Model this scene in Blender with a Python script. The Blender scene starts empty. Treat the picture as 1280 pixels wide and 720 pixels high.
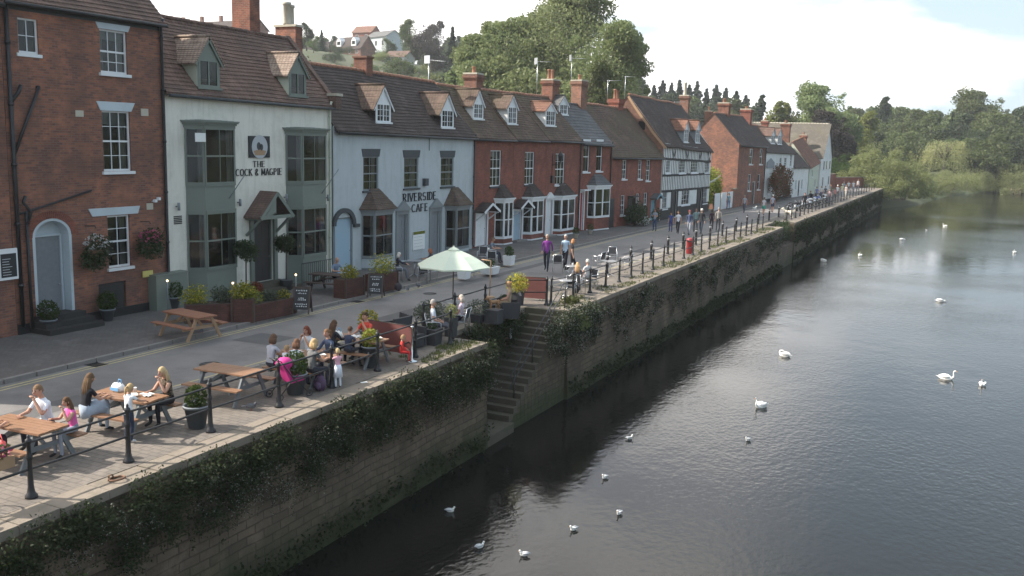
import bpy, math, random
from mathutils import Vector, Matrix, noise
random.seed(7)
R_=random.Random(11)
C=bpy.context.scene.collection
rad=math.radians
def rn(a,b): return R_.uniform(a,b)
# ---------------------------------------------------------------- measuring camera (metres; +Y runs down the street, +X to the river)
FPX=1170.0; CAMZ=6.4
_d=Vector((1220-640,190-360,FPX)).normalized()
_e=Vector((220-640,190-27-360,FPX))
_up=_e.cross(_d).normalized()
if _up.y>0: _up=-_up
_rt=_d.cross(_up).normalized()
if _rt.x<0: _rt=-_rt
def ray(px,py):
    c=Vector((px-640,py-360,FPX)); return Vector((_rt.dot(c),_d.dot(c),_up.dot(c)))
def G(px,py,z=0.0):
    r=ray(px,py); t=(z-CAMZ)/r.z; return Vector((r.x*t,r.y*t,z))
def F(px,py,X):
    r=ray(px,py); t=X/r.x; return Vector((X,r.y*t,CAMZ+r.z*t))
def YP(px,py,Y):
    r=ray(px,py); t=Y/r.y; return Vector((r.x*t,Y,CAMZ+r.z*t))
# ---------------------------------------------------------------- mesh collector
class MB:
    def __init__(s): s.v=[];s.f=[];s.m=[];s.s=[]
    def poly(s,pts,m=0,sm=False):
        b=len(s.v); s.v+= [tuple(p) for p in pts]; s.f.append(tuple(range(b,b+len(pts)))); s.m.append(m); s.s.append(sm)
    def box(s,x0,x1,y0,y1,z0,z1,m=0):
        if x0>x1:x0,x1=x1,x0
        if y0>y1:y0,y1=y1,y0
        if z0>z1:z0,z1=z1,z0
        b=len(s.v)
        s.v+=[(x0,y0,z0),(x1,y0,z0),(x1,y1,z0),(x0,y1,z0),(x0,y0,z1),(x1,y0,z1),(x1,y1,z1),(x0,y1,z1)]
        for q in ((0,3,2,1),(4,5,6,7),(0,1,5,4),(1,2,6,5),(2,3,7,6),(3,0,4,7)):
            s.f.append(tuple(b+i for i in q)); s.m.append(m); s.s.append(False)
    def bar(s,p,q,w,h,m=0,up=(0,0,1)):
        p=Vector(p);q=Vector(q);d=(q-p).normalized();u=Vector(up)
        a=d.cross(u)
        if a.length<1e-4: a=d.cross(Vector((1,0,0)))
        a.normalize(); u=a.cross(d).normalized(); a*=w/2; u*=h/2
        b=len(s.v)
        for e in (p,q):
            for k in (-a-u,a-u,a+u,-a+u): s.v.append(tuple(e+k))
        for qd in ((0,3,2,1),(4,5,6,7),(0,1,5,4),(1,2,6,5),(2,3,7,6),(3,0,4,7)):
            s.f.append(tuple(b+i for i in qd)); s.m.append(m); s.s.append(False)
    def tube(s,pts,r,n=8,m=0,cap=True,closed=False):
        pts=[Vector(p) for p in pts]; N=len(pts)
        rr=r if isinstance(r,(list,tuple)) else [r]*N
        b=len(s.v); prev=None
        for i,p in enumerate(pts):
            if closed: t=(pts[(i+1)%N]-pts[i-1])
            else: t=pts[min(i+1,N-1)]-pts[max(i-1,0)]
            t.normalize()
            if prev is None:
                a=t.cross(Vector((0,0,1)))
                if a.length<1e-3: a=t.cross(Vector((1,0,0)))
            else:
                a=prev-t*prev.dot(t)
                if a.length<1e-4: a=t.cross(Vector((0,1,0)))
            a.normalize(); prev=a; c=t.cross(a)
            for k in range(n):
                th=2*math.pi*k/n; s.v.append(tuple(p+(a*math.cos(th)+c*math.sin(th))*rr[i]))
        for i in range(N if closed else N-1):
            j=(i+1)%N
            for k in range(n):
                k2=(k+1)%n
                s.f.append((b+i*n+k,b+i*n+k2,b+j*n+k2,b+j*n+k)); s.m.append(m); s.s.append(True)
        if cap and not closed:
            s.f.append(tuple(b+k for k in reversed(range(n)))); s.m.append(m); s.s.append(False)
            s.f.append(tuple(b+(N-1)*n+k for k in range(n))); s.m.append(m); s.s.append(False)
    def lathe(s,prof,c=(0,0,0),n=12,m=0,sx=1,sy=1,sm=True,jit=0):
        b=len(s.v)
        for r,z in prof:
            for k in range(n):
                th=2*math.pi*k/n; q=r*(1+(rn(-jit,jit) if jit else 0))
                s.v.append((c[0]+q*math.cos(th)*sx,c[1]+q*math.sin(th)*sy,c[2]+z))
        for i in range(len(prof)-1):
            for k in range(n):
                k2=(k+1)%n
                s.f.append((b+i*n+k,b+i*n+k2,b+(i+1)*n+k2,b+(i+1)*n+k)); s.m.append(m); s.s.append(sm)
        s.f.append(tuple(b+k for k in reversed(range(n)))); s.m.append(m); s.s.append(False)
        s.f.append(tuple(b+(len(prof)-1)*n+k for k in range(n))); s.m.append(m); s.s.append(False)
    def ball(s,c,r,n=10,m=0,sx=1,sy=1,sz=1,rot=None):
        h=max(4,n//2); b=len(s.v); c=Vector(c)
        for i in range(h+1):
            ph=math.pi*i/h
            for k in range(n):
                th=2*math.pi*k/n
                w=Vector((math.sin(ph)*math.cos(th)*sx,math.sin(ph)*math.sin(th)*sy,math.cos(ph)*sz))*r
                if rot: w=rot@w
                s.v.append(tuple(c+w))
        for i in range(h):
            for k in range(n):
                k2=(k+1)%n; s.f.append((b+i*n+k,b+(i+1)*n+k,b+(i+1)*n+k2,b+i*n+k2)); s.m.append(m); s.s.append(True)
    def prism(s,pts,d,m=0):   # pts 3D planar, extruded by vector d
        d=Vector(d); a=[Vector(p) for p in pts]; n=len(a)
        s.poly(a,m); s.poly([p+d for p in reversed(a)],m)
        for i in range(n):
            j=(i+1)%n; s.poly([a[j],a[i],a[i]+d,a[j]+d],m)
    def leaves(s,c,r,n,size,ms=(0,),shell=.45,flat=1.0,zmin=None,asp=.55):
        for _ in range(n):
            while True:
                v=Vector((R_.gauss(0,1),R_.gauss(0,1),R_.gauss(0,1)))
                if v.length>.01: break
            v.normalize(); q=v*(shell+(1-shell)*R_.random()**.6)
            p=Vector((c[0]+q.x*r[0],c[1]+q.y*r[1],c[2]+q.z*r[2]))
            if zmin is not None and p.z<zmin: continue
            s.leaf(p,size*rn(.6,1.4),R_.choice(ms),v,asp)
    def leaf(s,p,sz,m,v=None,asp=.55):
        a=Vector((rn(-1,1),rn(-1,1),rn(-1,1)))
        if v is not None: a=a+v*.5
        if a.length<.05: a=Vector((0,0,1))
        a.normalize(); e=Vector((rn(-1,1),rn(-1,1),rn(-1,1))); b=a.cross(e)
        if b.length<.05: b=a.cross(Vector((1,.3,.2)))
        b.normalize(); a=a*sz*.5; b=b*sz*asp*.5
        k=len(s.v); s.v+=[tuple(p-a),tuple(p+b),tuple(p+a),tuple(p-b)]
        s.f.append((k,k+1,k+2,k+3)); s.m.append(m); s.s.append(False)
    def build(s,name,mats,parent=None,loc=(0,0,0),rot=0):
        me=bpy.data.meshes.new(name); me.from_pydata(s.v,[],s.f)
        if not isinstance(mats,(list,tuple)): mats=[mats]
        for mt in mats: me.materials.append(mt)
        me.polygons.foreach_set('material_index',s.m); me.polygons.foreach_set('use_smooth',s.s); me.update()
        o=bpy.data.objects.new(name,me); C.objects.link(o); o.location=loc; o.rotation_euler=(0,0,rot)
        if parent: o.parent=parent
        return o
def tag(o,label,cat,group=None,kind=None):
    if label: o['label']=label
    if cat: o['category']=cat
    if group: o['group']=group
    if kind: o['kind']=kind
    return o
def empty(name,loc=(0,0,0),rot=0,label=None,cat=None,group=None):
    o=bpy.data.objects.new(name,None); C.objects.link(o); o.location=loc; o.rotation_euler=(0,0,rot); o.empty_display_size=.2
    return tag(o,label,cat,group)
def kids(o): return [c for c in bpy.data.objects if c.parent==o]
def copy_tree(o,parent=None):
    c=o.copy(); C.objects.link(c)
    if parent: c.parent=parent
    for ch in kids(o): copy_tree(ch,c)
    return c
# ---------------------------------------------------------------- materials
MT={}
def nt(name):
    m=bpy.data.materials.new(name); m.use_nodes=True; t=m.node_tree; b=t.nodes['Principled BSDF']; MT[name]=m
    return m,t,t.nodes,t.links,b
def mth(N,L,op,a,b=None,c=None):
    n=N.new('ShaderNodeMath'); n.operation=op
    for i,x in enumerate((a,b,c)):
        if x is None: continue
        if isinstance(x,(int,float)): n.inputs[i].default_value=x
        else: L.new(x,n.inputs[i])
    return n.outputs[0]
def nz(N,L,sc,det=3,vec=None,rough=.6):
    n=N.new('ShaderNodeTexNoise'); n.inputs['Scale'].default_value=sc; n.inputs['Detail'].default_value=det; n.inputs['Roughness'].default_value=rough
    if vec is not None: L.new(vec,n.inputs['Vector'])
    return n.outputs['Fac']
def mixc(N,L,f,a,b,mode='MIX'):
    n=N.new('ShaderNodeMix'); n.data_type='RGBA'; n.blend_type=mode
    for sock,x in ((n.inputs['Factor'],f),(n.inputs['A'],a),(n.inputs['B'],b)):
        if isinstance(x,(int,float)): sock.default_value=x
        elif isinstance(x,tuple): sock.default_value=(*x[:3],1)
        else: L.new(x,sock)
    return n.outputs['Result']
def rampf(N,L,f,a,b):
    n=N.new('ShaderNodeMapRange'); n.inputs['From Min'].default_value=a; n.inputs['From Max'].default_value=b; L.new(f,n.inputs['Value']); return n.outputs[0]
def objv(N): return N.new('ShaderNodeTexCoord').outputs['Object']
def sc(c,k): return tuple(min(1,x*k) for x in c)
def M(name,col,rough=.75,var=.2,scale=2.5,bump=0,bscale=40,metal=0,spec=.5,dirt=None,dscale=.6,damt=.5,streak=False):
    if name in MT: return MT[name]
    m,t,N,L,b=nt(name); v=objv(N)
    c=mixc(N,L,nz(N,L,scale,5,v),sc(col,1-var),sc(col,1+var))
    if streak:
        mp=N.new('ShaderNodeMapping'); mp.inputs['Scale'].default_value=(2.2,2.2,.28); L.new(v,mp.inputs[0]); c=mixc(N,L,mth(N,L,'MULTIPLY',rampf(N,L,nz(N,L,1.6,6,mp.outputs[0],.7),.50,.78),.55),c,sc(dirt,.8))
    if dirt: c=mixc(N,L,mth(N,L,'MULTIPLY',rampf(N,L,nz(N,L,dscale,6,v,.7),.48,.72),damt),c,dirt)
    L.new(c,b.inputs['Base Color']); b.inputs['Roughness'].default_value=rough; b.inputs['Metallic'].default_value=metal; b.inputs['Specular IOR Level'].default_value=spec
    if bump:
        bn=N.new('ShaderNodeBump'); bn.inputs['Strength'].default_value=bump; bn.inputs['Distance'].default_value=.02
        L.new(nz(N,L,bscale,4,v),bn.inputs['Height']); L.new(bn.outputs[0],b.inputs['Normal'])
    return m
def bricky(name,c1,c2,mortar,bw,rh,ms=.012,plane='wall',zs=1.0,bump=.5,dirt=(.03,.025,.025),dlo=.5,dhi=.75,damt=.7,rough=.85,moss=None,bias=0,distort=0,dscale=.5,squash=None):
    m,t,N,L,b=nt(name); v=objv(N); s=N.new('ShaderNodeSeparateXYZ'); L.new(v,s.inputs[0]); cb=N.new('ShaderNodeCombineXYZ')
    if plane=='wall':
        L.new(mth(N,L,'ADD',s.outputs[0],s.outputs[1]),cb.inputs[0]); zz=mth(N,L,'MULTIPLY',s.outputs[2],zs)
        if distort: zz=mth(N,L,'ADD',zz,mth(N,L,'MULTIPLY',nz(N,L,.8,2,v),distort))
        L.new(zz,cb.inputs[1])
    elif plane=='flatY': L.new(s.outputs[1],cb.inputs[0]); L.new(s.outputs[0],cb.inputs[1])
    else: L.new(s.outputs[0],cb.inputs[0]); L.new(s.outputs[1],cb.inputs[1])
    k=N.new('ShaderNodeTexBrick'); L.new(cb.outputs[0],k.inputs['Vector']); k.inputs['Scale'].default_value=1; k.inputs['Brick Width'].default_value=bw; k.inputs['Row Height'].default_value=rh
    k.inputs['Mortar Size'].default_value=ms; k.inputs['Mortar Smooth'].default_value=.3; k.inputs['Bias'].default_value=bias
    k.inputs['Color1'].default_value=(*c1,1); k.inputs['Color2'].default_value=(*c2,1); k.inputs['Mortar'].default_value=(*mortar,1)
    c=mixc(N,L,mth(N,L,'MULTIPLY',nz(N,L,6,3,v),.5),k.outputs['Color'],sc(c1,.55))
    c=mixc(N,L,mth(N,L,'MULTIPLY',rampf(N,L,nz(N,L,1.3,6,v,.75),.5,.68),.5),c,sc(c1,1.5))
    c=mixc(N,L,mth(N,L,'MULTIPLY',rampf(N,L,nz(N,L,dscale,7,v,.65),dlo,dhi),damt),c,dirt)
    if moss:
        z0,z1,mc=moss
        f=mth(N,L,'MULTIPLY',rampf(N,L,mth(N,L,'ADD',s.outputs[2],mth(N,L,'MULTIPLY',nz(N,L,.9,6,v,.7),2.2)),z1+1.1,z0+1.1),.92)
        c=mixc(N,L,f,c,mixc(N,L,nz(N,L,5,4,v),sc(mc,.5),sc(mc,1.5)))
    L.new(c,b.inputs['Base Color']); b.inputs['Roughness'].default_value=rough; b.inputs['Specular IOR Level'].default_value=.3
    bn=N.new('ShaderNodeBump'); bn.inputs['Strength'].default_value=bump; bn.inputs['Distance'].default_value=.015
    h=mth(N,L,'ADD',mth(N,L,'SUBTRACT',1,k.outputs['Fac']),mth(N,L,'MULTIPLY',nz(N,L,25,4,v),.5))
    L.new(h,bn.inputs['Height']); L.new(bn.outputs[0],b.inputs['Normal'])
    return m
bricky('brick_dark',(.37,.145,.085),(.15,.07,.06),(.21,.175,.15),.225,.075,.009,dlo=.42,dhi=.66,damt=.65,dirt=(.10,.065,.055))
bricky('brick_red',(.33,.11,.075),(.19,.07,.055),(.20,.13,.105),.225,.075,.007,dlo=.4,dhi=.7,damt=.55,dirt=(.10,.04,.03))
bricky('brick_warm',(.29,.135,.09),(.16,.08,.06),(.2,.16,.13),.225,.075,.01,dlo=.45,dhi=.7,damt=.45,dirt=(.1,.06,.05))
bricky('brick_stack',(.28,.10,.06),(.18,.07,.05),(.22,.17,.14),.225,.075,.012,dlo=.45,dhi=.7,damt=.6,dirt=(.05,.035,.03),dscale=1.5)
bricky('tile_brown',(.225,.14,.11),(.15,.095,.08),(.06,.042,.036),.17,.105,.012,zs=1.33,dlo=.45,dhi=.7,damt=.55,dirt=(.06,.05,.045),bump=.8)
bricky('tile_dark',(.105,.078,.07),(.075,.057,.052),(.018,.015,.015),.17,.105,.012,zs=1.33,damt=.5,dirt=(.085,.062,.05),dlo=.5,dhi=.8,bump=.8)
bricky('tile_mossy',(.17,.115,.09),(.12,.08,.066),(.03,.024,.02),.17,.105,.012,zs=1.33,damt=.7,dirt=(.10,.085,.05),dlo=.42,dhi=.65,bump=.8)
bricky('tile_light',(.40,.31,.25),(.29,.215,.17),(.07,.045,.035),.17,.105,.013,zs=1.33,damt=.4,dirt=(.14,.10,.08),bump=.8)
bricky('tile_orange',(.27,.14,.095),(.20,.10,.075),(.07,.04,.03),.17,.105,.012,zs=1.33,damt=.5,dirt=(.14,.09,.07),bump=.8)
bricky('slate',(.135,.133,.132),(.10,.10,.102),(.04,.04,.045),.3,.2,.01,zs=1.33,damt=.4,dirt=(.08,.075,.06),bump=.5,rough=.6)
bricky('tile_stone',(.18,.16,.135),(.135,.12,.10),(.09,.08,.065),.25,.15,.012,zs=1.33,damt=.5,dirt=(.16,.15,.10),bump=.6)
bricky('quay_stone',(.20,.145,.10),(.105,.078,.056),(.065,.05,.037),.55,.2,.02,dlo=.38,dhi=.62,damt=.8,dirt=(.07,.055,.04),moss=(-3.4,-2.2,(.035,.045,.018)),bump=1.0,distort=.12,dscale=.6)
bricky('planter_brick',(.12,.05,.04),(.08,.035,.03),(.05,.035,.03),.225,.075,.01,damt=.5)
bricky('setts',(.215,.185,.16),(.185,.16,.14),(.13,.112,.097),.26,.16,.014,plane='flatX',dlo=.45,dhi=.7,damt=.55,dirt=(.15,.13,.11),bump=.7,dscale=.7)
bricky('paving',(.175,.155,.145),(.15,.135,.125),(.10,.09,.085),.22,.11,.01,plane='flatY',dlo=.45,dhi=.75,damt=.5,dirt=(.08,.07,.065),bump=.4,dscale=.4)
bricky('wood_planks',(.22,.11,.055),(.17,.085,.045),(.05,.03,.02),4.0,.13,.01,plane='flatX',damt=.3)
M('asphalt',(.20,.185,.178),.9,.2,1.2,.35,120,dirt=(.10,.092,.088),dscale=.22,damt=.8)
M('coping',(.23,.19,.15),.85,.22,3,.6,18,dirt=(.12,.105,.075),dscale=1.3,damt=.75)
M('kerb',(.22,.20,.185),.85,.2,3,.3,30)
M('yellow_paint',(.42,.36,.2),.8,.25,6,dirt=(.12,.11,.1),dscale=5,damt=.6)
M('steps_stone',(.085,.072,.052),.9,.3,3,.7,18,dirt=(.04,.05,.02),dscale=1.2,damt=.8)
M('cream_render',(.76,.72,.64),.85,.07,1.2,.3,40,dirt=(.50,.46,.38),dscale=.9,damt=.55,streak=True)
M('blue_render',(.47,.505,.52),.85,.06,1.2,.3,40,dirt=(.33,.36,.37),dscale=.9,damt=.5,streak=True)
M('white_render',(.72,.72,.70),.85,.06,1.5,.25,60,dirt=(.45,.44,.4),dscale=.8,damt=.45,streak=True)
M('white_paint',(.74,.75,.76),.5,.06,5,dirt=(.5,.5,.48),dscale=2,damt=.3)
M('sage_paint',(.175,.195,.165),.55,.08,3,dirt=(.13,.165,.15),dscale=1.5,damt=.4)
M('sage_light',(.50,.53,.43),.6,.08,3)
M('grey_paint',(.205,.22,.225),.55,.08,3,dirt=(.13,.16,.18),dscale=1.5,damt=.4)
M('lintel_paint',(.50,.56,.60),.6,.06,3,dirt=(.33,.37,.38),dscale=1.5,damt=.4)
M('door_grey',(.20,.21,.225),.6,.25,8,.3,30)
M('blue_door',(.33,.45,.54),.5,.05,3)
M('red_door',(.33,.05,.05),.45,.05,3)
M('teal_door',(.13,.28,.34),.5,.05,3)
M('dark_door',(.035,.03,.03),.5,.2,3)
M('dark_trim',(.05,.055,.06),.6,.2,3)
M('black_iron',(.018,.018,.02),.45,.3,8,.2,60)
M('black_plastic',(.03,.03,.032),.55,.2,5)
M('black_timber',(.03,.027,.025),.75,.3,3,.5,30)
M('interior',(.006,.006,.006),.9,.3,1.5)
M('curtain',(.36,.36,.34),.9,.15,8)
M('lead',(.22,.24,.26),.6,.15,2)
M('terracotta',(.33,.16,.10),.8,.2,3)
M('stone_cap',(.46,.42,.34),.85,.15,2,dirt=(.2,.18,.14))
M('wood_oiled',(.26,.14,.08),.5,.3,4,.2,50,dirt=(.16,.08,.045),dscale=2,damt=.5)
M('wood_red',(.27,.12,.07),.6,.25,4,.2,50)
M('wood_pale',(.38,.24,.14),.65,.2,4)
M('grey_wood',(.16,.175,.185),.65,.2,4)
M('dark_wood',(.07,.045,.035),.7,.3,4)
M('alu',(.62,.63,.65),.3,.06,3,metal=.9)
M('chrome',(.75,.75,.76),.15,.03,3,metal=1)
M('mesh_black',(.04,.04,.045),.7,.2,20)
M('canvas_green',(.60,.66,.54),.8,.05,2,.1,30)
M('maroon',(.15,.05,.045),.8,.15,3,dirt=(.12,.035,.03))
M('bin_red',(.36,.035,.04),.45,.1,3)
M('rust',(.17,.09,.055),.85,.3,8,.5,30)
M('soil',(.06,.045,.035),.95,.2,5)
M('bark',(.10,.08,.06),.9,.25,3,.6,12)
M('swan_white',(.80,.79,.76),.7,.04,6)
M('gull_grey',(.45,.46,.48),.7,.05,6)
M('beak',(.55,.20,.05),.5,.05,6)
M('yellow_sign',(.6,.5,.15),.5,.1,3)
M('paper',(.78,.78,.76),.8,.04,6)
M('plastic_blue',(.15,.38,.65),.5,.1,6)
M('chalk',(.55,.57,.57),.9,.1,6)
M('board_black',(.02,.022,.026),.6,.2,4)
M('vent_cream',(.50,.46,.38),.8,.1,5)
M('dark_cloth',(.04,.035,.045),.8,.4,12)
M('magenta',(.55,.03,.22),.7,.15,6)
M('coral',(.75,.10,.09),.5,.1,6)
M('purple_bag',(.09,.05,.10),.7,.5,9)
M('earth',(.15,.12,.085),.95,.25,.3,.5,3)
M('sand',(.38,.30,.22),.95,.15,.5,.3,4)
def leafmat(name,c1,c2,sc_=.35,trans=.4,rough=.55):
    m,t,N,L,b=nt(name); v=objv(N)
    f=rampf(N,L,mth(N,L,'ADD',mth(N,L,'MULTIPLY',nz(N,L,sc_,3,v),.6),mth(N,L,'MULTIPLY',nz(N,L,sc_*14,2,v),.4)),.35,.65)
    c=mixc(N,L,f,c1,c2); oi=N.new('ShaderNodeObjectInfo')
    hs=N.new('ShaderNodeHueSaturation'); L.new(c,hs.inputs['Color']); L.new(mth(N,L,'ADD',.9,mth(N,L,'MULTIPLY',oi.outputs['Random'],.25)),hs.inputs['Value']); L.new(mth(N,L,'ADD',.485,mth(N,L,'MULTIPLY',oi.outputs['Random'],.03)),hs.inputs['Hue'])
    L.new(hs.outputs[0],b.inputs['Base Color']); b.inputs['Roughness'].default_value=rough; b.inputs['Specular IOR Level'].default_value=.25
    tr=N.new('ShaderNodeBsdfTranslucent'); L.new(hs.outputs[0],tr.inputs['Color']); mx=N.new('ShaderNodeMixShader'); mx.inputs[0].default_value=trans
    L.new(b.outputs[0],mx.inputs[1]); L.new(tr.outputs[0],mx.inputs[2]); L.new(mx.outputs[0],N['Material Output'].inputs['Surface'])
    return m
leafmat('leaf_mid',(.075,.10,.035),(.13,.165,.06))
leafmat('leaf_ash',(.14,.175,.075),(.24,.28,.12))
leafmat('leaf_dark',(.035,.055,.024),(.065,.09,.038))
leafmat('leaf_conifer',(.014,.03,.014),(.03,.05,.022))
leafmat('leaf_yellow',(.12,.14,.035),(.22,.22,.06))
leafmat('leaf_willow',(.26,.28,.11),(.40,.40,.19))
leafmat('leaf_bush',(.17,.195,.075),(.27,.29,.125))
leafmat('leaf_copper',(.04,.035,.034),(.07,.055,.05))
leafmat('leaf_box',(.03,.055,.014),(.07,.11,.025),3)
leafmat('leaf_grey',(.07,.09,.06),(.15,.17,.12),2)
leafmat('leaf_lime',(.16,.20,.03),(.30,.30,.05),3)
leafmat('flower_yellow',(.45,.38,.04),(.6,.5,.06),5)
leafmat('flower_pink',(.45,.06,.14),(.6,.16,.28),5)
leafmat('flower_white',(.5,.5,.5),(.75,.75,.73),5)
leafmat('flower_red',(.35,.03,.03),(.45,.06,.04),5)
leafmat('leaf_russet',(.13,.045,.028),(.20,.075,.04),1)
leafmat('leaf_wall',(.02,.026,.011),(.05,.06,.025),1)
leafmat('leaf_wallpale',(.16,.17,.13),(.34,.35,.30),3)
leafmat('grass_tuft',(.07,.09,.025),(.13,.14,.045),1)
def glass(name='glass'):
    m,t,N,L,b=nt(name); N.remove(b)
    tr=N.new('ShaderNodeBsdfTransparent'); tr.inputs[0].default_value=(.55,.57,.57,1)
    g=N.new('ShaderNodeBsdfGlossy'); g.inputs['Roughness'].default_value=.04
    bn=N.new('ShaderNodeBump'); bn.inputs['Strength'].default_value=.05; L.new(nz(N,L,2.5,1,objv(N)),bn.inputs['Height']); L.new(bn.outputs[0],g.inputs['Normal'])
    fr=N.new('ShaderNodeFresnel'); fr.inputs[0].default_value=1.5; mx=N.new('ShaderNodeMixShader')
    L.new(mth(N,L,'ADD',mth(N,L,'MULTIPLY',fr.outputs[0],.9),.02),mx.inputs[0]); L.new(tr.outputs[0],mx.inputs[1]); L.new(g.outputs[0],mx.inputs[2])
    L.new(mx.outputs[0],N['Material Output'].inputs['Surface']); return m
glass()
def emis(name,col,s):
    m,t,N,L,b=nt(name); b.inputs['Emission Color'].default_value=(*col,1); b.inputs['Emission Strength'].default_value=s; b.inputs['Base Color'].default_value=(*col,1)
emis('lamp_glow',(1,.75,.42),2.5)
def water():
    m,t,N,L,b=nt('river_water'); v=objv(N)
    mp=N.new('ShaderNodeMapping'); mp.inputs['Scale'].default_value=(1,.75,1); mp.inputs['Rotation'].default_value=(0,0,.5); L.new(v,mp.inputs[0]); w=mp.outputs[0]
    b.inputs['Roughness'].default_value=.07; b.inputs['IOR'].default_value=1.37; b.inputs['Specular IOR Level'].default_value=.5
    c=mixc(N,L,nz(N,L,.05,3,v),(.007,.007,.006),(.013,.013,.011)); L.new(c,b.inputs['Base Color'])
    big=nz(N,L,.06,3,v); amp=rampf(N,L,big,.38,.62)
    h=mth(N,L,'ADD',mth(N,L,'MULTIPLY',nz(N,L,5.5,3,w,.55),mth(N,L,'ADD',.22,mth(N,L,'MULTIPLY',amp,.9))),mth(N,L,'MULTIPLY',nz(N,L,1.1,2,w),.6))
    bn=N.new('ShaderNodeBump'); bn.inputs['Strength'].default_value=.19; bn.inputs['Distance'].default_value=.1; L.new(h,bn.inputs['Height']); L.new(bn.outputs[0],b.inputs['Normal'])
water()
def grass_m():
    m,t,N,L,b=nt('land'); v=objv(N)
    c=mixc(N,L,nz(N,L,.08,5,v),(.045,.06,.025),(.08,.10,.04)); c=mixc(N,L,rampf(N,L,nz(N,L,.02,4,v),.5,.7),c,(.09,.075,.05))
    L.new(c,b.inputs['Base Color']); b.inputs['Roughness'].default_value=.95
grass_m()
_cc={}
def cloth(c,pat=None):
    k=(c,pat)
    if k in _cc: return _cc[k]
    m,t,N,L,b=nt('cloth'); v=objv(N)
    col=mixc(N,L,nz(N,L,9,2,v),sc(c,.82),sc(c,1.15))
    if pat: col=mixc(N,L,rampf(N,L,nz(N,L,22,1,v),.5,.56),col,pat)
    L.new(col,b.inputs['Base Color']); b.inputs['Roughness'].default_value=.85; b.inputs['Specular IOR Level'].default_value=.2
    _cc[k]=m; return m
# ---------------------------------------------------------------- buildings
class Bld: pass
def building(name,label,P0,P1,e0,e1,run,rise,wall_m,roof_m,holes=(),over=.22,rise1=None,gables=True,back=None,wall_extra=None,z0=-.35,roof=True,cat='house',group=None,plinth=None):
    b=Bld(); P0=Vector((P0[0],P0[1],0)); P1=Vector((P1[0],P1[1],0)); b.P0=P0; b.u=(P1-P0).normalized(); b.L=(P1-P0).length
    b.inn=Vector((-b.u.y,b.u.x,0)); b.e0=e0;b.e1=e1;b.run=run;b.rise=rise; b.rise1=rise if rise1 is None else rise1
    b.root=empty(name,P0,math.atan2(b.u.y,b.u.x),label,cat,group); b.roof_m=roof_m; b.wall_m=wall_m
    b.eav=lambda x: e0+(e1-e0)*x/b.L
    return b
def hit(b,px,py,yo=0.0):          # image point -> (x,z) on the building's plane yo metres behind its front
    r=ray(px,py); o=Vector((0,0,CAMZ)); n=b.inn; t=((b.P0+n*yo-o).dot(n))/r.dot(n); p=o+r*t; return (p-b.P0).dot(b.u),p.z
def rect(b,a,yo=0.0):
    l,r,t,d=a; x0=hit(b,l,(t+d)/2,yo)[0]; x1=hit(b,r,(t+d)/2,yo)[0]; mx=(l+r)/2
    return x0,x1,hit(b,mx,d,yo)[1],hit(b,mx,t,yo)[1]
def hit_roof(b,px,py):
    r=ray(px,py); o=Vector((0,0,CAMZ)); k=b.rise/b.run
    # z = e + k*y_local ; y_local=(p-P0).inn
    def f(t):
        p=o+r*t; x=(p-b.P0).dot(b.u); return p.z-(b.eav(x)+k*(p-b.P0).dot(b.inn))
    t=None; a=.005; pa=f(a); s=a
    while s<.4:
        s*=1.01; c=f(s)
        if pa*c<0:
            lo,hi=s/1.01,s
            for _ in range(30):
                md=(lo+hi)/2
                if f(lo)*f(md)<=0: hi=md
                else: lo=md
            t=lo; break
        pa=c
    if t is None: t=.05
    p=o+r*t; return (p-b.P0).dot(b.u),(p-b.P0).dot(b.inn),p.z
def wall(b,holes,thick=.16,deep=.75,interior=True):
    mb=MB(); L=b.L; xs=sorted({0,L}|{h[0] for h in holes}|{h[1] for h in holes}); zs=sorted({-.35}|{h[2] for h in holes}|{h[3] for h in holes}); zs.append(None)
    for i in range(len(xs)-1):
        xa,xb=xs[i],xs[i+1]
        for j in range(len(zs)-1):
            za=zs[j]; zb=zs[j+1]; zm=(za+(zb if zb is not None else za+.2))/2; xm=(xa+xb)/2
            if any(h[0]<xm<h[1] and h[2]<zm<h[3] for h in holes): continue
            ta=b.eav(xa) if zb is None else zb; tb=b.eav(xb) if zb is None else zb
            mb.poly([(xa,0,za),(xb,0,za),(xb,0,tb),(xa,0,ta)],0)
    for (a,c,z0,z1) in [h[:4] for h in holes]:
        mb.poly([(a,0,z0),(a,0,z1),(a,thick,z1),(a,thick,z0)],0); mb.poly([(c,0,z0),(c,thick,z0),(c,thick,z1),(c,0,z1)],0)
        mb.poly([(a,0,z0),(a,thick,z0),(c,thick,z0),(c,0,z0)],0); mb.poly([(a,0,z1),(c,0,z1),(c,thick,z1),(a,thick,z1)],0)
        q=.12; A,B_,Z0,Z1=a-q,c+q,z0-q,z1+q
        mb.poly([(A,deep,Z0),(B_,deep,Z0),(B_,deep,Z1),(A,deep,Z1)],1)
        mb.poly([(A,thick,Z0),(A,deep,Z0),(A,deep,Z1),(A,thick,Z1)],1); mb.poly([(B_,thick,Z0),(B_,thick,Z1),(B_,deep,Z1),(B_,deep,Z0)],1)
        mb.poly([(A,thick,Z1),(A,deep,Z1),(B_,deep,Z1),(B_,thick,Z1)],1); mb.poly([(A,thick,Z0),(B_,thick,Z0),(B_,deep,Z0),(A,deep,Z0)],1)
    D=b.run*2
    for x,e,r in ((0,b.e0,b.rise),(L,b.e1,b.rise1)):
        pts=[(x,0,-.35),(x,0,e),(x,b.run,e+r-.03),(x,D,e),(x,D,-.35)]
        mb.poly(pts if x==0 else pts[::-1],0)
    mb.poly([(0,D,-.35),(0,D,b.e0),(L,D,b.e1),(L,D,-.35)],0)
    return mb.build('wall',[MT[b.wall_m],MT['interior']],b.root)
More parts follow.
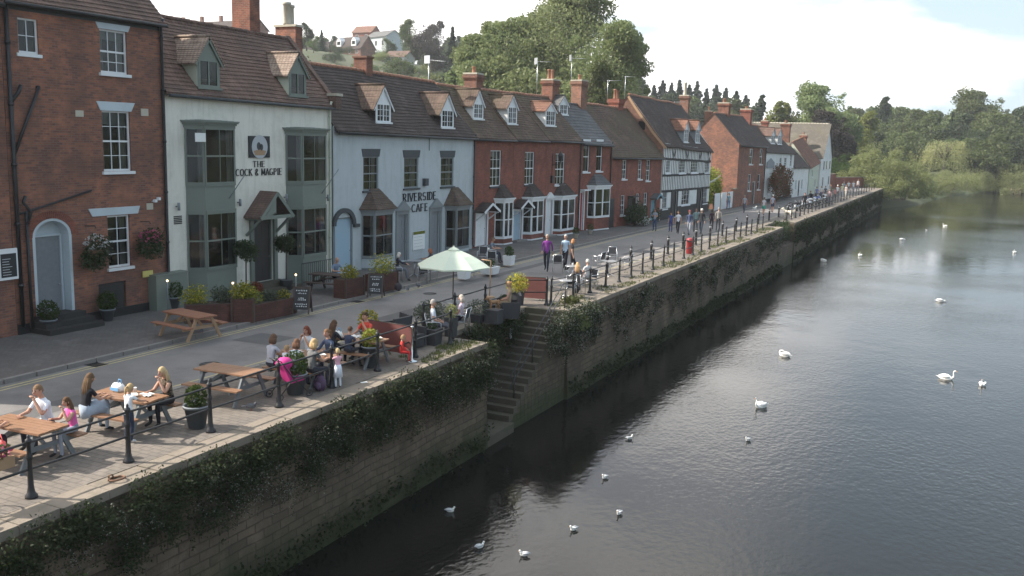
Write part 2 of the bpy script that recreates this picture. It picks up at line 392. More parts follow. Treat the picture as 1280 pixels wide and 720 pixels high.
def roof(b,over=.2,vo=.06,sag=.05,seed=0,course=.2,ridge_m='terracotta',m=None,step=.022):
    mb=MB(); L=b.L; n=max(2,int(math.hypot(b.run+over,b.rise)/course)); nx=max(2,int(L/.55)); k=b.rise/b.run
    def P(x,t,up=0):
        e=b.eav(x); ri=b.rise+(b.rise1-b.rise)*x/L
        y=-over+(b.run+over)*t; z=e-over*k+(ri+over*k)*t
        s_=noise.noise(Vector((x*.35,t*2.2,seed*7.3)))*sag*2
        return (x,y-up*.6,z+s_*math.sin(math.pi*min(1,max(0,t*.85+.08)))+up)
    X=[-vo+(L+2*vo)*i/nx for i in range(nx+1)]
    for j in range(n):
        t0,t1=j/n,(j+1)/n
        for i in range(nx):
            a,c=X[i],X[i+1]
            mb.poly([P(a,t0,step),P(c,t0,step),P(c,t1),P(a,t1)],0); mb.poly([P(a,t0,-.02),P(c,t0,-.02),P(c,t0,step),P(a,t0,step)],0)
    for i in range(nx):
        a,c=X[i],X[i+1]; pa,pc=P(a,1),P(c,1)
        mb.poly([pa,pc,(c,2*b.run+over,b.eav(c)-over*k),(a,2*b.run+over,b.eav(a)-over*k)],0)
        mb.poly([(a,-over,P(a,0)[2]-.1),(c,-over,P(c,0)[2]-.1),P(c,0),P(a,0)],0)
        mb.poly([(a,-over,P(a,0)[2]-.1),(a,.02,P(a,0)[2]-.08),(c,.02,P(c,0)[2]-.08),(c,-over,P(c,0)[2]-.1)],0)
    for x in (X[0],X[-1]):
        for j in range(n):
            p,q=P(x,j/n,step),P(x,(j+1)/n); mb.poly([p,q,(q[0],q[1],q[2]-.1),(p[0],p[1],p[2]-.1)],0)
        q=P(x,1); mb.poly([q,(x,2*b.run+over,b.eav(x)-over*k),(x,2*b.run+over,b.eav(x)-over*k-.1),(q[0],q[1],q[2]-.1)],0)
    o=mb.build('roof',MT[m or b.roof_m],b.root)
    r=MB(); s=0.0
    while s<L:
        e=min(L,s+.42); p,q=Vector(P(s,1)),Vector(P(e,1)); r.tube([p+Vector((0,0,.0)),q+Vector((0,0,rn(0,.02)))],[.1,.108],7,0); s+=.42
    r.build('ridge_tiles',MT[ridge_m],o)
    b.rP=P; return o
def gutter(b,m='black_iron',over=.2):
    g=MB(); z=lambda x:b.eav(x)-over*b.rise/b.run-.1
    g.tube([(0,-over-.06,z(0)),(b.L,-over-.06,z(b.L))],.06,8); g.box(0,b.L,-.03,.0,z(0)-.16,z(0)-.02) if abs(b.e0-b.e1)<.02 else None
    return g.build('gutter',MT[m],b.root)
def downpipe(b,x,z1,z0=0,m='black_iron',r=.045,y=-.09,label=None):
    g=MB(); g.tube([(x,y-.1,z1+.15),(x,y,z1-.1),(x,y,z0+.15),(x,y-.08,z0+.03)],r,8)
    z=z1-.5
    while z>.5: g.tube([(x,y,z-.04),(x,y,z+.04)],r*1.3,8); z-=1.8
    return g.build('downpipe',MT[m],b.root)
def sash(b,R,cols=3,top=3,bot=3,fm='white_paint',y=.07,sill=True,lintel=None,cur=True,bars=.022,fr=.055,sm=None,sash2=True,silld=.09,casement=False,label=None,glaz='glass'):
    x0,x1,z0,z1=R; mb=MB(); zm=(z0+z1)/2
    mb.box(x0,x0+fr,y,y+.07,z0,z1); mb.box(x1-fr,x1,y,y+.07,z0,z1); mb.box(x0+fr,x1-fr,y,y+.07,z1-fr,z1); mb.box(x0+fr,x1-fr,y,y+.07,z0,z0+fr*1.3)
    if sash2: mb.box(x0+fr,x1-fr,y+.005,y+.065,zm-.03,zm+.03)
    if casement: xm=(x0+x1)/2; mb.box(xm-.035,xm+.035,y-.005,y+.065,z0+fr,z1-fr)
    def barz(za,zb,rows):
        for i in range(1,cols):
            x=x0+fr+(x1-x0-2*fr)*i/cols; mb.box(x-bars/2,x+bars/2,y+.015,y+.05,za,zb)
        for j in range(1,rows):
            z=za+(zb-za)*j/rows; mb.box(x0+fr,x1-fr,y+.018,y+.048,z-bars/2,z+bars/2)
    if sash2: barz(zm+.03,z1-fr,top); barz(z0+fr*1.3,zm-.03,bot)
    else: barz(z0+fr*1.3,z1-fr,top)
    w=mb.build('window',MT[fm],b.root)
    g=MB(); g.poly([(x0+fr,y+.04,z0+fr),(x1-fr,y+.04,z0+fr),(x1-fr,y+.04,z1-fr),(x0+fr,y+.04,z1-fr)]); g.build('pane',MT[glaz],w)
    if sill: s=MB(); s.box(x0-.08,x1+.08,-silld,y+.02,z0-.1,z0-.002); s.build('sill',MT[sm or fm],w)
    if lintel:
        lm,h,flare=lintel; l=MB(); l.prism([(x0-.05,-.025,z1+.003),(x1+.05,-.025,z1+.003),(x1+.05+flare,-.025,z1+h),(x0-.05-flare,-.025,z1+h)],(0,.024,0)); l.build('lintel',MT[lm],w)
    if cur:
        c=MB(); wd=(x1-x0)
        for sgn in (0,1):
            a=x0+.02 if sgn==0 else x1-.02-wd*rn(.16,.3); e=a+wd*rn(.16,.28) if sgn==0 else x1-.02
            n=6
            for i in range(n):
                xa=a+(e-a)*i/n; xb=a+(e-a)*(i+1)/n; ya=y+.16+.04*(i%2); yb=y+.16+.04*((i+1)%2)
                c.poly([(xa,ya,z0),(xb,yb,z0),(xb,yb,z1),(xa,ya,z1)])
        if R_.random()<.5: c.poly([(x0,y+.15,z1-(z1-z0)*rn(.12,.35)),(x1,y+.15,z1-(z1-z0)*.25),(x1,y+.15,z1),(x0,y+.15,z1)])
        c.build('curtain',MT['curtain'],w)
    return w
def panel(mb,gb,A,B,z0,z1,cols=2,rows=2,fr=.06,ap=0.0,d=.07,bars=.025,mi=0,mid=True,head=.0):
    """glazed panel standing on the line A-B"""
    A=Vector((A[0],A[1],0));B=Vector((B[0],B[1],0)); u=(B-A); L=u.length; u.normalize()
    def bx(s0,s1,za,zb,dd=d):
        mb.bar(A+u*((s0+s1)/2)+Vector((0,0,za)),A+u*((s0+s1)/2)+Vector((0,0,zb)),s1-s0,dd,mi,up=(u.y,-u.x,0)) if zb-za>s1-s0 or True else None
    bx(0,fr,z0,z1); bx(L-fr,L,z0,z1); bx(fr,L-fr,z1-fr-head,z1); bx(fr,L-fr,z0,z0+fr)
    if ap>0: bx(fr,L-fr,z0+fr,z0+ap)
    zb=z0+max(fr,ap); zt=z1-fr-head
    if mid: bx(fr,L-fr,(zb+zt)/2-.03,(zb+zt)/2+.03,d*.8)
    for i in range(1,cols):
        s=fr+(L-2*fr)*i/cols; bx(s-bars/2,s+bars/2,zb,zt,d*.5)
    for j in range(1,rows):
        z=zb+(zt-zb)*j/rows
        if not(mid and abs(j/rows-.5)<.01): bx(fr,L-fr,z-bars/2,z+bars/2,d*.5)
    a=A+u*fr;c=B-u*fr; gb.poly([(a.x,a.y,zb),(c.x,c.y,zb),(c.x,c.y,zt),(a.x,a.y,zt)])
def bay(b,R,d=.6,cant=.35,fm='white_paint',apron=0.9,apm=None,cornice=True,rm='tile_dark',roofh=.55,cols=(1,2,1),rows=2,name='bay_window',two=None,split=1,rover=.12,cur=True):
    """canted bay. R = x0,x1,z0,z1 of glazing zone (outer width); apron goes to the ground"""
    x0,x1,z0,z1=R; Q=[(x0,-.01),(x0+cant,-d),(x1-cant,-d),(x1,-.01)]
    if split==2: xm=(x0+x1)/2; Q=[(x0,-.01),(x0+cant,-d),(xm,-d),(x1-cant,-d),(x1,-.01)]; cols=(cols[0],cols[1],cols[1],cols[2])
    mb=MB(); gbs=[]; aps=[]
    zones=[(z0,z1)] if not two else two
    for za,zb in zones:
        gb=MB(); gbs.append(gb)
        for i in range(len(Q)-1): panel(mb,gb,Q[i],Q[i+1],za,zb,cols[i],rows)
    lows=[0]+[z[1] for z in zones[:-1]]; 
    for lo,(za,zb) in zip(lows,zones):
        if za-lo>.02:
            ap=MB(); aps.append(ap); c=[(p[0],p[1]) for p in Q]
            for i in range(len(c)-1):
                ap.poly([(*c[i],lo),(*c[i+1],lo),(*c[i+1],za),(*c[i],za)])
                # raised frame rails on the panel
            ap.poly([(*p,za) for p in c])
            for i in range(len(c)-1):
                a=Vector((*c[i],0));e=Vector((*c[i+1],0)); n=Vector(((e-a).y,-(e-a).x,0)).normalized()*.012
                for zz in (lo+.05,za-.05): mb.bar(a+n+Vector((0,0,zz)),e+n+Vector((0,0,zz)),.05,.08)
    o=mb.build(name,MT[fm],b.root); [g_.build('pane',MT['glass'],o) for g_ in gbs]; [a_.build('apron',MT[apm or fm],o) for a_ in aps]
    k=MB(); 
    for za,zb in zones: k.poly([(x0+.1,-.03,za),(x1-.1,-.03,za),(x1-.1,-.03,zb),(x0+.1,-.03,zb)])
    k.build('back_panel',MT['interior'],o)
    if cur:
        c=MB()
        for za,zb in zones:
            for (a,e) in ((x0+cant*.6,x0+cant+.25),(x1-cant-.25,x1-cant*.6)):
                n=6
                for i in range(n):
                    xa=a+(e-a)*i/n; xb=a+(e-a)*(i+1)/n; c.poly([(xa,-d+.18+.04*(i%2),za),(xb,-d+.18+.04*((i+1)%2),za),(xb,-d+.18+.04*((i+1)%2),zb),(xa,-d+.18+.04*(i%2),zb)])
        c.build('curtain',MT['curtain'],o)
    zt=zones[-1][1]
    if cornice:
        c=MB()
        for i,(g,h0,h1) in enumerate(((.05,0,.1),(.1,.1,.17),(.16,.17,.24))):
            P=[(x0-g,0),(x0+cant-g*.6,-d-g),(x1-cant+g*.6,-d-g),(x1+g,0)]
            c.prism([(*p,zt+h0+.001*i) for p in P],(0,0,h1-h0))
        c.build('cornice',MT[fm],o); zt+=.24
    if roofh:
        r=MB(); g=rover; P=[Vector((x0-g,0,zt+.003)),Vector((x0+cant-g*.5,-d-g,zt+.003)),Vector((x1-cant+g*.5,-d-g,zt+.003)),Vector((x1+g,0,zt+.003))]
        T=[Vector((x0+(x1-x0)*.32,0,zt+roofh)),Vector((x1-(x1-x0)*.32,0,zt+roofh))]
        def strip(a,bq,c_,d_,n=4):
            for j in range(n):
                t0,t1=j/n,(j+1)/n; up=Vector((0,0,.025))
                p0=a.lerp(d_,t0)+up;p1=bq.lerp(c_,t0)+up;p2=bq.lerp(c_,t1);p3=a.lerp(d_,t1)
                r.poly([p0,p1,p2,p3]); r.poly([p0-up*2,p1-up*2,p1,p0])
        strip(P[0],P[1],T[0],T[0]); strip(P[1],P[2],T[1],T[0]); strip(P[2],P[3],T[1],T[1])
        r.poly([P[3],P[2],P[1],P[0]])
        r.build('bay_roof',MT[rm],o)
    return o
def dormer(b,pl,pr,pbot,pwt,pap,fm='white_paint',cheek='white_render',rm='tile_brown',front=None,cols=2,rows=3,casement=True,ov=.18,yadj=0,frame=.06):
    k=b.rise/b.run; cx,yf,zb=hit_roof(b,(pl+pr)/2,pbot); yf+=yadj
    x0,_=hit(b,pl,pbot,yf); x1,_=hit(b,pr,pbot,yf); zb=b.eav(cx)+yf*k
    zw=hit(b,(pl+pr)/2,pwt,yf)[1]; za=hit(b,(pl+pr)/2,pap,yf)[1]
    zw=max(zw,zb+.5); za=max(za,zw+.35*(x1-x0)); xm=(x0+x1)/2; e=lambda z:(z-b.eav(cx))/k
    mb=MB(); f=front or fm
    # front wall with the gable, in a frame round the window
    w0,w1,q0,q1=x0+.08,x1-.08,zb+.06,zw-.02
    for (a,c,z0,z1) in ((x0,w0,zb-.25,zw),(w1,x1,zb-.25,zw),(w0,w1,zb-.25,q0),(w0,w1,q1,zw)):
        mb.poly([(a,yf,z0),(c,yf,z0),(c,yf,z1),(a,yf,z1)],0)
    mb.poly([(x0,yf,zw),(x1,yf,zw),(xm,yf,za)],0)
    for x in (x0,x1): mb.poly([(x,yf,zb-.25),(x,yf,zw),(x,e(zw)+.3,zw),(x,yf+.01,zb-.25)],1)
    mb.poly([(w0,yf+.35,q0),(w1,yf+.35,q0),(w1,yf+.35,q1),(w0,yf+.35,q1)],2)
    o=mb.build('dormer',[MT[f],MT[cheek],MT['interior']],b.root)
    r=MB(); yb=e(za)+.2; yw=e(zw)+.3; g=.1
    kz=(za-zw)/(xm-x0); n=4
    for s in (-1,1):
        xe=x0-ov if s<0 else x1+ov; ze=zw-ov*kz
        for j in range(n):
            t0,t1=j/n,(j+1)/n
            def Q(t,y,up): 
                return (xe+(xm-xe)*t,y,ze+(za-ze)*t+up)
            ya=yw+(yb-yw)*t0-.15; yc=yw+(yb-yw)*t1-.15
            r.poly([Q(t0,yf-g,.07),Q(t1,yf-g,.05),Q(t1,yc,.05),Q(t0,ya,.07)]); r.poly([Q(t0,yf-g,.03),Q(t0,yf-g,.07),Q(t0,ya,.07),Q(t0,ya,.03)])
        r.poly([Q(0,yf-g,.0),Q(0,yf-g,.07),Q(1,yf-g,.07),Q(1,yf-g,-.0)]); r.poly([Q(0,yf-g,0),Q(1,yf-g,0),Q(1,yb,0),Q(0,yw,0)])
    r.tube([(xm,yf-g,za+.06),(xm,yb,za+.06)],.07,6)
    r.build('dormer_roof',MT[rm],o)
    bb=MB()
    for s in (-1,1):
        xe=x0-ov*.8 if s<0 else x1+ov*.8; bb.bar((xe,yf-g*.6,zw-ov*.8*kz-.05),(xm,yf-g*.6,za-.05),.03,.12)
    bb.build('bargeboard',MT[fm],o)
    w=MB(); y=yf-.015; fr=frame
    w.box(w0,w0+fr,y,y+.06,q0,q1); w.box(w1-fr,w1,y,y+.06,q0,q1); w.box(w0+fr,w1-fr,y,y+.06,q1-fr,q1); w.box(w0+fr,w1-fr,y,y+.06,q0,q0+fr)
    w.box(xm-.03,xm+.03,y-.004,y+.056,q0+fr,q1-fr)
    for j in range(1,rows):
        z=q0+(q1-q0)*j/rows; w.box(w0+fr,w1-fr,y+.01,y+.04,z-.012,z+.012)
    if cols>2:
        for xx in ((w0+fr+xm)/2,(w1-fr+xm)/2): w.box(xx-.012,xx+.012,y+.01,y+.04,q0+fr,q1-fr)
    w.poly([(w0+fr,y+.03,q0+fr),(w1-fr,y+.03,q0+fr),(w1-fr,y+.03,q1-fr),(w0+fr,y+.03,q1-fr)],1)
    w.box(x0-.05,x1+.05,yf-.09,yf-.02,q0-.09,q0-.004,0)
    w.build('dormer_window',[MT[fm],MT['glass']],o)
    return o
def chimney(b,pl,pr,pt,yo,dy=.9,pots=2,zb=None,bm='brick_stack',cap='stone_cap',potm='terracotta',ztop=None,corb=True,poth=.55,potr=.13):
    x0,_=hit(b,pl,pt+15,yo+dy); x1,_=hit(b,pr,pt+15,yo); x0=min(x0,x1-.5); zt=hit(b,(pl+pr)/2,pt,yo)[1] if ztop is None else ztop
    zb=zb or (b.eav(0)+.3*b.rise); mb=MB(); mb.box(x0,x1,yo,yo+dy,zb,zt-.1)
    if corb:
        for i,g in enumerate((.05,.1,.06)): mb.box(x0-g,x1+g,yo-g,yo+dy+g,zt-.42+i*.1,zt-.32+i*.1)
        n=max(2,int((x1-x0)/.2))
        for i in range(n): 
            x=x0+(x1-x0)*(i+.5)/n; mb.box(x-.05,x+.05,yo-.11,yo-.05,zt-.52,zt-.425)
    o=mb.build('chimney',MT[bm],b.root)
    c=MB(); c.box(x0-.06,x1+.06,yo-.06,yo+dy+.06,zt-.1,zt); c.build('chimney_cap',MT[cap],o)
    fl=MB(); 
    for i in range(pots):
        x=x0+(x1-x0)*(i+.5)/pots; p=MB(); h=poth*rn(.85,1.15)
        p.lathe([(potr,0),(potr*.95,.08),(potr*.85,h*.85),(potr*1.08,h*.88),(potr*1.08,h),(potr*.7,h),(potr*.7,h*.6)],(x,yo+dy/2,zt),10); p.build('chimney_pot',MT[potm],o)
    return o
def door(b,R,m,fm=None,panels=True,y=.09,light=False,recess=True):
    x0,x1,z0,z1=R; mb=MB(); mb.box(x0+.06,x1-.06,y,y+.06,z0,z1-.06,0)
    w=(x1-x0-.12)/2
    if panels:
        for i in (0,1):
            for (a,c) in ((.12,.42),(.5,.92)):
                xa=x0+.06+w*i+.07; xb=x0+.06+w*(i+1)-.07
                mb.box(xa,xb,y-.012,y+.001,z0+(z1-z0)*a,z0+(z1-z0)*c-.1,0)
    o=mb.build('door',MT[m],b.root)
    f=MB(); f.box(x0,x0+.06,y-.05,y+.06,z0,z1); f.box(x1-.06,x1,y-.05,y+.06,z0,z1); f.box(x0+.06,x1-.06,y-.05,y+.06,z1-.06,z1); f.build('door_frame',MT[fm or m],o)
    h=MB(); h.ball((x1-.16,y-.04,z0+1.0),.035,8); h.build('handle',MT['chrome'],o)
    return o
def surround(b,R,m,w=.14,proud=.04,ped=0,cap=0,name='door_surround'):
    x0,x1,z0,z1=R; s=MB(); s.box(x0-w,x0-.002,-proud,-.002,z0,z1); s.box(x1+.002,x1+w,-proud,-.002,z0,z1); s.box(x0-w,x1+w,-proud-.01,-.003,z1+.002,z1+w)
    if ped:
        xm=(x0+x1)/2; z=z1+w+.002
        s.prism([(x0-w-.08,-proud-.1,z),(x1+w+.08,-proud-.1,z),(xm,-proud-.1,z+ped)],(0,proud+.095,0))
    if cap: s.box(x0-w-.06,x1+w+.06,-cap,-.004,z1+w+.002,z1+w+.08)
    return s.build(name,MT[m],b.root)
def porch(b,R,m,rm,d=.6,h=.45,g=.2,brk=True):
    x0,x1,z1=R; xm=(x0+x1)/2; o_=MB()
    for s in (-1,1):
        xe=x0-g if s<0 else x1+g
        o_.prism([(xe,-d,z1),(xm,-d,z1+h),(xm,-d,z1+h+.07),(xe,-d,z1+.07)],(0,d-.004,0))
    o=o_.build('porch_roof',MT[rm],b.root)
    f=MB()
    for s in (-1,1):
        xe=x0-g if s<0 else x1+g; f.bar((xe,-d-.02,z1+.0),(xm,-d-.02,z1+h+.0),.03,.13)
        if brk:
            xb=x0 if s<0 else x1; f.bar((xb,-.03,z1-.5),(xb,-d+.08,z1-.02),.06,.06); f.bar((xb,-.035,z1-.55),(xb,-.035,z1),.06,.06); f.bar((xb,-.07,z1-.03),(xb,-d,z1-.03),.06,.06)
    f.build('porch_frame',MT[m],o); return o
# stroke lettering with serifs
def arc(cx,cz,rx,rz,a0,a1,n=8): return [(cx+rx*math.cos(rad(a0+(a1-a0)*i/n)),cz+rz*math.sin(rad(a0+(a1-a0)*i/n))) for i in range(n+1)]
GL={'T':[[(0,1),(.7,1)],[(.35,0),(.35,1)]],'H':[[(.08,0),(.08,1)],[(.66,0),(.66,1)],[(.08,.5),(.66,.5)]],'E':[[(.08,0),(.08,1)],[(.08,1),(.58,1)],[(.08,.52),(.48,.52)],[(.08,0),(.6,0)]],
'C':[arc(.42,.5,.36,.5,50,310,12)],'O':[arc(.42,.5,.36,.5,0,360,16)],'K':[[(.08,0),(.08,1)],[(.08,.42),(.62,1)],[(.25,.6),(.68,0)]],
'&':[arc(.34,.77,.18,.23,-60,240,10)+[(.62,0)],arc(.32,.27,.26,.27,120,360,10)],'M':[[(.08,0),(.08,1)],[(.08,1),(.42,.15)],[(.42,.15),(.76,1)],[(.76,1),(.76,0)]],
'A':[[(.02,0),(.36,1)],[(.36,1),(.72,0)],[(.15,.33),(.58,.33)]],'G':[arc(.42,.5,.36,.5,50,335,12),[(.5,.42),(.78,.42)],[(.74,.42),(.74,.08)]],
'P':[[(.08,0),(.08,1)],[(.08,1),(.3,1)]+arc(.32,.74,.26,.26,90,-90,8)+[(.08,.48)]],'I':[[(.12,0),(.12,1)]],
'R':[[(.08,0),(.08,1)],[(.08,1),(.3,1)]+arc(.32,.74,.26,.26,90,-90,8)+[(.08,.48)],[(.3,.48),(.66,0)]],'V':[[(.02,1),(.36,0)],[(.36,0),(.7,1)]],
'S':[arc(.34,.74,.26,.26,40,250,9)+arc(.32,.27,.28,.27,70,-140,9)],'D':[[(.08,0),(.08,1)],[(.08,1),(.3,1)]+arc(.3,.5,.38,.5,90,-90,10)+[(.08,0)]],'F':[[(.08,0),(.08,1)],[(.08,1),(.58,1)],[(.08,.5),(.46,.5)]]}
GW={'I':.26,'&':.72,'M':.86,'C':.78,'O':.84,'G':.84,' ':.4}
def lettering(b,text,x0,x1,z0,z1,m='board_black',y=-.03,th=.15,serif=True):
    tot=sum(GW.get(c,.72)+.14 for c in text)-.14; kx=(x1-x0)/tot; kz=z1-z0; x=x0; mb=MB(); w=th*kz
    for c in text:
        for st in GL.get(c,[]):
            for i in range(len(st)-1):
                p,q=st[i],st[i+1]; vert=abs(p[0]-q[0])<.01
                ww=w if (vert or abs(p[0]-q[0])<abs(p[1]-q[1])*1.2) else w*.6
                mb.bar((x+p[0]*kx,y+rn(-.001,.001),z0+p[1]*kz),(x+q[0]*kx,y+rn(-.001,.001),z0+q[1]*kz),.02,ww)
            if serif and len(st)==2:
                for p in st:
                    if p[1] in (0,1) and abs(st[0][1]-st[1][1])>.5: mb.box(x+p[0]*kx-w*.95,x+p[0]*kx+w*.95,y-.012,y+.008,z0+p[1]*kz-w*.22,z0+p[1]*kz+w*.22)
        x+=(GW.get(c,.72)+.14)*kx
    return mb.build('lettering',MT[m],b.root)
# ---------------------------------------------------------------- camera, light, sky
cam=bpy.data.cameras.new('camera'); cam.lens=FPX/1280*36; cam.sensor_width=36; cam.clip_end=4000; cam.clip_start=.1
co=bpy.data.objects.new('camera',cam); C.objects.link(co); bpy.context.scene.camera=co
def w2(c): return Vector((_rt.dot(c),_d.dot(c),_up.dot(c)))
cx_,cy_,cz_=w2(Vector((1,0,0))),w2(Vector((0,-1,0))),w2(Vector((0,0,-1)))
mw=Matrix((cx_,cy_,cz_)).transposed().to_4x4(); mw.translation=Vector((0,0,CAMZ)); co.matrix_world=mw
SD=Vector((1.12,.50,-1)).normalized()
sl=bpy.data.lights.new('sun','SUN'); sl.energy=4.7; sl.angle=rad(.53); sl.color=(1,.93,.82); so=bpy.data.objects.new('sun',sl); C.objects.link(so); so.rotation_euler=SD.to_track_quat('-Z','Y').to_euler()
W=bpy.data.worlds.new('World'); bpy.context.scene.world=W; W.use_nodes=True
def sky():
    t=W.node_tree; N=t.nodes; L=t.links; bg=N['Background']
    s=N.new('ShaderNodeTexSky'); s.sky_type='NISHITA'; s.sun_disc=False; s.sun_elevation=math.asin(-SD.z); s.sun_rotation=math.atan2(-SD.x,-SD.y); s.dust_density=1.5; s.air_density=1.0
    g=N.new('ShaderNodeTexCoord').outputs['Generated']; sp=N.new('ShaderNodeSeparateXYZ'); L.new(g,sp.inputs[0])
    zz=mth(N,L,'ADD',mth(N,L,'MAXIMUM',sp.outputs[2],0),.16); cb=N.new('ShaderNodeCombineXYZ')
    L.new(mth(N,L,'DIVIDE',sp.outputs[0],zz),cb.inputs[0]); L.new(mth(N,L,'DIVIDE',sp.outputs[1],zz),cb.inputs[1]); cb.inputs[2].default_value=3.3
    n1=nz(N,L,.55,7,cb.outputs[0],.55); n2=nz(N,L,1.5,6,cb.outputs[0],.6)
    # cloud cover is thick over the town and breaks towards the river side
    side=mth(N,L,'MULTIPLY',mth(N,L,'ADD',sp.outputs[0],.20),.5)
    f=rampf(N,L,mth(N,L,'SUBTRACT',n1,side),.40,.50)
    shade=rampf(N,L,mth(N,L,'SUBTRACT',n2,mth(N,L,'MULTIPLY',mth(N,L,'ADD',sp.outputs[0],.3),.18)),.34,.54)
    cc=mixc(N,L,shade,(7.0,7.5,8.6),(14.8,14.4,14.0))
    blue=mixc(N,L,.65,s.outputs[0],(6.2,7.7,9.0))
    c=mixc(N,L,f,blue,cc); L.new(c,bg.inputs['Color']); bg.inputs['Strength'].default_value=.078
sky()
sc_=bpy.context.scene; sc_.view_settings.view_transform='Standard'; sc_.view_settings.look='None'; sc_.view_settings.exposure=.84; sc_.view_settings.gamma=1
sc_.cycles.max_bounces=6; sc_.cycles.transparent_max_bounces=8; sc_.cycles.use_denoising=True
# ---------------------------------------------------------------- land, river, street
WL=-3.5
BX=[(-80,-18.5),(150,-18.5),(168,-14.2),(190,-9),(236,-5),(280,8),(330,45),(400,120),(500,300),(700,620),(1600,1500)]
def bx(y):
    for (a,p),(c,q) in zip(BX,BX[1:]):
        if y<=c: return p+(q-p)*max(0,(y-a))/(c-a)
    return BX[-1][1]
def ss(t): t=max(0,min(1,t)); return t*t*(3-2*t)
def hill(x,y):
    if x>-45: return 0
    h=34*ss((-x-62)/135)*ss((y+50)/200)
    return h+noise.noise(Vector((x*.012,y*.012,0)))*3*ss((-x-70)/60)
def land(x,y,t):
    if t>=0: 
        if t<1.5: return -3.2
        if t<52: return -5.5
        if t<58: return -2.5
        return -.5+noise.noise(Vector((x*.02,y*.02,4)))*.6
    base=-.35
    if y>158: base=-.35-1.6*ss((y-158)/40)*ss((t+60)/60)+(-.9 if t>-5 else 0)*ss((y-158)/20)
    return base+hill(x,y)
TT=[-600,-450,-380,-330,-290,-255,-225,-200,-178,-158,-140,-124,-110,-97,-85,-74,-64,-55,-46,-38,-30,-22,-15,-9,-5,-2,0,2.5,5,25,50,55,58,66,90,140,300]
YY=[-80,-40,0,30,60,90,120,145,152,158,165,172,180,190,200,212,225,240,255,270,285,300,320,345,370,400,440,480,530,600,700,800]
tm=MB(); nT=len(TT)
for y in YY:
    for t in TT: x=bx(y)+t; tm.v.append((x,y,land(x,y,t)))
for j in range(len(YY)-1):
    for i in range(nT-1):
        tm.f.append((j*nT+i,j*nT+i+1,(j+1)*nT+i+1,(j+1)*nT+i)); tm.m.append(0); tm.s.append(True)
tag(tm.build('ground',MT['land']),None,None,None,'structure')
wm=MB()
wy=[-80,0,60,120,180,250,330,450,800]
for a,c in zip(wy,wy[1:]):
    for p,q in ((-60,-10),(-10,60),(60,300),(300,900)): wm.poly([(p,a,WL),(q,a,WL),(q,c,WL),(p,c,WL)])
tag(wm.build('river',MT['river_water']),None,None,None,'structure')
# street surfaces: facade-side pavement, road, riverside paving
WX=-13.45; PX=-14.25
FAC=[(-80,-26.4),(8,-26.2),(48.2,-26.1),(61.8,-25.2),(66.5,-24.4),(76.2,-23.4),(90.5,-22.9),(99,-22.2),(109.5,-21.5),(128,-20.6),(146,-19.4),(175,-18.2)]
def lerpt(T,y):
    for (a,p),(c,q) in zip(T,T[1:]):
        if y<=c: return p+(q-p)*max(0,(y-a))/(c-a)
    return T[-1][1]
KB=[(-80,-21.75),(60,-21.75),(80,-21.4),(100,-20.6),(128,-19.4),(150,-18.4),(175,-17.2)]
QK=[(-80,-17.6),(14,-17.55),(22,-17.35),(30,-16.6),(42,-16.1),(50,-15.95),(175,-15.6)]
def strip(name,fa,fb,z,m,ya=-60,yb=172,st=3,skip=None):
    mb=MB(); y=ya
    while y<yb:
        e=min(yb,y+st); mb.poly([(fa(y),y,z),(fb(y),y,z),(fb(e),e,z),(fa(e),e,z)]); y=e
    return tag(mb.build(name,MT[m]),None,None,None,'structure')
fF=lambda y:lerpt(FAC,y)-.8; fK=lambda y:lerpt(KB,y); fQ=lambda y:lerpt(QK,y)
strip('pavement',fF,fK,.0,'paving')
strip('road',fK,fQ,-.11,'asphalt')
# riverside paving with the two stair recesses cut out of it
REC=[(25.95,32.6,-15.15),(77.5,83,-15.0)]
def inrec(y): return any(a<=y<c for a,c,_ in REC)
qs=MB(); ys=sorted(set([-60+3*i for i in range(78)]+[r[0] for r in REC]+[r[1] for r in REC]+[172])); ys=[y for y in ys if y<=172]
for a,c in zip(ys,ys[1:]):
    xe=WX-.52
    for r in REC:
        if r[0]<=(a+c)/2<r[1]: xe=r[2]-.35
    qs.poly([(fQ(a)-.0,a,0),(xe,a,0),(xe,c,0),(fQ(c),c,0)])
tag(qs.build('quayside_paving',MT['setts']),None,None,None,'structure')
def kerb(name,f,hw,z0,z1,ya=-60,yb=172):
    mb=MB(); y=ya
    while y<yb:
        e=y+.92; xa,xe=f(y),f(e); mb.prism([(xa-hw,y,z0),(xa+hw,y,z0),(xe+hw,e-.02,z0),(xe-hw,e-.02,z0)],(0,0,z1-z0+rn(-.004,.004))); y+=.94
    return tag(mb.build(name,MT['kerb']),None,None,None,'structure')
kerb('kerb',fK,.07,-.14,.012); kerb('quayside_kerb',fQ,.07,-.14,.012)
yl=MB()
for f,offs,ya,yb in ((fK,(.32,.52),-60,92),(fQ,(-.3,-.5),-60,150)):
    for o_ in offs:
        y=ya
        while y<yb:
            e=y+2; x0,x1=f(y)+o_,f(e)+o_; yl.poly([(x0-.04,y,-.106),(x0+.04,y,-.106),(x1+.04,e,-.106),(x1-.04,e,-.106)]); y=e
tag(yl.build('road_marking',MT['yellow_paint']),None,None,None,'structure')
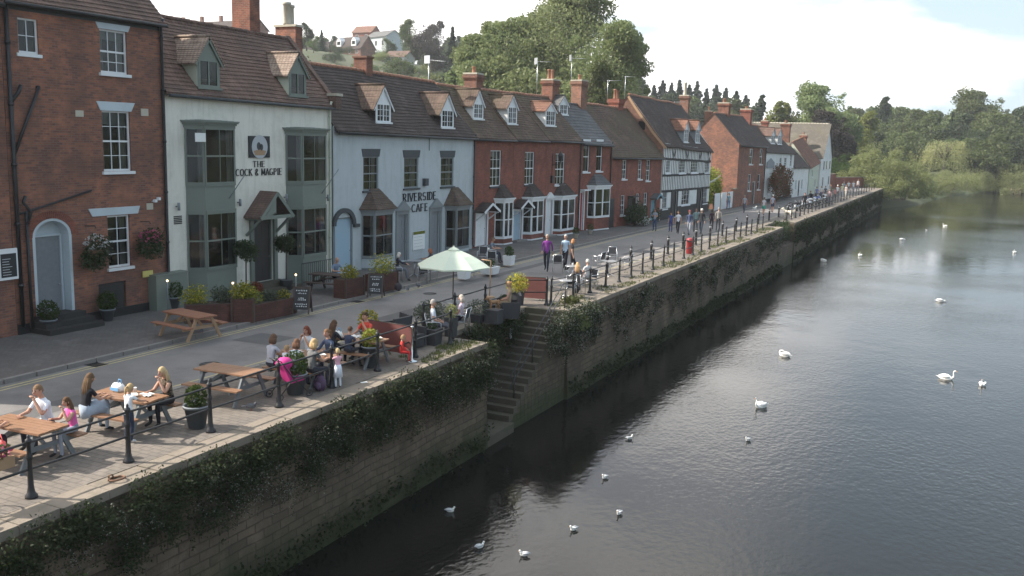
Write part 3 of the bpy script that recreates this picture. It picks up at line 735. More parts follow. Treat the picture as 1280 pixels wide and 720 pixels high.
# ---- river wall
def wallrun(ya,yb,name,label,ends=(False,False),top=0.0,xw=WX):
    o=empty(name,(xw,ya,0),0,label,'wall')
    mb=MB(); L=yb-ya; n=max(2,int(L/.8)); m_=9
    def P(i,j):
        y=L*i/n; z=-.16+(WL-.8+.16)*j/m_; k=noise.noise(Vector((y*.9,z*1.7,ya)))*.05
        return (k+.16*(j/m_),y,z)
    for i in range(n):
        for j in range(m_): mb.poly([P(i,j),P(i,j+1),P(i+1,j+1),P(i+1,j)],0,True)
    for yy,q in ((0,ends[0]),(L,ends[1])):
        if q: mb.poly([(-1.9,yy,-.16),(.0,yy,-.16),(.16,yy,WL-.8),(-1.9,yy,WL-.8)][::(1 if yy==0 else -1)],0)
    mb.build('masonry',MT['quay_stone'],o)
    c=MB(); y=0
    while y<L-.01:
        e=min(L,y+rn(.7,1.25)); h=rn(-.006,.012); g=.012; x0=-.52+rn(-.02,.02); x1=.05+rn(-.015,.02)
        c.prism([(x0,y+g,-.17),(x1,y+g,-.17),(x1+rn(-.015,.015),e-g,-.17),(x0,e-g,-.17)],(0,0,.165+h)); y=e
    c.build('coping',MT['coping'],o)
    return o
wallrun(-30,REC[0][0],'river_wall','near stone river wall with plants hanging over it, before the stone steps',(False,True))
wallrun(REC[0][1],REC[1][0],'river_wall','long stone river wall between the steps and the weedy notch further on',(True,True))
wallrun(REC[1][1],168,'river_wall','far stone river wall running to the trees past the parked motorbikes',(True,True))
e_=MB(); e_.box(-6,.1,0,.5,WL-.8,-.02); tag(e_.build('river_wall',MT['quay_stone'],None,(WX,168,0)),'end face of the river wall beside the big riverside bush','wall')
# ---- steps recess
def recess(ya,yb,xb,steps,name,label):
    o=empty(name,(WX,ya,0),0,label,'steps' if steps else 'wall'); d=xb-WX; L=yb-ya
    mb=MB(); n=8
    for i in range(n):
        a,c=L*i/n,L*(i+1)/n; mb.poly([(d,a,WL-.8),(d,c,WL-.8),(d,c,-.16),(d,a,-.16)])
    mb.build('back_wall',MT['quay_stone'],o)
    c=MB(); y=0
    while y<L-.01:
        e=min(L,y+rn(.6,1)); c.prism([(d-.36,y+.01,-.17),(d+.03,y+.01,-.17),(d+.03,e-.01,-.17),(d-.36,e-.01,-.17)],(0,0,.17)); y=e
    c.build('coping',MT['coping'],o)
    if steps:
        N_=16; y0=1.9; yt=L+.0; st=MB(); rise=3.15/N_; run=(yt-y0)/N_
        for i in range(N_):
            z=-3.15+rise*(i+1); y=y0+run*i; j=rn(-.02,.02)
            st.box(d+.01,-.06+rn(-.02,.02),y+j,y+run+.03,z-rise-.02,z-rn(0,.015))
        st.box(d+.01,.12,0.01,y0+.05,WL-.4,-3.17)
        st.build('treads',MT['steps_stone'],o)
        s=MB()  # wall face below the flight
        for i in range(N_):
            z=-3.15+rise*(i); y=y0+run*i; s.poly([(.0+.0,y,WL-.8),(.0,y+run,WL-.8),(-.055,y+run,z+.0),(-.055,y,z)])
        s.build('side_wall',MT['quay_stone'],o)
    else:
        s=MB(); s.poly([(d,0,-1.4),(.02,0,-1.7),(.02,L,-1.7),(d,L,-1.2)]); s.poly([(.02,0,WL-.8),(.02,L,WL-.8),(.02,L,-1.7),(.02,0,-1.7)]); s.build('ledge',MT['quay_stone'],o)
    return o
recess(*REC[0],True,'river_steps','worn dark stone steps going down to the water between two stretches of wall')
recess(*REC[1],False,'wall_notch','overgrown notch in the river wall before the far bollards')
# ---------------------------------------------------------------- railings and bollards
def post(mb,x,y,h=1.1,r=.046,z=0,n=10):
    mb.lathe([(.11,0),(.11,.04),(.072,.09),(.063,.14),(r*1.15,.2),(r*.9,h*.62),(r*1.25,h*.66),(r*1.25,h*.70),(r*.85,h*.74),(r*.8,h*.9),(r*1.25,h*.92),(r*1.25,h*.97),(r*.6,h*.985),(r*.62,h*1.02),(r*.3,h*1.05)],(x,y,z),n)
def railing(ys,xf,label,zr=(1.0,.52),r=.024,h=1.1):
    o=empty('railing',(xf(ys[0]),ys[0],0),0,label,'railing'); ox,oy=xf(ys[0]),ys[0]
    for y in ys:
        p=MB(); post(p,0,0,h*rn(.985,1.015)); 
        q=p.build('post',MT['black_iron'],o,(xf(y)-ox,y-oy,0)); q.rotation_euler=(rn(-.012,.012),rn(-.02,.02),0)
    for z in zr:
        t=MB(); pts=[]
        for a,c in zip(ys,ys[1:]):
            pts+= [(xf(a)-ox,a-oy,z),(xf((a+c)/2)-ox,(a+c)/2-oy,z-.012)]
        pts.append((xf(ys[-1])-ox,ys[-1]-oy,z)); t.tube(pts,r,7); t.build('rail',MT['black_iron'],o)
    return o
nr=[3.9,6.05,8.2,10.36,12.47,14.67,16.9,18.95,21.0,22.95,25.0]
railing(nr,lambda y:PX,'near black iron railing with two rails beside the picnic tables')
railing([25.6,27.7,29.9,32.0,33.2],lambda y:-15.6 if y<33 else -14.6,'short black railing behind the recessed stone steps')
fr_=[33.4,35.2,37.1,39,40.8,42.5,44.2,45.9,47.7,49.6,51.6,53.5,55.4,57.3,59.4,61.6,64,65.9,67.7,69.5,71.5,73.6]
railing(fr_,lambda y:-14.3 if y>34 else -14.5,'long black railing from the cafe chairs to the weedy notch in the wall',r=.02)
railing([84,86.3,88.6,91,93.4,95.8,98.2,100.6,103,105.5,108,110.5,113,115.5,118,121,124,127,130,133.5,137,140.5,144,147.5,151,155,159,163],lambda y:-14.3,'distant black railing beside the parked motorbikes',r=.02)
# stair handrail
hr=empty('handrail',(-13.75,33.2,0),0,'thin black double handrail sloping down the stone steps','handrail')
t=MB()
for off in (1.0,.62): t.tube([(0,0,off),(0,-.4,off-.02),(0.0,-4.9,-2.75+off)],.02,7)
t.build('rail',MT['dark_trim'],hr)
for k in range(4):
    p=MB(); yy=-.15-k*1.45; zb=(-.0 if k==0 else (yy+.4)*.61); p.tube([(0,yy,zb-.1),(0,yy,zb+1.0)],.024,7); p.build('post',MT['black_iron'],hr)
# second row: separate bollards
bm=MB(); bm.lathe([(.1,0),(.1,.05),(.075,.1),(.07,.75),(.09,.77),(.09,.8),(.06,.83),(.06,.88)],(0,0,0),12,0)
bm.lathe([(.062,.881),(.062,.93)],(0,0,0),12,1); bm.lathe([(.06,.931),(.085,.95),(.085,.99),(.04,1.05),(.015,1.1)],(0,0,0),12,0)
b0=None
for i,y in enumerate([43.0,46.5,50.0,53.2,56.4,59.4,63.0,66.5,70.8,74.5,79.0,83.5,88,93,98]):
    if b0 is None:
        o=bm.build('bollard',[MT['black_iron'],MT['white_paint']],None,(-15.72,y,0)); b0=o
    else:
        o=b0.copy(); C.objects.link(o); o.location=(-15.72,y,0)
    o['category']='bollard'; o['group']='bollards along the quayside kerb'; o['label']='black bollard with a white band standing along the quayside kerb'
# ---------------------------------------------------------------- the terrace of buildings
# left neighbour (mostly out of frame)
b=building('brick_house','dark brick building at the left edge with a framed menu board',(-26.2,11.3),(-26.15,18.85),10.2,10.2,4.6,4.8,'brick_dark','tile_brown')
wall(b,[(4.0,5.0,1.5,3.0),(4.0,5.0,5.0,6.6)]); roof(b,seed=1)
sash(b,(4.0,5.0,1.5,3.0)); sash(b,(4.0,5.0,5.0,6.6)); gutter(b)
# tall brick house
b=building('brick_house','tall three storey brick house with white lintels and hanging baskets',(-26.15,18.87),(-26.1,25.0),10.3,10.3,4.6,4.8,'brick_dark','tile_brown')
W1=rect(b,(22.5,48,23,67)); W2=rect(b,(125,159,38,92)); W3=rect(b,(128.5,163.5,139,214)); W4=rect(b,(135,163,269,334)); D1=rect(b,(42.5,83,282,383))
ar=rect(b,(42,91,272,384)); bh=rect(b,(124,158,353,394))
bh=(bh[0],bh[1],.12,bh[3])
D=(ar[0],ar[1],.35,ar[3]-.02)
wall(b,[W1,W2,W3,W4,D,bh]); roof(b,seed=2); gutter(b)
sash(b,W1,2,2,2,sash2=False,cur=False,silld=.04); sash(b,W2,3,1,2,lintel=('lintel_paint',.26,.12)); sash(b,W3,3,2,2,lintel=('lintel_paint',.30,.16))
x0,x1,z0,z1=W4; sash(b,W4,2,2,2); l=MB(); l.prism([(x0-.6,-.03,z1+.02),(x1+.35,-.03,z1+.02),(x1+.45,-.03,z1+.28),(x0-.75,-.03,z1+.28)],(0,.026,0)); l.build('lintel',MT['lintel_paint'],b.root)
# arched doorway: panel with a round head filling the hole corners
x0,x1,z0,z1=D; xm=(x0+x1)/2; rr=(x1-x0)/2; zs_=z1-rr*.8; s=MB()
n=12; pts=[(xm+rr*math.cos(math.pi*i/n),zs_+rr*.8*math.sin(math.pi*i/n)) for i in range(n+1)]
for i in range(n):
    a,c=pts[i],pts[i+1]; s.poly([(a[0],-.006,a[1]),(c[0],-.006,c[1]),(c[0],-.006,z1+.02),(a[0],-.006,z1+.02)][::1 if False else -1])
s.build('arch_corner',MT['brick_dark'],b.root)
s=MB()
for i in range(n):   # brick voussoirs
    for q in range(3):
        t0=math.pi*(i+q/3+.04)/n; t1=math.pi*(i+(q+1)/3-.04)/n
        P=lambda t,r_:(xm+(rr+r_)*math.cos(t),-.022,zs_+(rr*.8+r_)*math.sin(t)); s.prism([P(t0,0),P(t0,.24),P(t1,.24),P(t1,0)],(0,.02,0))
s.build('brick_arch',MT['brick_red'],b.root)
s=MB()
for i in range(n):
    a,c=pts[i],pts[i+1]; k=.86
    f=lambda p,k:(xm+(p[0]-xm)*k,zs_+(p[1]-zs_)*k)
    s.prism([(a[0],.0,a[1]),(*[f(a,k)[0]],.0,f(a,k)[1]),(f(c,k)[0],.0,f(c,k)[1]),(c[0],.0,c[1])],(0,.5,0))
s.box(x0,x0+rr*.14,.0,.5,z0,zs_); s.box(x1-rr*.14,x1,.0,.5,z0,zs_); s.box(x0+rr*.14,x1-rr*.14,.42,.5,zs_+.0,z1)
s.build('door_lining',MT['lintel_paint'],b.root)
door(b,(x0+.12,x1-.12,z0,zs_+.02),'door_grey','lintel_paint',y=.38,panels=False)
st=MB(); 
for i in range(3): st.box(x0-.25+.08*i,x1+.35-.1*i,-.95+.3*i,.35,-.01+.0,.16*(i+1))
st.build('doorstep',MT['black_timber'],b.root)
s=MB(); s.box(bh[0]+.05,bh[1]-.05,.05,.1,bh[2],bh[3]-.02); s.build('cellar_hatch',MT['black_timber'],b.root)
pl=MB(); pl.box(0,x0-.27,-.03,-.002,-.02,.32); pl.box(x1+.37,b.L,-.03,-.002,-.02,.30); pl.build('plinth',MT['black_iron'],b.root)
for p in ((94,104,138,146),(176,185,136,145),(183,191,254,262)):
    R=rect(b,p); v=MB(); v.box(R[0],R[1],-.02,-.002,R[2],R[3]); 
    for k in range(3): z=R[2]+(R[3]-R[2])*(k+.5)/3; v.box(R[0]+.03,R[1]-.03,-.028,-.021,z-.012,z+.012)
    v.build('air_vent',MT['vent_cream'],b.root)
pipe=MB(); xx=.12; pipe.tube([(xx,-.1,10.1),(xx,-.1,.25)],.065,8); xa,za=hit(b,46,109); pipe.tube([(xx,-.1,4.9+.6),(xa,-.1,za)],.05,8); pipe.tube([(xa,-.1,za),(xa,.01,za)],.05,8); pipe.tube([(xx+.0,-.1,za-.5),(xx+.25,-.12,za-.2),(xx+.35,-.12,za+.02)],.06,8)
xc,zc=hit(b,30,265); xd,zd=hit(b,112,238); pipe.tube([(xc,-.1,.1),(xc,-.1,zc)],.05,8); pipe.tube([(xx,-.1,zc-.05),(xc,-.1,zc),(xd,-.08,zd)],.035,8); pipe.tube([(xc-.02,-.13,zc+.5),(xc-.1,-.13,zc+.3),(xc+.15,-.13,zc),(xc,-.13,zc-.35)],.05,8)
for z in (1.5,3.4,5.2,7,8.8): pipe.tube([(xx,-.1,z),(xx,-.1,z+.1)],.09,8)
pipe.build('soil_pipe',MT['black_iron'],b.root); downpipe(b,b.L-.12,10.1,.2,r=.055)
cl=MB(); xk,zk=hit(b,190,251)
for k in range(2): cl.box(xk+.16*k,xk+.16*k+.1,-.16,-.05,zk-.05+.07*k,zk+.05+.07*k)
cl.tube([(xk,-.0,zk-.02),(xk,-.1,zk)],.02,6); cl.build('flood_lamp',MT['white_paint'],b.root)
# white pub
b=building('pub','white rendered pub with sage green two storey bays and a gabled porch',(-26.1,25.02),(-26.1,34.72),7.95,7.85,2.5,2.78,'cream_render','tile_brown',cat='pub')
D=rect(b,(316,341,272,352)); D=(D[0],D[1],.3,D[3]); wall(b,[D]); roof(b,sag=.07,seed=3,ridge_m='tile_brown')
door(b,D,'dark_door','sage_paint',y=.12); surround(b,D,'sage_paint',.2,.1)
def pubbay(px):
    l,r,u0,u1,g0,g1,d,cant=px
    x0=hit(b,l,(u0+u1)/2,0)[0]; x1=hit(b,r,(u0+u1)/2,-d)[0]+cant*.9; mp=(l+r)/2
    ut=hit(b,mp,u0,-d)[1]; ub=hit(b,mp,u1,-d)[1]; gt=hit(b,mp,g0,-d)[1]; gb_=hit(b,mp,g1,-d)[1]
    return bay(b,(x0,x1,gb_,gt),d,cant,'sage_paint',two=[(gb_,gt),(ub,ut)],rm='sage_paint',roofh=.05,rover=.2,cols=(1,2,1),rows=2)
pubbay((231,294,160,230,266,336,.55,.42)); pubbay((357,408,168,228,260,320,.55,.42))
# porch
x0,x1=D[0]-.3,D[1]+.05; zt=hit(b,330,272)[1]+.05; pd=MB()
po=porch(b,(x0,x1,zt),'sage_paint','tile_brown',.9,1.0,.22,False); f=MB(); xm=(x0+x1)/2
f.prism([(x0+.1,-.88,zt+.12),(xm-.05,-.88,zt+.8),(xm-.05,-.88,zt+.25),(x0+.45,-.88,zt+.12)],(0,.03,0)); f.bar((x0-.2,-.88,zt+.05),(x1+.2,-.88,zt+.05),.08,.14)
for x in (x0-.1,x1+.1): f.bar((x,-.86,zt-.0),(x,-.02,zt-.0),.1,.12); f.bar((x,-.05,zt-.7),(x,-.75,zt-.05),.09,.09)
f.build('porch_bracket',MT['sage_paint'],b.root)
st=MB(); st.box(x0-.4,x1+.5,-1.1,-.003,-.01,.15); st.box(x0-.2,x1+.3,-.75,-.002,.151,.3); st.build('doorstep',MT['steps_stone'],b.root)
dormer(b,247,275,111,74,47,'sage_paint','sage_light','tile_light','sage_paint',2,1,frame=.07); dormer(b,361,383,121,90,67,'sage_paint','sage_light','tile_light','sage_paint',2,1,frame=.07)
# picture sign and name
R=rect(b,(310,336,170,197)); s=MB(); s.box(R[0],R[1],-.06,-.004,R[2],R[3],0); xm,zm=(R[0]+R[1])/2,(R[2]+R[3])/2; rr=(R[1]-R[0])*.38
s.prism([(xm+rr*math.cos(a*math.pi/12),-.066,zm+rr*math.sin(a*math.pi/12)) for a in range(24)],(0,.004,0),1)
for (dx,dz,w_,h_) in ((-.1,.05,.2,.26),(.16,-.02,.16,.22)): s.prism([(xm+(dx+w_*math.cos(a*math.pi/8))*rr*1.3,-.071,zm+(dz+h_*math.sin(a*math.pi/8))*rr*1.3) for a in range(16)],(0,.004,0),2)
s.prism([(xm-rr*.8,-.0695,zm-rr*.35),(xm-rr*.6,-.0695,zm-rr*.72),(xm+rr*.6,-.0695,zm-rr*.72),(xm+rr*.8,-.0695,zm-rr*.35),(xm,-.0695,zm-rr*.2)],(0,.003,0),3)
s.build('picture_sign',[MT['board_black'],MT['gull_grey'],MT['dark_trim'],MT['wood_pale']],b.root)
R=rect(b,(315.5,331,201.5,208.5)); lettering(b,'THE',*R); R=rect(b,(294,352,211,219)); lettering(b,'COCK & MAGPIE',*R)
for p in ((220,258),(297,253),(355,246.5),(407,247)):
    xk,zk=hit(b,*p); w=MB(); w.tube([(xk,-.0,zk),(xk,-.13,zk)],.03,6); w.tube([(xk,-.14,zk-.14),(xk,-.14,zk+.14)],.05,8); w.build('wall_lamp',MT['lead'],b.root)
for (p,q) in (((272,247),(296,218)),((389,241),(414,211))):
    xa,za=hit(b,*p,-.02); w=MB(); xc,zc=hit(b,*q,-.9); w.tube([(xa,-.6,za),(xc,-1.3,zc)],.018,6); w.build('flag_pole',MT['lead'],b.root)
v=MB(); R=rect(b,(217,227,269,280)); 
for k in range(5): z=R[2]+(R[3]-R[2])*k/5; v.box(R[0],R[1],-.02,-.003,z,z+.04)
v.build('air_vent',MT['black_iron'],b.root)
v=MB(); R=rect(b,(236,249,166,177),-.3); v.box(R[0],R[1],-.62,-.6,R[2],R[3]); v.build('window_notice',MT['paper'],b.root)
downpipe(b,b.L-.22,7.7,.1,'sage_light',.05); gutter(b,'dark_trim')
pp=MB(); # raised verge at the far end, with a small kneeler
for j in range(8):
    t0,t1=j/8,(j+1)/8; A=b.rP(b.L,t0); B_=b.rP(b.L,t1); pp.prism([(b.L-.02,A[1],A[2]+.02),(b.L+.26,A[1],A[2]+.02),(b.L+.26,B_[1],B_[2]+.02),(b.L-.02,B_[1],B_[2]+.02)],(0,-.0,.14))
pp.box(b.L-.1,b.L+.3,-.34,.1,7.55,8.1); pp.build('parapet',MT['tile_brown'],b.root); kb=MB(); kb.box(b.L-.14,b.L+.34,-.4,.14,8.1,8.22); kb.build('kneeler',MT['stone_cap'],b.root)
chimney(b,290,325,10,2.45,1.0,2,ztop=13.2,zb=9.0); chimney(b,347,378,29,2.9,1.2,2,zb=8.0,bm='brick_dark',cap='stone_cap',potm='stone_cap',poth=1.0,potr=.2,corb=False)
# blue cafe
b=building('cafe','pale blue rendered cafe with grey bay windows and two dormers',(-26.1,34.98),(-26.1,48.22),6.8,6.66,2.75,2.95,'blue_render','tile_dark',cat='cafe')
U=[rect(b,p) for p in ((454,473,196,238),(505,523,197,235),(551,567,197,233))]
AD=rect(b,(417,441,272,338)); AD=(AD[0],AD[1],.02,AD[3]); d1=rect(b,(497,508,268,327)); d2=rect(b,(538.5,549,264,315)); d1=(d1[0],d1[1],.05,d1[3]); d2=(d2[0],d2[1],.05,d2[3])
wall(b,U+[AD,d1,d2]); roof(b,sag=.08,seed=4); gutter(b)
for u in U: sash(b,u,2,2,2,'grey_paint',sm='dark_trim',lintel=('dark_trim',.38,.1),y=.05)
door(b,AD,'blue_door','grey_paint',y=.1,panels=False); door(b,d1,'door_grey','grey_paint'); door(b,d2,'door_grey','grey_paint')
for d_ in (d1,d2): surround(b,d_,'grey_paint',.2,.05,ped=.5)
hd=MB(); x0,x1,_,z1=AD; xm=(x0+x1)/2; rr=(x1-x0)/2+.14; n=12
pr=[(xm+rr*math.cos(math.pi*i/n),z1-.35+rr*.9*math.sin(math.pi*i/n)) for i in range(n+1)]
pi_=[(xm+(rr-.2)*math.cos(math.pi*i/n),z1-.35+(rr*.9-.2)*math.sin(math.pi*i/n)) for i in range(n+1)]
for i in range(n): hd.prism([(pr[i][0],-.12,pr[i][1]),(pr[i+1][0],-.12,pr[i+1][1]),(pi_[i+1][0],-.12,pi_[i+1][1]),(pi_[i][0],-.12,pi_[i][1])],(0,.117,0))
hd.box(x1+.0,x1+.4,-.14,-.003,z1-.5,z1-.35); hd.build('hood_moulding',MT['dark_trim'],b.root)
for (p,r_) in (((452,491,268,321),0),((556.5,586.5,262,310),0)):
    l,rg,t_,d_=p; mp=(l+rg)/2; x0=hit(b,l,(t_+d_)/2,0)[0]; x1=hit(b,rg,(t_+d_)/2,-.55)[0]+.27; bay(b,(x0,x1,hit(b,mp,d_,-.55)[1],hit(b,mp,t_,-.55)[1]),.55,.3,'grey_paint',apm='blue_render',rm='tile_mossy',roofh=.95,cols=(1,2,1),rows=2,rover=.22)
R=rect(b,(503,545,241,250.5)); lettering(b,'RIVERSIDE',*R,th=.2); R=rect(b,(514,534.5,255,264)); lettering(b,'CAFE',*R,th=.2)
R=rect(b,(515.5,530,289,312)); s=MB(); s.box(R[0],R[1],-.05,-.003,R[2],R[3],0); s.box(R[0],R[1],-.055,-.051,R[3]-.16,R[3],1)
for k in range(7): z=R[3]-.3-k*.17; s.box(R[0]+.08,R[1]-.1-rn(0,.2),-.053,-.0505,z,z+.02,2)
s.build('menu_board',[MT['paper'],MT['leaf_lime'],MT['gull_grey']],b.root)
R=rect(b,(528,532,223,232)); s=MB(); s.box(R[0],R[1],-.2,-.003,R[2],R[3]); s.build('alarm_box',MT['dark_trim'],b.root)
dormer(b,469.5,488.5,154,129,107,'white_paint','tile_dark','tile_mossy','white_paint',4,3,ov=.3); dormer(b,551,567,160.5,137,117,'white_paint','tile_dark','tile_mossy','white_paint',4,3,ov=.3)
chimney(b,442,466,69,2.5,.8,0,zb=8.5,corb=False,cap='brick_warm'); downpipe(b,b.L-.1,6.5,.1); chimney(b,580,604,90,2.6,.9,1,zb=8,bm='brick_dark',poth=.35)
c_=MB(); c_.tube([(8.2,-.03,6.5),(8.2,-.03,5.7)],.015,5); c_.build('cable',MT['black_iron'],b.root)
# three red terraced houses
PR=[Vector((-26.1,48.25,0)),F(639,305,-25.85),F(679.8,300,-25.5),F(722,292,-25.2)]
for p in PR: p.z=0
info=[('first red brick terraced house after the cafe, with a white panelled door',(612.8,626.7,188,233),(618,641,253,297),(595,608,268,310),'white_paint',[(591,604,149.6,129,112,'white_paint','white_render','tile_mossy')]),
('middle red brick terraced house with a pale blue door under a gabled hood',(656,668,190,231),(653,679,251,291),(641,651.5,263,306),'blue_door',[(634,646,156,133,119,'white_paint','white_render','tile_mossy')]),
('third red brick terraced house with a lantern bracket beside its upper window',(694,706,192,231),(691,718,249,287),(680.5,689.5,250,294),'white_paint',[(681.5,694,158,138,128,'white_paint','white_render','tile_orange')])]
for i,(lab,w_,by,dr,dm,drs) in enumerate(info):
    b=building('terraced_house',lab,PR[i]+Vector((0,.01,0)),PR[i+1]-Vector((0,.01,0)),6.63,6.6,2.75,2.85,'brick_red','tile_mossy')
    U=rect(b,w_); d_=rect(b,dr); d_=(max(.15,d_[0]),d_[1],.08,d_[3]); wall(b,[U,d_]); roof(b,sag=.07,seed=5+i,vo=.02); gutter(b)
    sash(b,U,3,2,2,sm='white_paint'if i==2 else 'dark_trim'); door(b,d_,dm,'white_paint')
    l,rg,t_,q_=by; mp=(l+rg)/2; x0=hit(b,l,(t_+q_)/2,0)[0]; x1=min(b.L-.1,hit(b,rg,(t_+q_)/2,-.5)[0]+.27)
    bay(b,(x0,x1,hit(b,mp,q_,-.5)[1],hit(b,mp,t_,-.5)[1]),.5,.3,'white_paint',apm='brick_red',rm='tile_dark',roofh=.8,cols=(1,1,1),rows=1,split=2,rover=.1)
    surround(b,d_,'white_paint',.12,.05,ped=.4 if i==2 else 0)
    if i<2: porch(b,(d_[0]-.1,d_[1]+.1,d_[3]+.16),'white_paint','tile_dark',.75,.5,.22)
    for q in drs: dormer(b,*q[:5],*q[5:],None,4,3)
    st=MB(); st.box(d_[0]-.1,d_[1]+.15,-.4,-.002,-.01,.08); st.build('doorstep',MT['kerb'],b.root)
    if i==1: chimney(b,677,699,98,2.6,.9,2,zb=8,poth=.6)
    if i==2:
        downpipe(b,b.L-.12,6.4,.1); xk,zk=hit(b,690,196); lt=MB(); lt.tube([(xk+.05,0,zk-.55),(xk+.05,-.6,zk-.5),(xk+.05,-.62,zk-.3)],.025,6); lt.tube([(xk+.05,0,zk-1.6),(xk+.05,-.03,zk+.2)],.02,6)
        lt.lathe([(.05,-.3),(.1,-.28),(.16,.08),(.2,.1),(.1,.24),(.04,.3),(.02,.42)],(xk+.05,-.62,zk),6,sm=False); lt.box(xk-.12,xk+.12,-.14,-.003,zk-1.75,zk-1.25); lt.build('lantern_bracket',MT['black_iron'],b.root)
# narrow red house with slate roof
b=building('terraced_house','narrow red brick house with a slate roof and tall white sashes',PR[3]+Vector((0,.02,0)),(-24.4,66.5),6.45,6.4,2.75,2.7,'brick_red','slate')
U=[rect(b,p) for p in ((729,737,177,215),(745.5,753,177,214))]; d_=rect(b,(722.8,728,240,289)); d_=(max(.1,d_[0]),d_[1]+.1,.05,d_[3]); wall(b,U+[d_]); roof(b,seed=9,m='slate',course=.28,ridge_m='slate'); gutter(b)
for u in U: sash(b,u,1,1,1,sill=True,lintel=('white_paint',.16,.02))
door(b,d_,'red_door','white_paint'); surround(b,d_,'white_paint',.1,.05,cap=.5)
x0=hit(b,734,252,0)[0]; x1=min(b.L-.15,hit(b,757,252,0)[0]); bay(b,(x0,x1,hit(b,745,271,-.5)[1],hit(b,745,236,-.5)[1]),.5,.25,'white_paint',apm='brick_red',rm='slate',roofh=.8,cols=(1,1,1),rows=1,split=2)
dormer(b,698.5,709.5,144,130,120,'white_paint','white_render','slate',None,4,2); chimney(b,714,734,99,2.4,.9,1,zb=8,bm='brick_warm',poth=.35); downpipe(b,b.L-.05,6.3)
# lower red cottage
b=building('cottage','lower red brick cottage with climbing plants round its dark door',(-24.4,66.55),(-23.4,76.15),5.5,5.45,3.5,3.8,'brick_red','tile_mossy')
U=[rect(b,p) for p in ((777.7,783.3,200,224),(797.5,802.3,200,224),(807.6,812.8,200,226),(775.8,781,244,269),(795,799,242,264),(804,809,241,270))]
d_=rect(b,(785,792,248,275)); e_=rect(b,(813.5,819,250,269)); d_=(d_[0],d_[1],.05,d_[3]); e_=(e_[0],min(b.L-.3,e_[1]),.05,e_[3]); wall(b,U+[d_,e_]); roof(b,sag=.12,seed=10); gutter(b)
for u in U: sash(b,u,2,2,2,sm='white_paint')
door(b,d_,'dark_door','dark_door'); door(b,e_,'teal_door','teal_door'); surround(b,d_,'dark_door',.12,.08,cap=.5); porch(b,(e_[0]-.1,e_[1]+.1,e_[3]+.1),'teal_door','slate',.6,.4,.15,False)
chimney(b,760,779,123,3.3,.95,2,zb=7.5,bm='brick_red',cap='brick_red',poth=.7); pl=MB(); pl.box(0,.9,-.02,-.002,.0,2.2); pl.build('side_door',MT['dark_door'],b.root)
# timber framed house
b=building('timber_house','black and white timber framed house with a tall sagging roof',(-23.4,76.35),(-22.9,90.4),6.45,5.95,3.3,4.0,'white_render','tile_dark',rise1=4.2)
U=[rect(b,p) for p in ((832.5,838,200.5,216.5),(849,856.8,200.5,216.5),(864,872.3,200.5,216),(881,886.8,201,216))]
D=[rect(b,p) for p in ((839.5,844.8,237,266),(871.5,876,235,262))]; D=[(q[0],q[1]+.2,.05,q[3]) for q in D]
D=[q for q in D if q[1]<b.L-.1]; U=[(q[0],min(q[1],b.L-.15),q[2],q[3]) for q in U if q[0]<b.L-.5]
S=[rect(b,p) for p in ((828,834,240,261),(852,862,237,256),(878.5,884,233,254))]; S=[(q[0],min(q[1],b.L-.2),q[2],q[3]) for q in S if q[0]<b.L-.6]
wall(b,U+D+S); roof(b,sag=.2,seed=11)
for u in U: sash(b,u,4,4,4,sash2=False,lintel=None,y=.03,bars=.02)
for u in D: door(b,u,'dark_door','black_timber',panels=False)
for u in S: sash(b,u,3,3,3,sash2=False,y=.04)
tb=MB(); 
zt=hit(b,860,236)[1]; zm1=hit(b,860,217.5)[1]; zm2=hit(b,860,198)[1]; rows=[zt,zm1,zm2]
hor=[lambda x,z=z:z-(.35*x/b.L if z>4 else .1*x/b.L) for z in rows]; topf=lambda x:b.eav(x)-.12
for f_ in hor+[topf]:
    for i in range(12): xa=b.L*i/12; xb=b.L*(i+1)/12; tb.bar((xa,-.012,f_(xa)+rn(-.02,.02)),(xb,-.012,f_(xb)+rn(-.02,.02)),.02,.2)
def clear(x,z): return not any(u[0]-.1<x<u[1]+.1 and u[2]-.1<z<u[3]+.1 for u in U)
x=.12
while x<b.L:
    for lo,hi in ((hor[0],hor[1]),(hor[1],hor[2]),(hor[2],topf)):
        za,zb=lo(x)+.1,hi(x)-.1
        if zb-za<.1: continue
        if clear(x,(za+zb)/2): tb.box(x-.055,x+.055+rn(-.02,.02),-.014,-.002,za,zb)
    x+=.45
for xc in (b.L*.2,b.L*.46,b.L*.74,b.L*.95):
    za,zb=hor[2](xc)+.05,topf(xc); 
    for s in (-1,1): tb.bar((xc,-.013,za),(xc+s*.55,-.013,zb),.014,.14)
for u in D: tb.box(u[0]-.22,u[0]-.003,-.06,-.002,0,zt); tb.box(u[1]+.003,u[1]+.22,-.06,-.002,0,zt)
tb.build('timber_frame',MT['black_timber'],b.root)
pl=MB(); prev=0
for u in D+[(b.L,b.L,0,0)]: pl.box(prev+.23 if prev else 0,u[0]-.23 if u[0]<b.L else b.L,-.04,-.003,-.02,.95); prev=u[1]
pl.build('plinth',MT['black_timber'],b.root)
gb=MB(); D_=b.run*2    # bare brick gable above the lower cottage
gb.poly([(-.004,0,5.3),(-.004,0,b.e0),(-.004,b.run,b.e0+b.rise-.05),(-.004,D_,b.e0),(-.004,D_,5.3)][::-1]); gb.build('brick_gable',MT['brick_warm'],b.root)
gg=MB(); gg.box(-.03,-.006,1.7,2.3,7.5,8.2); gg.build('gable_opening',MT['interior'],b.root)
ve=MB()
for j in range(6): 
    A=b.rP(0,j/6);B_=b.rP(0,(j+1)/6); ve.bar((-.05,A[1],A[2]-.18),(-.05,B_[1],B_[2]-.18),.06,.2)
ve.build('bargeboard',MT['wood_pale'],b.root)
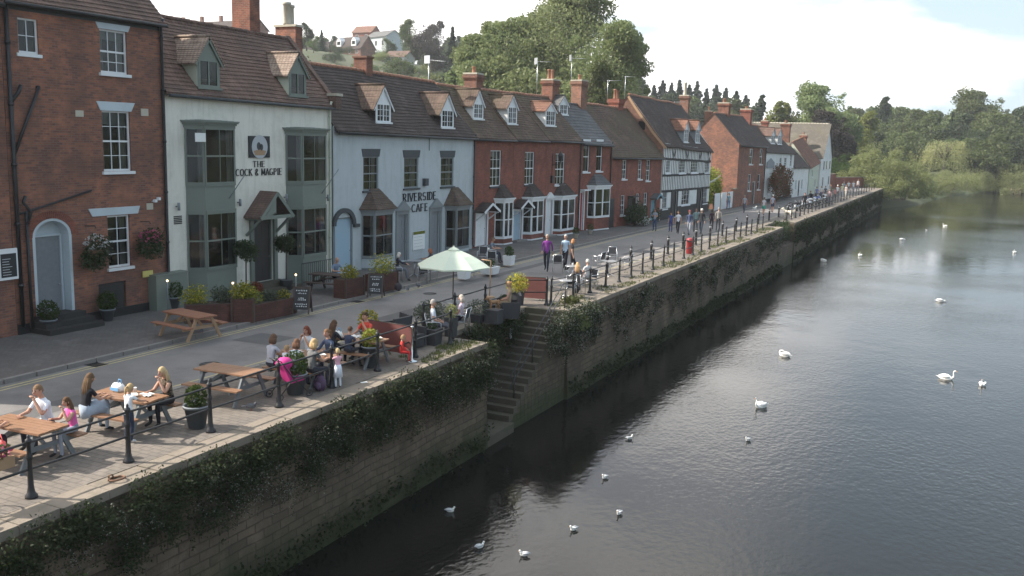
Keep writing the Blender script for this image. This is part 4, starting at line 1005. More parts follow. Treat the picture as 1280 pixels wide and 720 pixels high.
dormer(b,854.5,860,178.5,161,150,'white_paint','lead','tile_orange',None,4,3); dormer(b,869,874.5,179,161,151,'white_paint','lead','tile_orange',None,4,3)
chimney(b,853,862,118,3.6,.9,1,zb=8.5,bm='brick_warm',potm='stone_cap',poth=1.1,potr=.16)
# garden gap: fences and hedge are built later
# brick house with the sunlit gable
b=building('brick_house','brick house whose bare sunlit gable end faces up the street',(-22.2,99),(-21.5,109.4),6.65,6.6,2.9,3.1,'brick_dark','tile_dark')
U=[rect(b,p) for p in ((936.8,941.2,186,205.5),(949.6,953.2,186,205.5),(934.9,938.6,218,238.5),(946.8,950.2,218,237))]; d_=rect(b,(940.3,943.8,227,248)); d_=(d_[0],d_[1],.05,d_[3])
wall(b,[u for u in U]+[d_]); roof(b,seed=12); 
for u in U: sash(b,u,1,1,1,sm='white_paint')
door(b,d_,'dark_door','white_paint'); chimney(b,897,913,127,2.6,1.2,3,zb=8.0,bm='brick_stack',poth=.4); chimney(b,925,940,135,2.6,1.2,2,zb=8.0,bm='brick_red',poth=.3); gutter(b); downpipe(b,b.L-.1,6.4)
bf=MB(); bf.box(-.01,b.L+.01,-.015,-.004,-.02,5.0) if False else None
# second brick roof behind, between the timber house and the gable
b=building('house','brick house with an orange tiled roof standing behind the garden gap',(-31,97),(-30.6,106),6.9,6.9,3.2,2.6,'brick_red','tile_orange'); wall(b,[]); roof(b,seed=13); chimney(b,884,890,138,2.8,.9,1,zb=8)
# white inn
b=building('pub','white inn covered with russet creeper, past the sunlit brick gable',(-21.5,109.5),(-20.75,124),5.95,5.75,3.1,3.0,'white_render','tile_dark',cat='pub')
U=[rect(b,p) for p in ((974.3,977.2,197,209),(980,983.5,197,209),(987.5,990,193,208),(995,998,192,207))]; U=[u for u in U if u[1]<b.L-.2]
L_=[(2.0,3.0,.9,2.3),(6.5,7.5,.9,2.3),(11,12,.9,2.3)]; wall(b,U+L_); roof(b,seed=14)
for u in U+L_: sash(b,u,2,2,2)
dormer(b,963.5,968.5,180,169,160,'white_paint','white_render','tile_brown',None,2,2); dormer(b,971.5,977,181,169,161,'white_paint','white_render','tile_brown',None,2,2)
chimney(b,975,988,153,1.8,1.2,3,zb=7,bm='brick_stack',poth=.35); chimney(b,952,960,150,2.9,.8,1,zb=7.5,bm='brick_red',poth=.3)
R=rect(b,(961,970,203,210),-.3); s=MB(); s.box(R[0],R[1],-.12,-.05,R[2],R[3]); s.prism([(R[0],-.1,R[3]+.001),(R[1],-.1,R[3]+.001),((R[0]+R[1])/2,-.1,R[3]+.5)],(0,.04,0)); s.build('hanging_sign',MT['lead'],b.root)
dr_=MB(); dr_.box(0,b.L,-.03,-.003,-.02,.35); dr_.build('plinth',MT['black_timber'],b.root)
# small white cottages at the bend
b=building('cottage','small low white cottage beside the creeper covered inn',(-20.7,124.1),(-20.2,133),4.0,3.9,2.6,2.6,'white_render','tile_dark'); wall(b,[(1.5,2.3,.9,2.2),(5,5.8,.9,2.2),(3.2,4.0,.05,2.1)]); roof(b,seed=15)
for u in ((1.5,2.3,.9,2.2),(5,5.8,.9,2.2)): sash(b,u,2,2,2)
door(b,(3.2,4.0,.05,2.1),'dark_door')
chimney(b,1001,1008,168,2.2,.9,1,zb=5,bm='brick_stack',poth=.3)
b=building('cottage','yellowish cottage with an orange roof at the bend of the street',(-20.1,133.2),(-19.8,139.5),3.9,4.6,2.6,3.2,'sage_light','tile_orange'); wall(b,[(1.5,2.3,2.4,3.4),(3.8,4.6,.9,2.0)]); roof(b,seed=16)
for u in ((1.5,2.3,2.4,3.4),(3.8,4.6,.9,2.0)): sash(b,u,2,2,2)
b=building('house','last house of the row with a large pale stone tiled roof facing up the street',(-31,139.7),(-19.6,139.7),5.1,5.1,5.4,4.8,'white_render','tile_stone'); wall(b,[]); roof(b,seed=17,ridge_m='stone_cap',vo=.3)
for (ya,za) in ((2.2,3.2),(4.9,3.2),(8.2,3.2),(2.2,.9),(8.2,.9)):
    w=MB(); w.box(b.L+.01,b.L+.06,ya,ya+1.0,za,za+1.4,0); w.box(b.L+.061,b.L+.07,ya+.1,ya+.47,za+.1,za+1.3,1); w.box(b.L+.061,b.L+.07,ya+.53,ya+.9,za+.1,za+1.3,1); w.build('window',[MT['white_paint'],MT['glass']],b.root)
# brick boundary wall at the end
def lowwall(p,q,h,m,name,label,t=.3,cat='wall',z=-.1):
    p=Vector((*p,0));q=Vector((*q,0)); mb=MB(); L=(q-p).length; mb.box(0,L,-t/2,t/2,z,h,0); mb.box(-.03,L+.03,-t/2-.04,t/2+.04,h+.002,h+.1,1)
    d=q-p; return tag(mb.build(name,[MT[m],MT['coping']],None,p,math.atan2(d.y,d.x)),label,cat)
lowwall((-21.5,149),(-20.5,163),2.2,'brick_red','boundary_wall','orange brick garden wall at the far end of the street'); lowwall((-20.4,163),(-15.5,174),1.6,'brick_red','boundary_wall','low brick wall beyond the walkers, in front of the clipped hedge')
# ---------------------------------------------------------------- people
def head_mesh(mb,c,fwd,tilt=0,s=1.0,m=0,nod=0):
    rz=math.atan2(-fwd[0],fwd[1]); R=Matrix.Rotation(rz,3,'Z')@Matrix.Rotation(-nod,3,'X'); c=Vector(c)
    def T(x,y,z): return c+R@(Vector((x,y,z))*s)
    n=14;h=10;b=len(mb.v)
    for i in range(h+1):
        ph=math.pi*i/h; z=math.cos(ph)
        for k in range(n):
            th=2*math.pi*k/n; x=math.sin(ph)*math.cos(th)*.075; y=math.sin(ph)*math.sin(th)*.092; zz=z*.115
            if z<-.1: x*=1+.28*(z+.1); 
            if z<-.2 and y>0: y*=.95
            if z<-.2 and y<0: y*=.75
            mb.v.append(tuple(T(x,y,zz)))
    for i in range(h):
        for k in range(n): mb.f.append((b+i*n+k,b+(i+1)*n+k,b+(i+1)*n+(k+1)%n,b+i*n+(k+1)%n)); mb.m.append(m); mb.s.append(True)
    mb.tube([T(0,.084,.02),T(0,.104,-.012),T(0,.106,-.026),T(0,.088,-.036)],[.008*s,.012*s,.014*s,.01*s],6,m)
    for sx in (-1,1):
        mb.ball(T(sx*.078,-.004,-.005),.022*s,6,m,.45,.8,1.3,R); mb.ball(T(sx*.03,.081,.014),.0115*s,6,4,1.2,.6,.7,R); mb.bar(T(sx*.016,.09,.034),T(sx*.046,.083,.035),.006*s,.006*s,4)
    mb.bar(T(-.024,.087,-.058),T(.024,.087,-.058),.01*s,.009*s,5)
    return R
SK=(.50,.29,.21)
def person(label,x,y,face,pose='stand',h=1.7,top=(.4,.4,.42),bot=(.03,.035,.05),hair=(.10,.06,.035),hs='short',shoe=(.03,.03,.03),sleeve='short',legs='long',seat=.45,z=0,lean=.12,arms=None,group=None,skin=SK,pat=None,head_turn=0,nod=.1,cat='person',skirt=None,extra=None):
    s=h/1.7; V={}; E_=[]
    def v(n,a,r): V[n]=(Vector(a),r)
    def e(a,b_,c): E_.append((a,b_,c))
    sit=pose in('sit','chair'); 
    if sit:
        zp=(seat+.10)/s; py=0; ln=lean
    else: zp=.93; py=0; ln=lean*.2
    cs,sn=math.cos(ln),math.sin(ln)
    def up(dz,dy=0,dx=0): return (dx,py+dz*sn+dy*cs,zp+dz*cs-dy*sn)
    slim=.9 if hs in('long','pony','bob','bun') else 1.0
    v('pel',up(0),(.135*slim+.01,.11)); v('wai',up(.15,.0),(.118*slim,.09)); v('che',up(.34,.005),(.14*slim,.10)); v('nb',up(.49,-.005),(.075,.06)); v('nk',up(.55,.0),(.05,.05)); v('hd',up(.61,.012),(.055,.055))
    e('pel','wai','bot' if not sit else 'top');E_[-1]=('pel','wai','top'); e('wai','che','top'); e('che','nb','top'); e('nb','nk','skin'); e('nk','hd','skin')
    for sd,k in ((-1,'L'),(1,'R')):
        v('sh'+k,up(.445,-.005,sd*.165*slim),(.058,.055)); e('nb' if False else 'che','sh'+k,'top')
        a=(arms or {}).get(k) or (arms or {}).get('*')
        if a is None: a='table' if sit else 'down'
        sh=V['sh'+k][0]
        if a=='down': el=sh+Vector((sd*.05,-.03,-.27)); wr=el+Vector((sd*.01,.07,-.24))
        elif a=='swingf': el=sh+Vector((sd*.05,.06,-.26)); wr=el+Vector((-sd*.02,.16,-.18))
        elif a=='swingb': el=sh+Vector((sd*.06,-.12,-.24)); wr=el+Vector((sd*.0,-.08,-.23))
        elif a=='table': el=sh+Vector((sd*.07,.14,-.22)); wr=Vector((sd*.13,el.y+.22,max(.79/s,el.z-.03)))
        elif a=='mouth': el=sh+Vector((sd*.06,.19,-.20)); wr=Vector((sd*.06,el.y+.02,el.z+.25))
        elif a=='reach': el=sh+Vector((sd*.04,.2,-.16)); wr=el+Vector((-sd*.02,.23,-.06))
        elif a=='lap': el=sh+Vector((sd*.07,.05,-.26)); wr=el+Vector((-sd*.12,.2,-.08))
        elif a=='hold': el=sh+Vector((sd*.06,.02,-.26)); wr=el+Vector((-sd*.1,.21,.06))
        elif a=='hip': el=sh+Vector((sd*.16,-.08,-.22)); wr=el+Vector((-sd*.16,.12,-.12))
        v('el'+k,el,(.041,.041)); v('wr'+k,wr,(.028,.028)); d=(wr-el).normalized(); v('pa'+k,wr+d*.075,(.036,.02))
        e('sh'+k,'el'+k,'slv'); e('el'+k,'wr'+k,'fore'); e('wr'+k,'pa'+k,'skin')
        if sit:
            sp=.11+ (0.02 if slim<1 else .05); v('hp'+k,(sd*.085,.02,zp-.01),(.095,.09)); v('kn'+k,(sd*sp,.43,zp+.0),(.062,.062)); fz=max(.07,.10)
            if pose=='chair': v('an'+k,(sd*sp,.50,.10),(.042,.042))
            else: v('an'+k,(sd*sp,.40,.10),(.042,.042))
            v('to'+k,(sd*(sp+.02),V['an'+k][0].y+.15,.045),(.04,.03))
        elif pose=='walk':
            f=1 if sd<0 else -1; v('hp'+k,(sd*.085,0,.88),(.095,.095))
            if f>0: v('kn'+k,(sd*.09,.19,.50),(.062,.062)); v('an'+k,(sd*.09,.26,.10),(.042,.042))
            else: v('kn'+k,(sd*.09,.0,.48),(.062,.062)); v('an'+k,(sd*.09,-.27,.15),(.042,.042))
            an=V['an'+k][0]; v('to'+k,(sd*.1,an.y+.15,an.z-(.055 if f>0 else .10)),(.04,.03))
        else:
            v('hp'+k,(sd*.085,0,.88),(.095,.095)); v('kn'+k,(sd*.10,.02,.49),(.062,.062)); v('an'+k,(sd*.105,-.03,.09),(.042,.042)); v('to'+k,(sd*.125,.13,.04),(.04,.03))
        e('pel','hp'+k,'bot'); e('hp'+k,'kn'+k,'bot'); e('kn'+k,'an'+k,'shin'); e('an'+k,'to'+k,'shoe')
    names=list(V); idx={n:i for i,n in enumerate(names)}
    me=bpy.data.meshes.new('person'); me.from_pydata([tuple(V[n][0]) for n in names],[(idx[a],idx[b_]) for a,b_,_ in E_],[])
    o=bpy.data.objects.new('person',me); C.objects.link(o)
    md=o.modifiers.new('s','SKIN')
    for n in names:
        sv=me.skin_vertices[0].data[idx[n]]; sv.radius=V[n][1]; sv.use_root=(n=='pel')
    md.use_smooth_shade=True
    sb=o.modifiers.new('u','SUBSURF'); sb.levels=1
    dg=bpy.context.evaluated_depsgraph_get(); ev=o.evaluated_get(dg); m2=ev.to_mesh()
    mb=MB(); mb.v=[tuple(q.co) for q in m2.vertices]; segs=[(V[a][0],V[b_][0],c,a,b_) for a,b_,c in E_]
    cat_i={'skin':0,'top':1,'bot':2,'shoe':3}
    def catf(c,t,p):
        if c=='slv': return 1 if sleeve in('long','short') and (sleeve=='long' or t<.62) else (1 if t<.12 else 0)
        if c=='fore': return 1 if sleeve=='long' and t<.93 else 0
        if c=='shin': return 2 if legs=='long' else 0
        if c=='bot' and legs=='short': return 2 if t<.75 else 0
        return cat_i[c]
    for f in m2.polygons:
        ce=f.center; best=9;bc=0
        for a,b_,c,an,bn in segs:
            d=b_-a; t=max(0,min(1,(ce-a).dot(d)/d.length_squared)); q=(a+d*t-ce).length-.5*(V[an][1][0]*(1-t)+V[bn][1][0]*t)
            if q<best: best=q;bc=catf(c,t,ce)
        mb.f.append(tuple(f.vertices)); mb.m.append(bc); mb.s.append(True)
    ev.to_mesh_clear(); bpy.data.objects.remove(o); bpy.data.meshes.remove(me)
    # hands: four fingers of different length and a thumb
    for sd,k in ((-1,'L'),(1,'R')):
        wr=V['wr'+k][0]; pa=V['pa'+k][0]; d=(pa-wr).normalized(); sdv=d.cross(Vector((0,0,1)));
        if sdv.length<.2: sdv=Vector((0,1,0)) 
        sdv.normalize(); nrm=sdv.cross(d).normalized()
        if nrm.z>0: nrm=-nrm
        for i,(o_,l_) in enumerate(((-.027,.058),(-.009,.07),(.009,.066),(.026,.052))):
            b0=pa+sdv*o_-d*.005; b1=b0+d*l_*.55+nrm*.008; b2=b1+d*l_*.4+nrm*l_*.45; mb.tube([b0,b1,b2],[.0095,.0088,.007],5,0)
        ts=sdv*(-sd*.032 if False else .032); b0=wr+d*.03+ts*.8; b1=b0+ts*.8+d*.025; b2=b1+d*.028+nrm*.01; mb.tube([b0,b1,b2],[.011,.01,.008],5,0)
    # head
    nk=V['nk'][0]; hc=Vector(up(.675,.03)); fw=(math.sin(-head_turn),math.cos(head_turn)); hsz=1.0 if h>1.45 else min(1.35,1.7/h*.82)
    R=head_mesh(mb,hc,fw,0,hsz,0,nod)
    if skirt:
        c0=V['pel'][0]
        if sit:
            mb.tube([Vector(up(.1)),Vector((0,.0,zp-.02)),Vector((0,.25,zp+.0)),Vector((0,.46,zp-.04))],[.14,.19,.19,.18],12,2)
        else: mb.lathe([(.13,.12),(.17,-.05),(.21,-.42)],c0,12,2)
    for p_ in range(len(mb.v)): q=mb.v[p_]; mb.v[p_]=(q[0]*s,q[1]*s,q[2]*s)
    body=mb.build('person',[cloth(skin),cloth(top,pat),cloth(bot),cloth(shoe),cloth((.03,.02,.02)),cloth((.35,.13,.11))],None,(x,y,z),rad(face))
    tag(body,label,cat,group)
    # hair
    hm=MB(); n=14;hh=9;S=hsz*s
    def T(a): return hc*s+R@(Vector(a)*S)
    if hs!='bald':
        grid=[]
        for i in range(hh+1):
            ph=math.pi*i/hh*.86; row=[]
            for k in range(n+1):
                th=2*math.pi*k/n; st=math.sin(ph);X=st*math.cos(th);Y=st*math.sin(th);Z=math.cos(ph)
                lim=.25 if Y>0.25 else (-.1 if abs(Y)<=.25 or Y>0 else -.75)
                if hs=='short' and Y<=0: lim=-.45
                if hs in('long','bob'): lim=.35 if (Y>.45) else -.9
                kz=1.0 if Z>=lim else None
                row.append((T((X*.084,Y*.099-.004,Z*.124+.004)),Z>=lim))
            grid.append(row)
        for i in range(hh):
            for k in range(n):
                q=(grid[i][k],grid[i+1][k],grid[i+1][k+1],grid[i][k+1])
                if all(w[1] for w in q[:1]+q[3:]) and (q[1][1] or q[2][1] or i==0): hm.poly([w[0] for w in q],0,True)
        if hs=='long':
            for kx in range(-4,5):
                a=kx/4; px_=.07*math.sin(a*1.9); py_=-.075*math.cos(a*1.5)-.012
                hm.tube([T((px_,py_,.02)),T((px_*1.25,py_-.02,-.10)),T((px_*1.35,py_-.035,-.22)),T((px_*1.1,py_-.04,-.33-rn(0,.06)))],[.022*S,.026*S,.024*S,.01*S],6)
        if hs=='bob':
            for kx in range(-4,5):
                a=kx/4; hm.tube([T((.078*math.sin(a*1.9),-.08*math.cos(a*1.5),.02)),T((.09*math.sin(a*1.9),-.09*math.cos(a*1.5),-.09)),T((.08*math.sin(a*1.9),-.085*math.cos(a*1.5),-.14))],[.022*S,.026*S,.015*S],6)
        if hs=='pony': hm.tube([T((0,-.09,.05)),T((0,-.14,.03)),T((0,-.15,-.06)),T((0,-.13,-.2))],[.02*S,.026*S,.026*S,.008*S],7)
        if hs=='bun': hm.ball(T((0,-.10,.07)),.04*S,8)
        hm.build('hair',cloth(hair),body)
    if extra: extra(body,s,V,T)
    return body
def cap(col):
    def f(body,s,V,T):
        m=MB(); m.lathe([(.09*s,0),(.092*s,.03*s),(.07*s,.08*s),(.02*s,.10*s)],T((0,-.005,.04)),12); m.bar(T((0,.06,.045)),T((0,.15,.035)),.12*s,.012*s); m.build('cap',cloth(col),body)
    return f
# ---------------------------------------------------------------- furniture
def picnic(label,x,y,rot,L=1.55,topm='wood_oiled',legm='grey_wood',group=None,hz=.74,par=True):
    o=empty('picnic_table',(x,y,0),rad(rot),label,'picnic table',group); W_=.72
    n=6
    m=MB()
    for i in range(n):
        a=-W_/2+W_*i/n; m.box(-L/2+rn(-.01,.01),L/2+rn(-.01,.01),a+.005,a+W_/n-.005,hz-.04,hz+rn(-.002,.002))
    m.build('tabletop',MT[topm],o)
    for s in (-1,1):
        m=MB()
        for i in range(2): a=s*.66-.12+.125*i; m.box(-L/2+rn(-.01,.01),L/2,a,a+.115,.42,.455)
        m.build('bench_seat',MT[topm],o)
    for s in (-1,1):
        xx=s*(L/2-.22)
        m=MB(); m.bar((xx-.03,-.74,.38),(xx-.03,.74,.38),.045,.09); m.bar((xx-.03,-W_/2+.03,hz-.09),(xx-.03,W_/2-.03,hz-.09),.045,.09); m.bar((xx-.04*s,0,.40),(xx-.42*s,0,hz-.08),.04,.07); m.build('cross_beam',MT[legm],o)
        for t in (-1,1):
            m=MB(); m.bar((xx+.02,t*.26,hz-.05),(xx+.02,t*.62,0.0),.045,.095); m.build('leg',MT[legm],o)
    return o
def planter_pot(x,y,label,r=.26,h=.48,ball=.28,leaf='leaf_box',potm='dark_trim',rim='lead',cat='plant pot',group=None,bz=None,n=420,flowers=None,name='potted_shrub',z=0):
    o=empty(name,(x,y,z),rn(0,6),label,cat,group)
    m=MB(); m.lathe([(r*.62,0),(r*.68,.03),(r*.95,h-.06),(r*1.06,h-.05),(r*1.08,h),(r*.9,h),(r*.88,h-.06),(.01,h-.06)],(0,0,0),18); m.build('pot',MT[potm],o)
    s=MB(); s.tube([(r*1.02*math.cos(a*math.pi/9),r*1.02*math.sin(a*math.pi/9),h) for a in range(18)],.02,6,closed=True); s.build('rim',MT[rim],o)
    f=MB(); ms=[0]*10+([1]*(flowers[1]) if flowers else []); f.leaves((0,0,(bz or h+ball*.8)),(ball,ball,ball*1.05),n,.085,ms,.55); f.build('foliage',[MT[leaf]]+([MT[flowers[0]]] if flowers else []),o)
    return o
def shrub(x,y,z,r,label,leaf='leaf_box',n=500,size=.09,fl=None,cat='shrub',name='shrub',group=None,stem=True):
    m=MB(); ms=[0]*10+([1]*fl[1] if fl else [])
    for _ in range(5):
        m.leaves((rn(-.35,.35)*r[0],rn(-.35,.35)*r[1],r[2]*rn(.8,1.1)),(r[0]*rn(.6,.8),r[1]*rn(.6,.8),r[2]*rn(.6,.9)),n//5,size,ms,.3,zmin=.0)
    if stem:
        for k in range(5): a=k*1.26; m.tube([(0,0,0),(r[0]*.4*math.cos(a),r[1]*.4*math.sin(a),r[2])],.012,4,2)
    return tag(m.build(name,[MT[leaf],MT[fl[0]] if fl else MT[leaf],MT['bark']],None,(x,y,z)),label,cat,group)
def aboard(x,y,rot,label,h=.95,w=.58):
    o=empty('a_board',(x,y,0),rad(rot),label,'sandwich board')
    for s in (-1,1):
        t=math.atan2(.24,h); m=MB(); p=Vector((0,s*.24,0)); q=Vector((0,0,h)); m.bar(p+Vector((-w/2,0,0)),q+Vector((-w/2,0,0)),.05,.04,up=(0,1,0)); m.bar(p+Vector((w/2,0,0)),q+Vector((w/2,0,0)),.05,.04,up=(0,1,0))
        m.bar(p.lerp(q,.97)+Vector((-w/2,0,0)),p.lerp(q,.97)+Vector((w/2,0,0)),.04,.06); f=m.build('frame',MT['dark_wood'],o)
        n=Vector((0,s*h,.24)).normalized()
        m=MB(); a=p.lerp(q,.16);c=p.lerp(q,.95); X=Vector((w/2-.02,0,0)); m.poly([a-X+n*.012,a+X+n*.012,c+X+n*.012,c-X+n*.012]); m.poly([a-X-n*.012,c-X-n*.012,c+X-n*.012,a+X-n*.012])
        m.build('board',MT['board_black'],o)
        m=MB()
        for r_,(y0,wd) in enumerate(((.84,.6),(.74,.4),(.56,.3),(.50,.36),(.34,.62),(.26,.5))):
            b_=p.lerp(q,y0)+n*.016; k=-wd/2
            while k<wd/2:
                l=rn(.03,.07); hh=rn(.025,.05); up=(q-p).normalized()*hh; A=b_+Vector((k*w*1.2,0,0)); m.poly([A,A+Vector((l*.7,0,0)),A+Vector((l*.7,0,0))+up,A+up]); k+=l*1.3/ (w*1.2)
        m.build('chalk_writing',MT['chalk'],o)
    return o
def cafe_chair(x,y,rot,label,group='aluminium cafe chairs',seatm='mesh_black'):
    o=empty('cafe_chair',(x,y,0),rad(rot),label,'chair',group)
    m=MB(); 
    for s in (-1,1):
        m.tube([(s*.25,.22,0),(s*.25,.22,.62),(s*.25,.16,.66),(s*.25,-.2,.66),(s*.23,-.24,.60)],.013,6); m.tube([(s*.24,-.30,0),(s*.22,-.2,.44),(s*.21,-.30,.88)],.013,6); m.tube([(s*.23,.22,.43),(s*.22,-.2,.43)],.012,6)
    m.tube([(-.21,-.30,.88),(.21,-.30,.88)],.013,6); m.tube([(-.23,.22,.43),(.23,.22,.43)],.012,6); m.build('frame',MT['alu'],o)
    m=MB(); m.box(-.22,.22,-.2,.22,.432,.45); m.build('seat',MT[seatm],o); m=MB(); m.prism([(-.2,-.225,.52),(.2,-.225,.52),(.2,-.297,.87),(-.2,-.297,.87)],(0,.01,.002)); m.build('backrest',MT[seatm],o)
    return o
def cafe_table(x,y,label,sq=False,topm='alu',w=.35,group=None):
    o=empty('cafe_table',(x,y,0),rn(0,1),label,'table',group); m=MB()
    if sq: m.box(-w,w,-w,w,.71,.735)
    else: m.lathe([(w,.715),(w+.01,.72),(w+.01,.735),(w,.74)],(0,0,0),20)
    m.build('tabletop',MT[topm],o); m=MB(); m.tube([(0,0,.05),(0,0,.71)],.03,8)
    for k in range(4): a=k*math.pi/2+.78; m.tube([(0,0,.12),(.2*math.cos(a),.2*math.sin(a),.04),(.28*math.cos(a),.28*math.sin(a),.0)],.016,6)
    m.build('pedestal',MT['alu'],o)
    return o
def items(x,y,z,kind,label,cat,rot=0):
    m=MB(); nm=kind
    if kind=='carrier_bag': 
        m.lathe([(.10,0),(.13,.03),(.13,.16),(.10,.24),(.12,.27)],(0,0,0),9,0,1,.6,True,.12); m.tube([(-.06,0,.25),(-.05,0,.36),(.05,0,.36),(.06,0,.25)],.008,5); mt=[MT['paper']]
    elif kind=='takeaway_tray': m.lathe([(.07,0),(.12,.05),(.125,.055),(.10,.045),(.06,.02)],(0,0,0),4,0,1.3,1,False); mt=[MT['paper']]
    elif kind=='paper_wrapping':
        for k in range(6): m.poly([(rn(-.2,0),rn(-.14,0),rn(.0,.06)),(rn(0,.2),rn(-.14,0),rn(0,.06)),(rn(0,.2),rn(0,.14),rn(0,.08)),(rn(-.2,0),rn(0,.14),rn(0,.06))])
        mt=[MT['paper']]
    elif kind=='paper_cup': m.lathe([(.03,0),(.042,.11),(.044,.115),(.035,.11)],(0,0,0),10); mt=[MT['paper']]
    elif kind=='blue_bag': nm='carrier_bag'; m.lathe([(.12,0),(.15,.04),(.13,.12),(.1,.17)],(0,0,0),9,0,1.3,.7,True,.1); m.box(-.12,.12,-.11,-.105,.03,.1,1); m.tube([(.0,0,.15),(.03,0,.27),(.1,0,.27),(.12,0,.14)],.012,5,2); mt=[MT['paper'],MT['plastic_blue'],MT['plastic_blue']]
    elif kind=='backpack': m.ball((0,0,.2),.2,10,0,.8,.55,1.1); m.ball((0,-.12,.15),.12,8,0,.9,.5,.9); m.tube([(-.04,0,.4),(0,0,.46),(.04,0,.4)],.012,5); mt=[MT['purple_bag']]
    elif kind=='dark_bag': nm='bag'; m.ball((0,0,.17),.18,10,0,1,.7,1); m.tube([(-.06,0,.32),(0,0,.42),(.06,0,.32)],.012,5); mt=[MT['dark_cloth']]
    elif kind=='handbag': m.ball((0,0,.13),.13,9,0,1.1,.7,1); m.tube([(-.08,0,.2),(0,0,.36),(.08,0,.2)],.01,5); mt=[MT['coral']]
    return tag(m.build(nm,mt,None,(x,y,z),rot),label,cat)
def pigeon(x,y,rot,label):
    m=MB(); m.ball((0,0,.11),.075,9,0,.8,1.5,.85); m.ball((0,.11,.18),.033,7); m.tube([(0,.07,.13),(0,.11,.18)],[.04,.028],7); m.tube([(0,.14,.178),(0,.165,.172)],[.009,.003],5,1); m.prism([(-.03,-.09,.11),(.03,-.09,.11),(.035,-.22,.09),(-.035,-.22,.09)],(0,0,.015))
    for s in (-1,1): m.tube([(s*.025,0,.07),(s*.025,.0,.0)],.006,4,1); m.tube([(s*.025,-.01,.004),(s*.025,.04,.004)],.005,4,1)
    return tag(m.build('pigeon',[cloth((.12,.125,.14)),cloth((.35,.12,.1))],None,(x,y,0),rad(rot)),label,'pigeon')
def swan(x,y,rot,label,pose='up',sc_=1.0,group=None):
    m=MB(); n=12; prof=[(-.55,.02,.16),(-.48,.07,.16),(-.34,.17,.13),(-.1,.24,.12),(.12,.23,.12),(.28,.17,.13),(.36,.09,.15),(.39,.02,.16)]
    b=len(m.v)
    for (yy,r,zc) in prof:
        for k in range(n):
            th=2*math.pi*k/n; m.v.append((r*math.cos(th),yy,zc+r*math.sin(th)*(.85 if math.sin(th)>0 else .75)))
    for i in range(len(prof)-1):
        for k in range(n): m.f.append((b+i*n+k,b+(i+1)*n+k,b+(i+1)*n+(k+1)%n,b+i*n+(k+1)%n)); m.m.append(0); m.s.append(True)
    for s in (-1,1):  # folded wings raised over the back
        m.tube([(s*.13,.22,.24),(s*.2,.0,.27),(s*.17,-.25,.29),(s*.07,-.52,.25)],[.06,.115,.10,.02],8)
    m.prism([(-.06,-.5,.18),(.06,-.5,.18),(0,-.68,.22)],(0,0,.02))
    if pose=='up': nk=[(0,.30,.16),(0,.42,.26),(0,.44,.40),(0,.40,.54),(0,.42,.66),(0,.47,.70)]; hd=(0,.50,.70); bk=[(0,.54,.695),(0,.60,.67),(0,.64,.655)]
    elif pose=='preen': nk=[(0,.30,.18),(0,.40,.30),(.03,.36,.44),(.09,.20,.46),(.14,.06,.40)]; hd=(.15,.0,.37); bk=[(.16,-.04,.35),(.17,-.1,.32)]
    else: nk=[(0,.30,.16),(0,.42,.24),(0,.50,.20),(0,.55,.08)]; hd=(0,.57,.03); bk=[(0,.6,.0),(0,.63,-.04)]
    m.tube(nk,[.085,.06,.045,.04,.036,.036][:len(nk)],9); m.ball(hd,.05,9,0,.85,1.25,.95); m.tube(bk,[.025,.018,.008][:len(bk)],6,1)
    h=Vector(hd); d=(Vector(bk[0])-h).normalized(); m.ball(h+d*.045+Vector((0,0,.025)),.014,5,2)
    for s in (-1,1): m.ball(h+d*.03+Vector((s*.032,0,.012)),.008,5,2)
    o=m.build('swan',[MT['swan_white'],MT['beak'],MT['black_iron']],None,(x,y,WL-.06*sc_),rad(rot)); o.scale=(sc_,)*3
    return tag(o,label,'swan',group)
def gull(x,y,rot,label):
    m=MB(); m.ball((0,0,.05),.075,9,0,.8,1.7,.8); m.tube([(0,.07,.07),(0,.11,.14)],[.045,.03],7); m.ball((0,.125,.165),.034,7); m.tube([(0,.15,.16),(0,.19,.152)],[.009,.003],5,1)
    for s in (-1,1): m.tube([(s*.045,.04,.09),(s*.05,-.08,.095),(s*.015,-.2,.085)],[.03,.03,.006],6,2)
    o=m.build('gull',[MT['swan_white'],MT['beak'],MT['gull_grey']],None,(x,y,WL-.0),rad(rot)); o.scale=(.82,)*3; return tag(o,label,'gull')
def dog(x,y,rot,label,h=.5,col=(.6,.58,.52)):
    s=h/.5; m=MB(); b=len(m.v)
    def t(p,r,mm=0,n=8): m.tube([tuple(c*s for c in q) for q in p],[q*s for q in r],n,mm)
    t([(0,-.3,.36),(0,-.26,.38),(0,-.05,.36),(0,.15,.35),(0,.26,.38)],[.05,.10,.09,.12,.09]); t([(0,.22,.40),(0,.32,.50),(0,.36,.55)],[.085,.06,.06]); t([(0,.33,.56),(0,.40,.56),(0,.46,.53),(0,.52,.52)],[.055,.06,.04,.028])
    for sd in (-1,1):
        t([(sd*.07,.2,.34),(sd*.075,.19,.2),(sd*.075,.2,.02),(sd*.075,.24,.015)],[.05,.03,.022,.022],0,6); t([(sd*.07,-.24,.36),(sd*.08,-.18,.24),(sd*.08,-.29,.14),(sd*.08,-.27,.02),(sd*.08,-.23,.015)],[.07,.045,.024,.02,.022],0,6); t([(sd*.045,.34,.60),(sd*.07,.33,.56),(sd*.07,.35,.50)],[.02,.022,.008],0,5)
    t([(0,-.3,.40),(0,-.4,.48),(0,-.46,.58)],[.03,.018,.008]); m.ball((0,.53*s,.525*s),.013*s,5,1)
    return tag(m.build('dog',[cloth(col),MT['black_iron']],None,(x,y,0),rad(rot)),label,'dog')
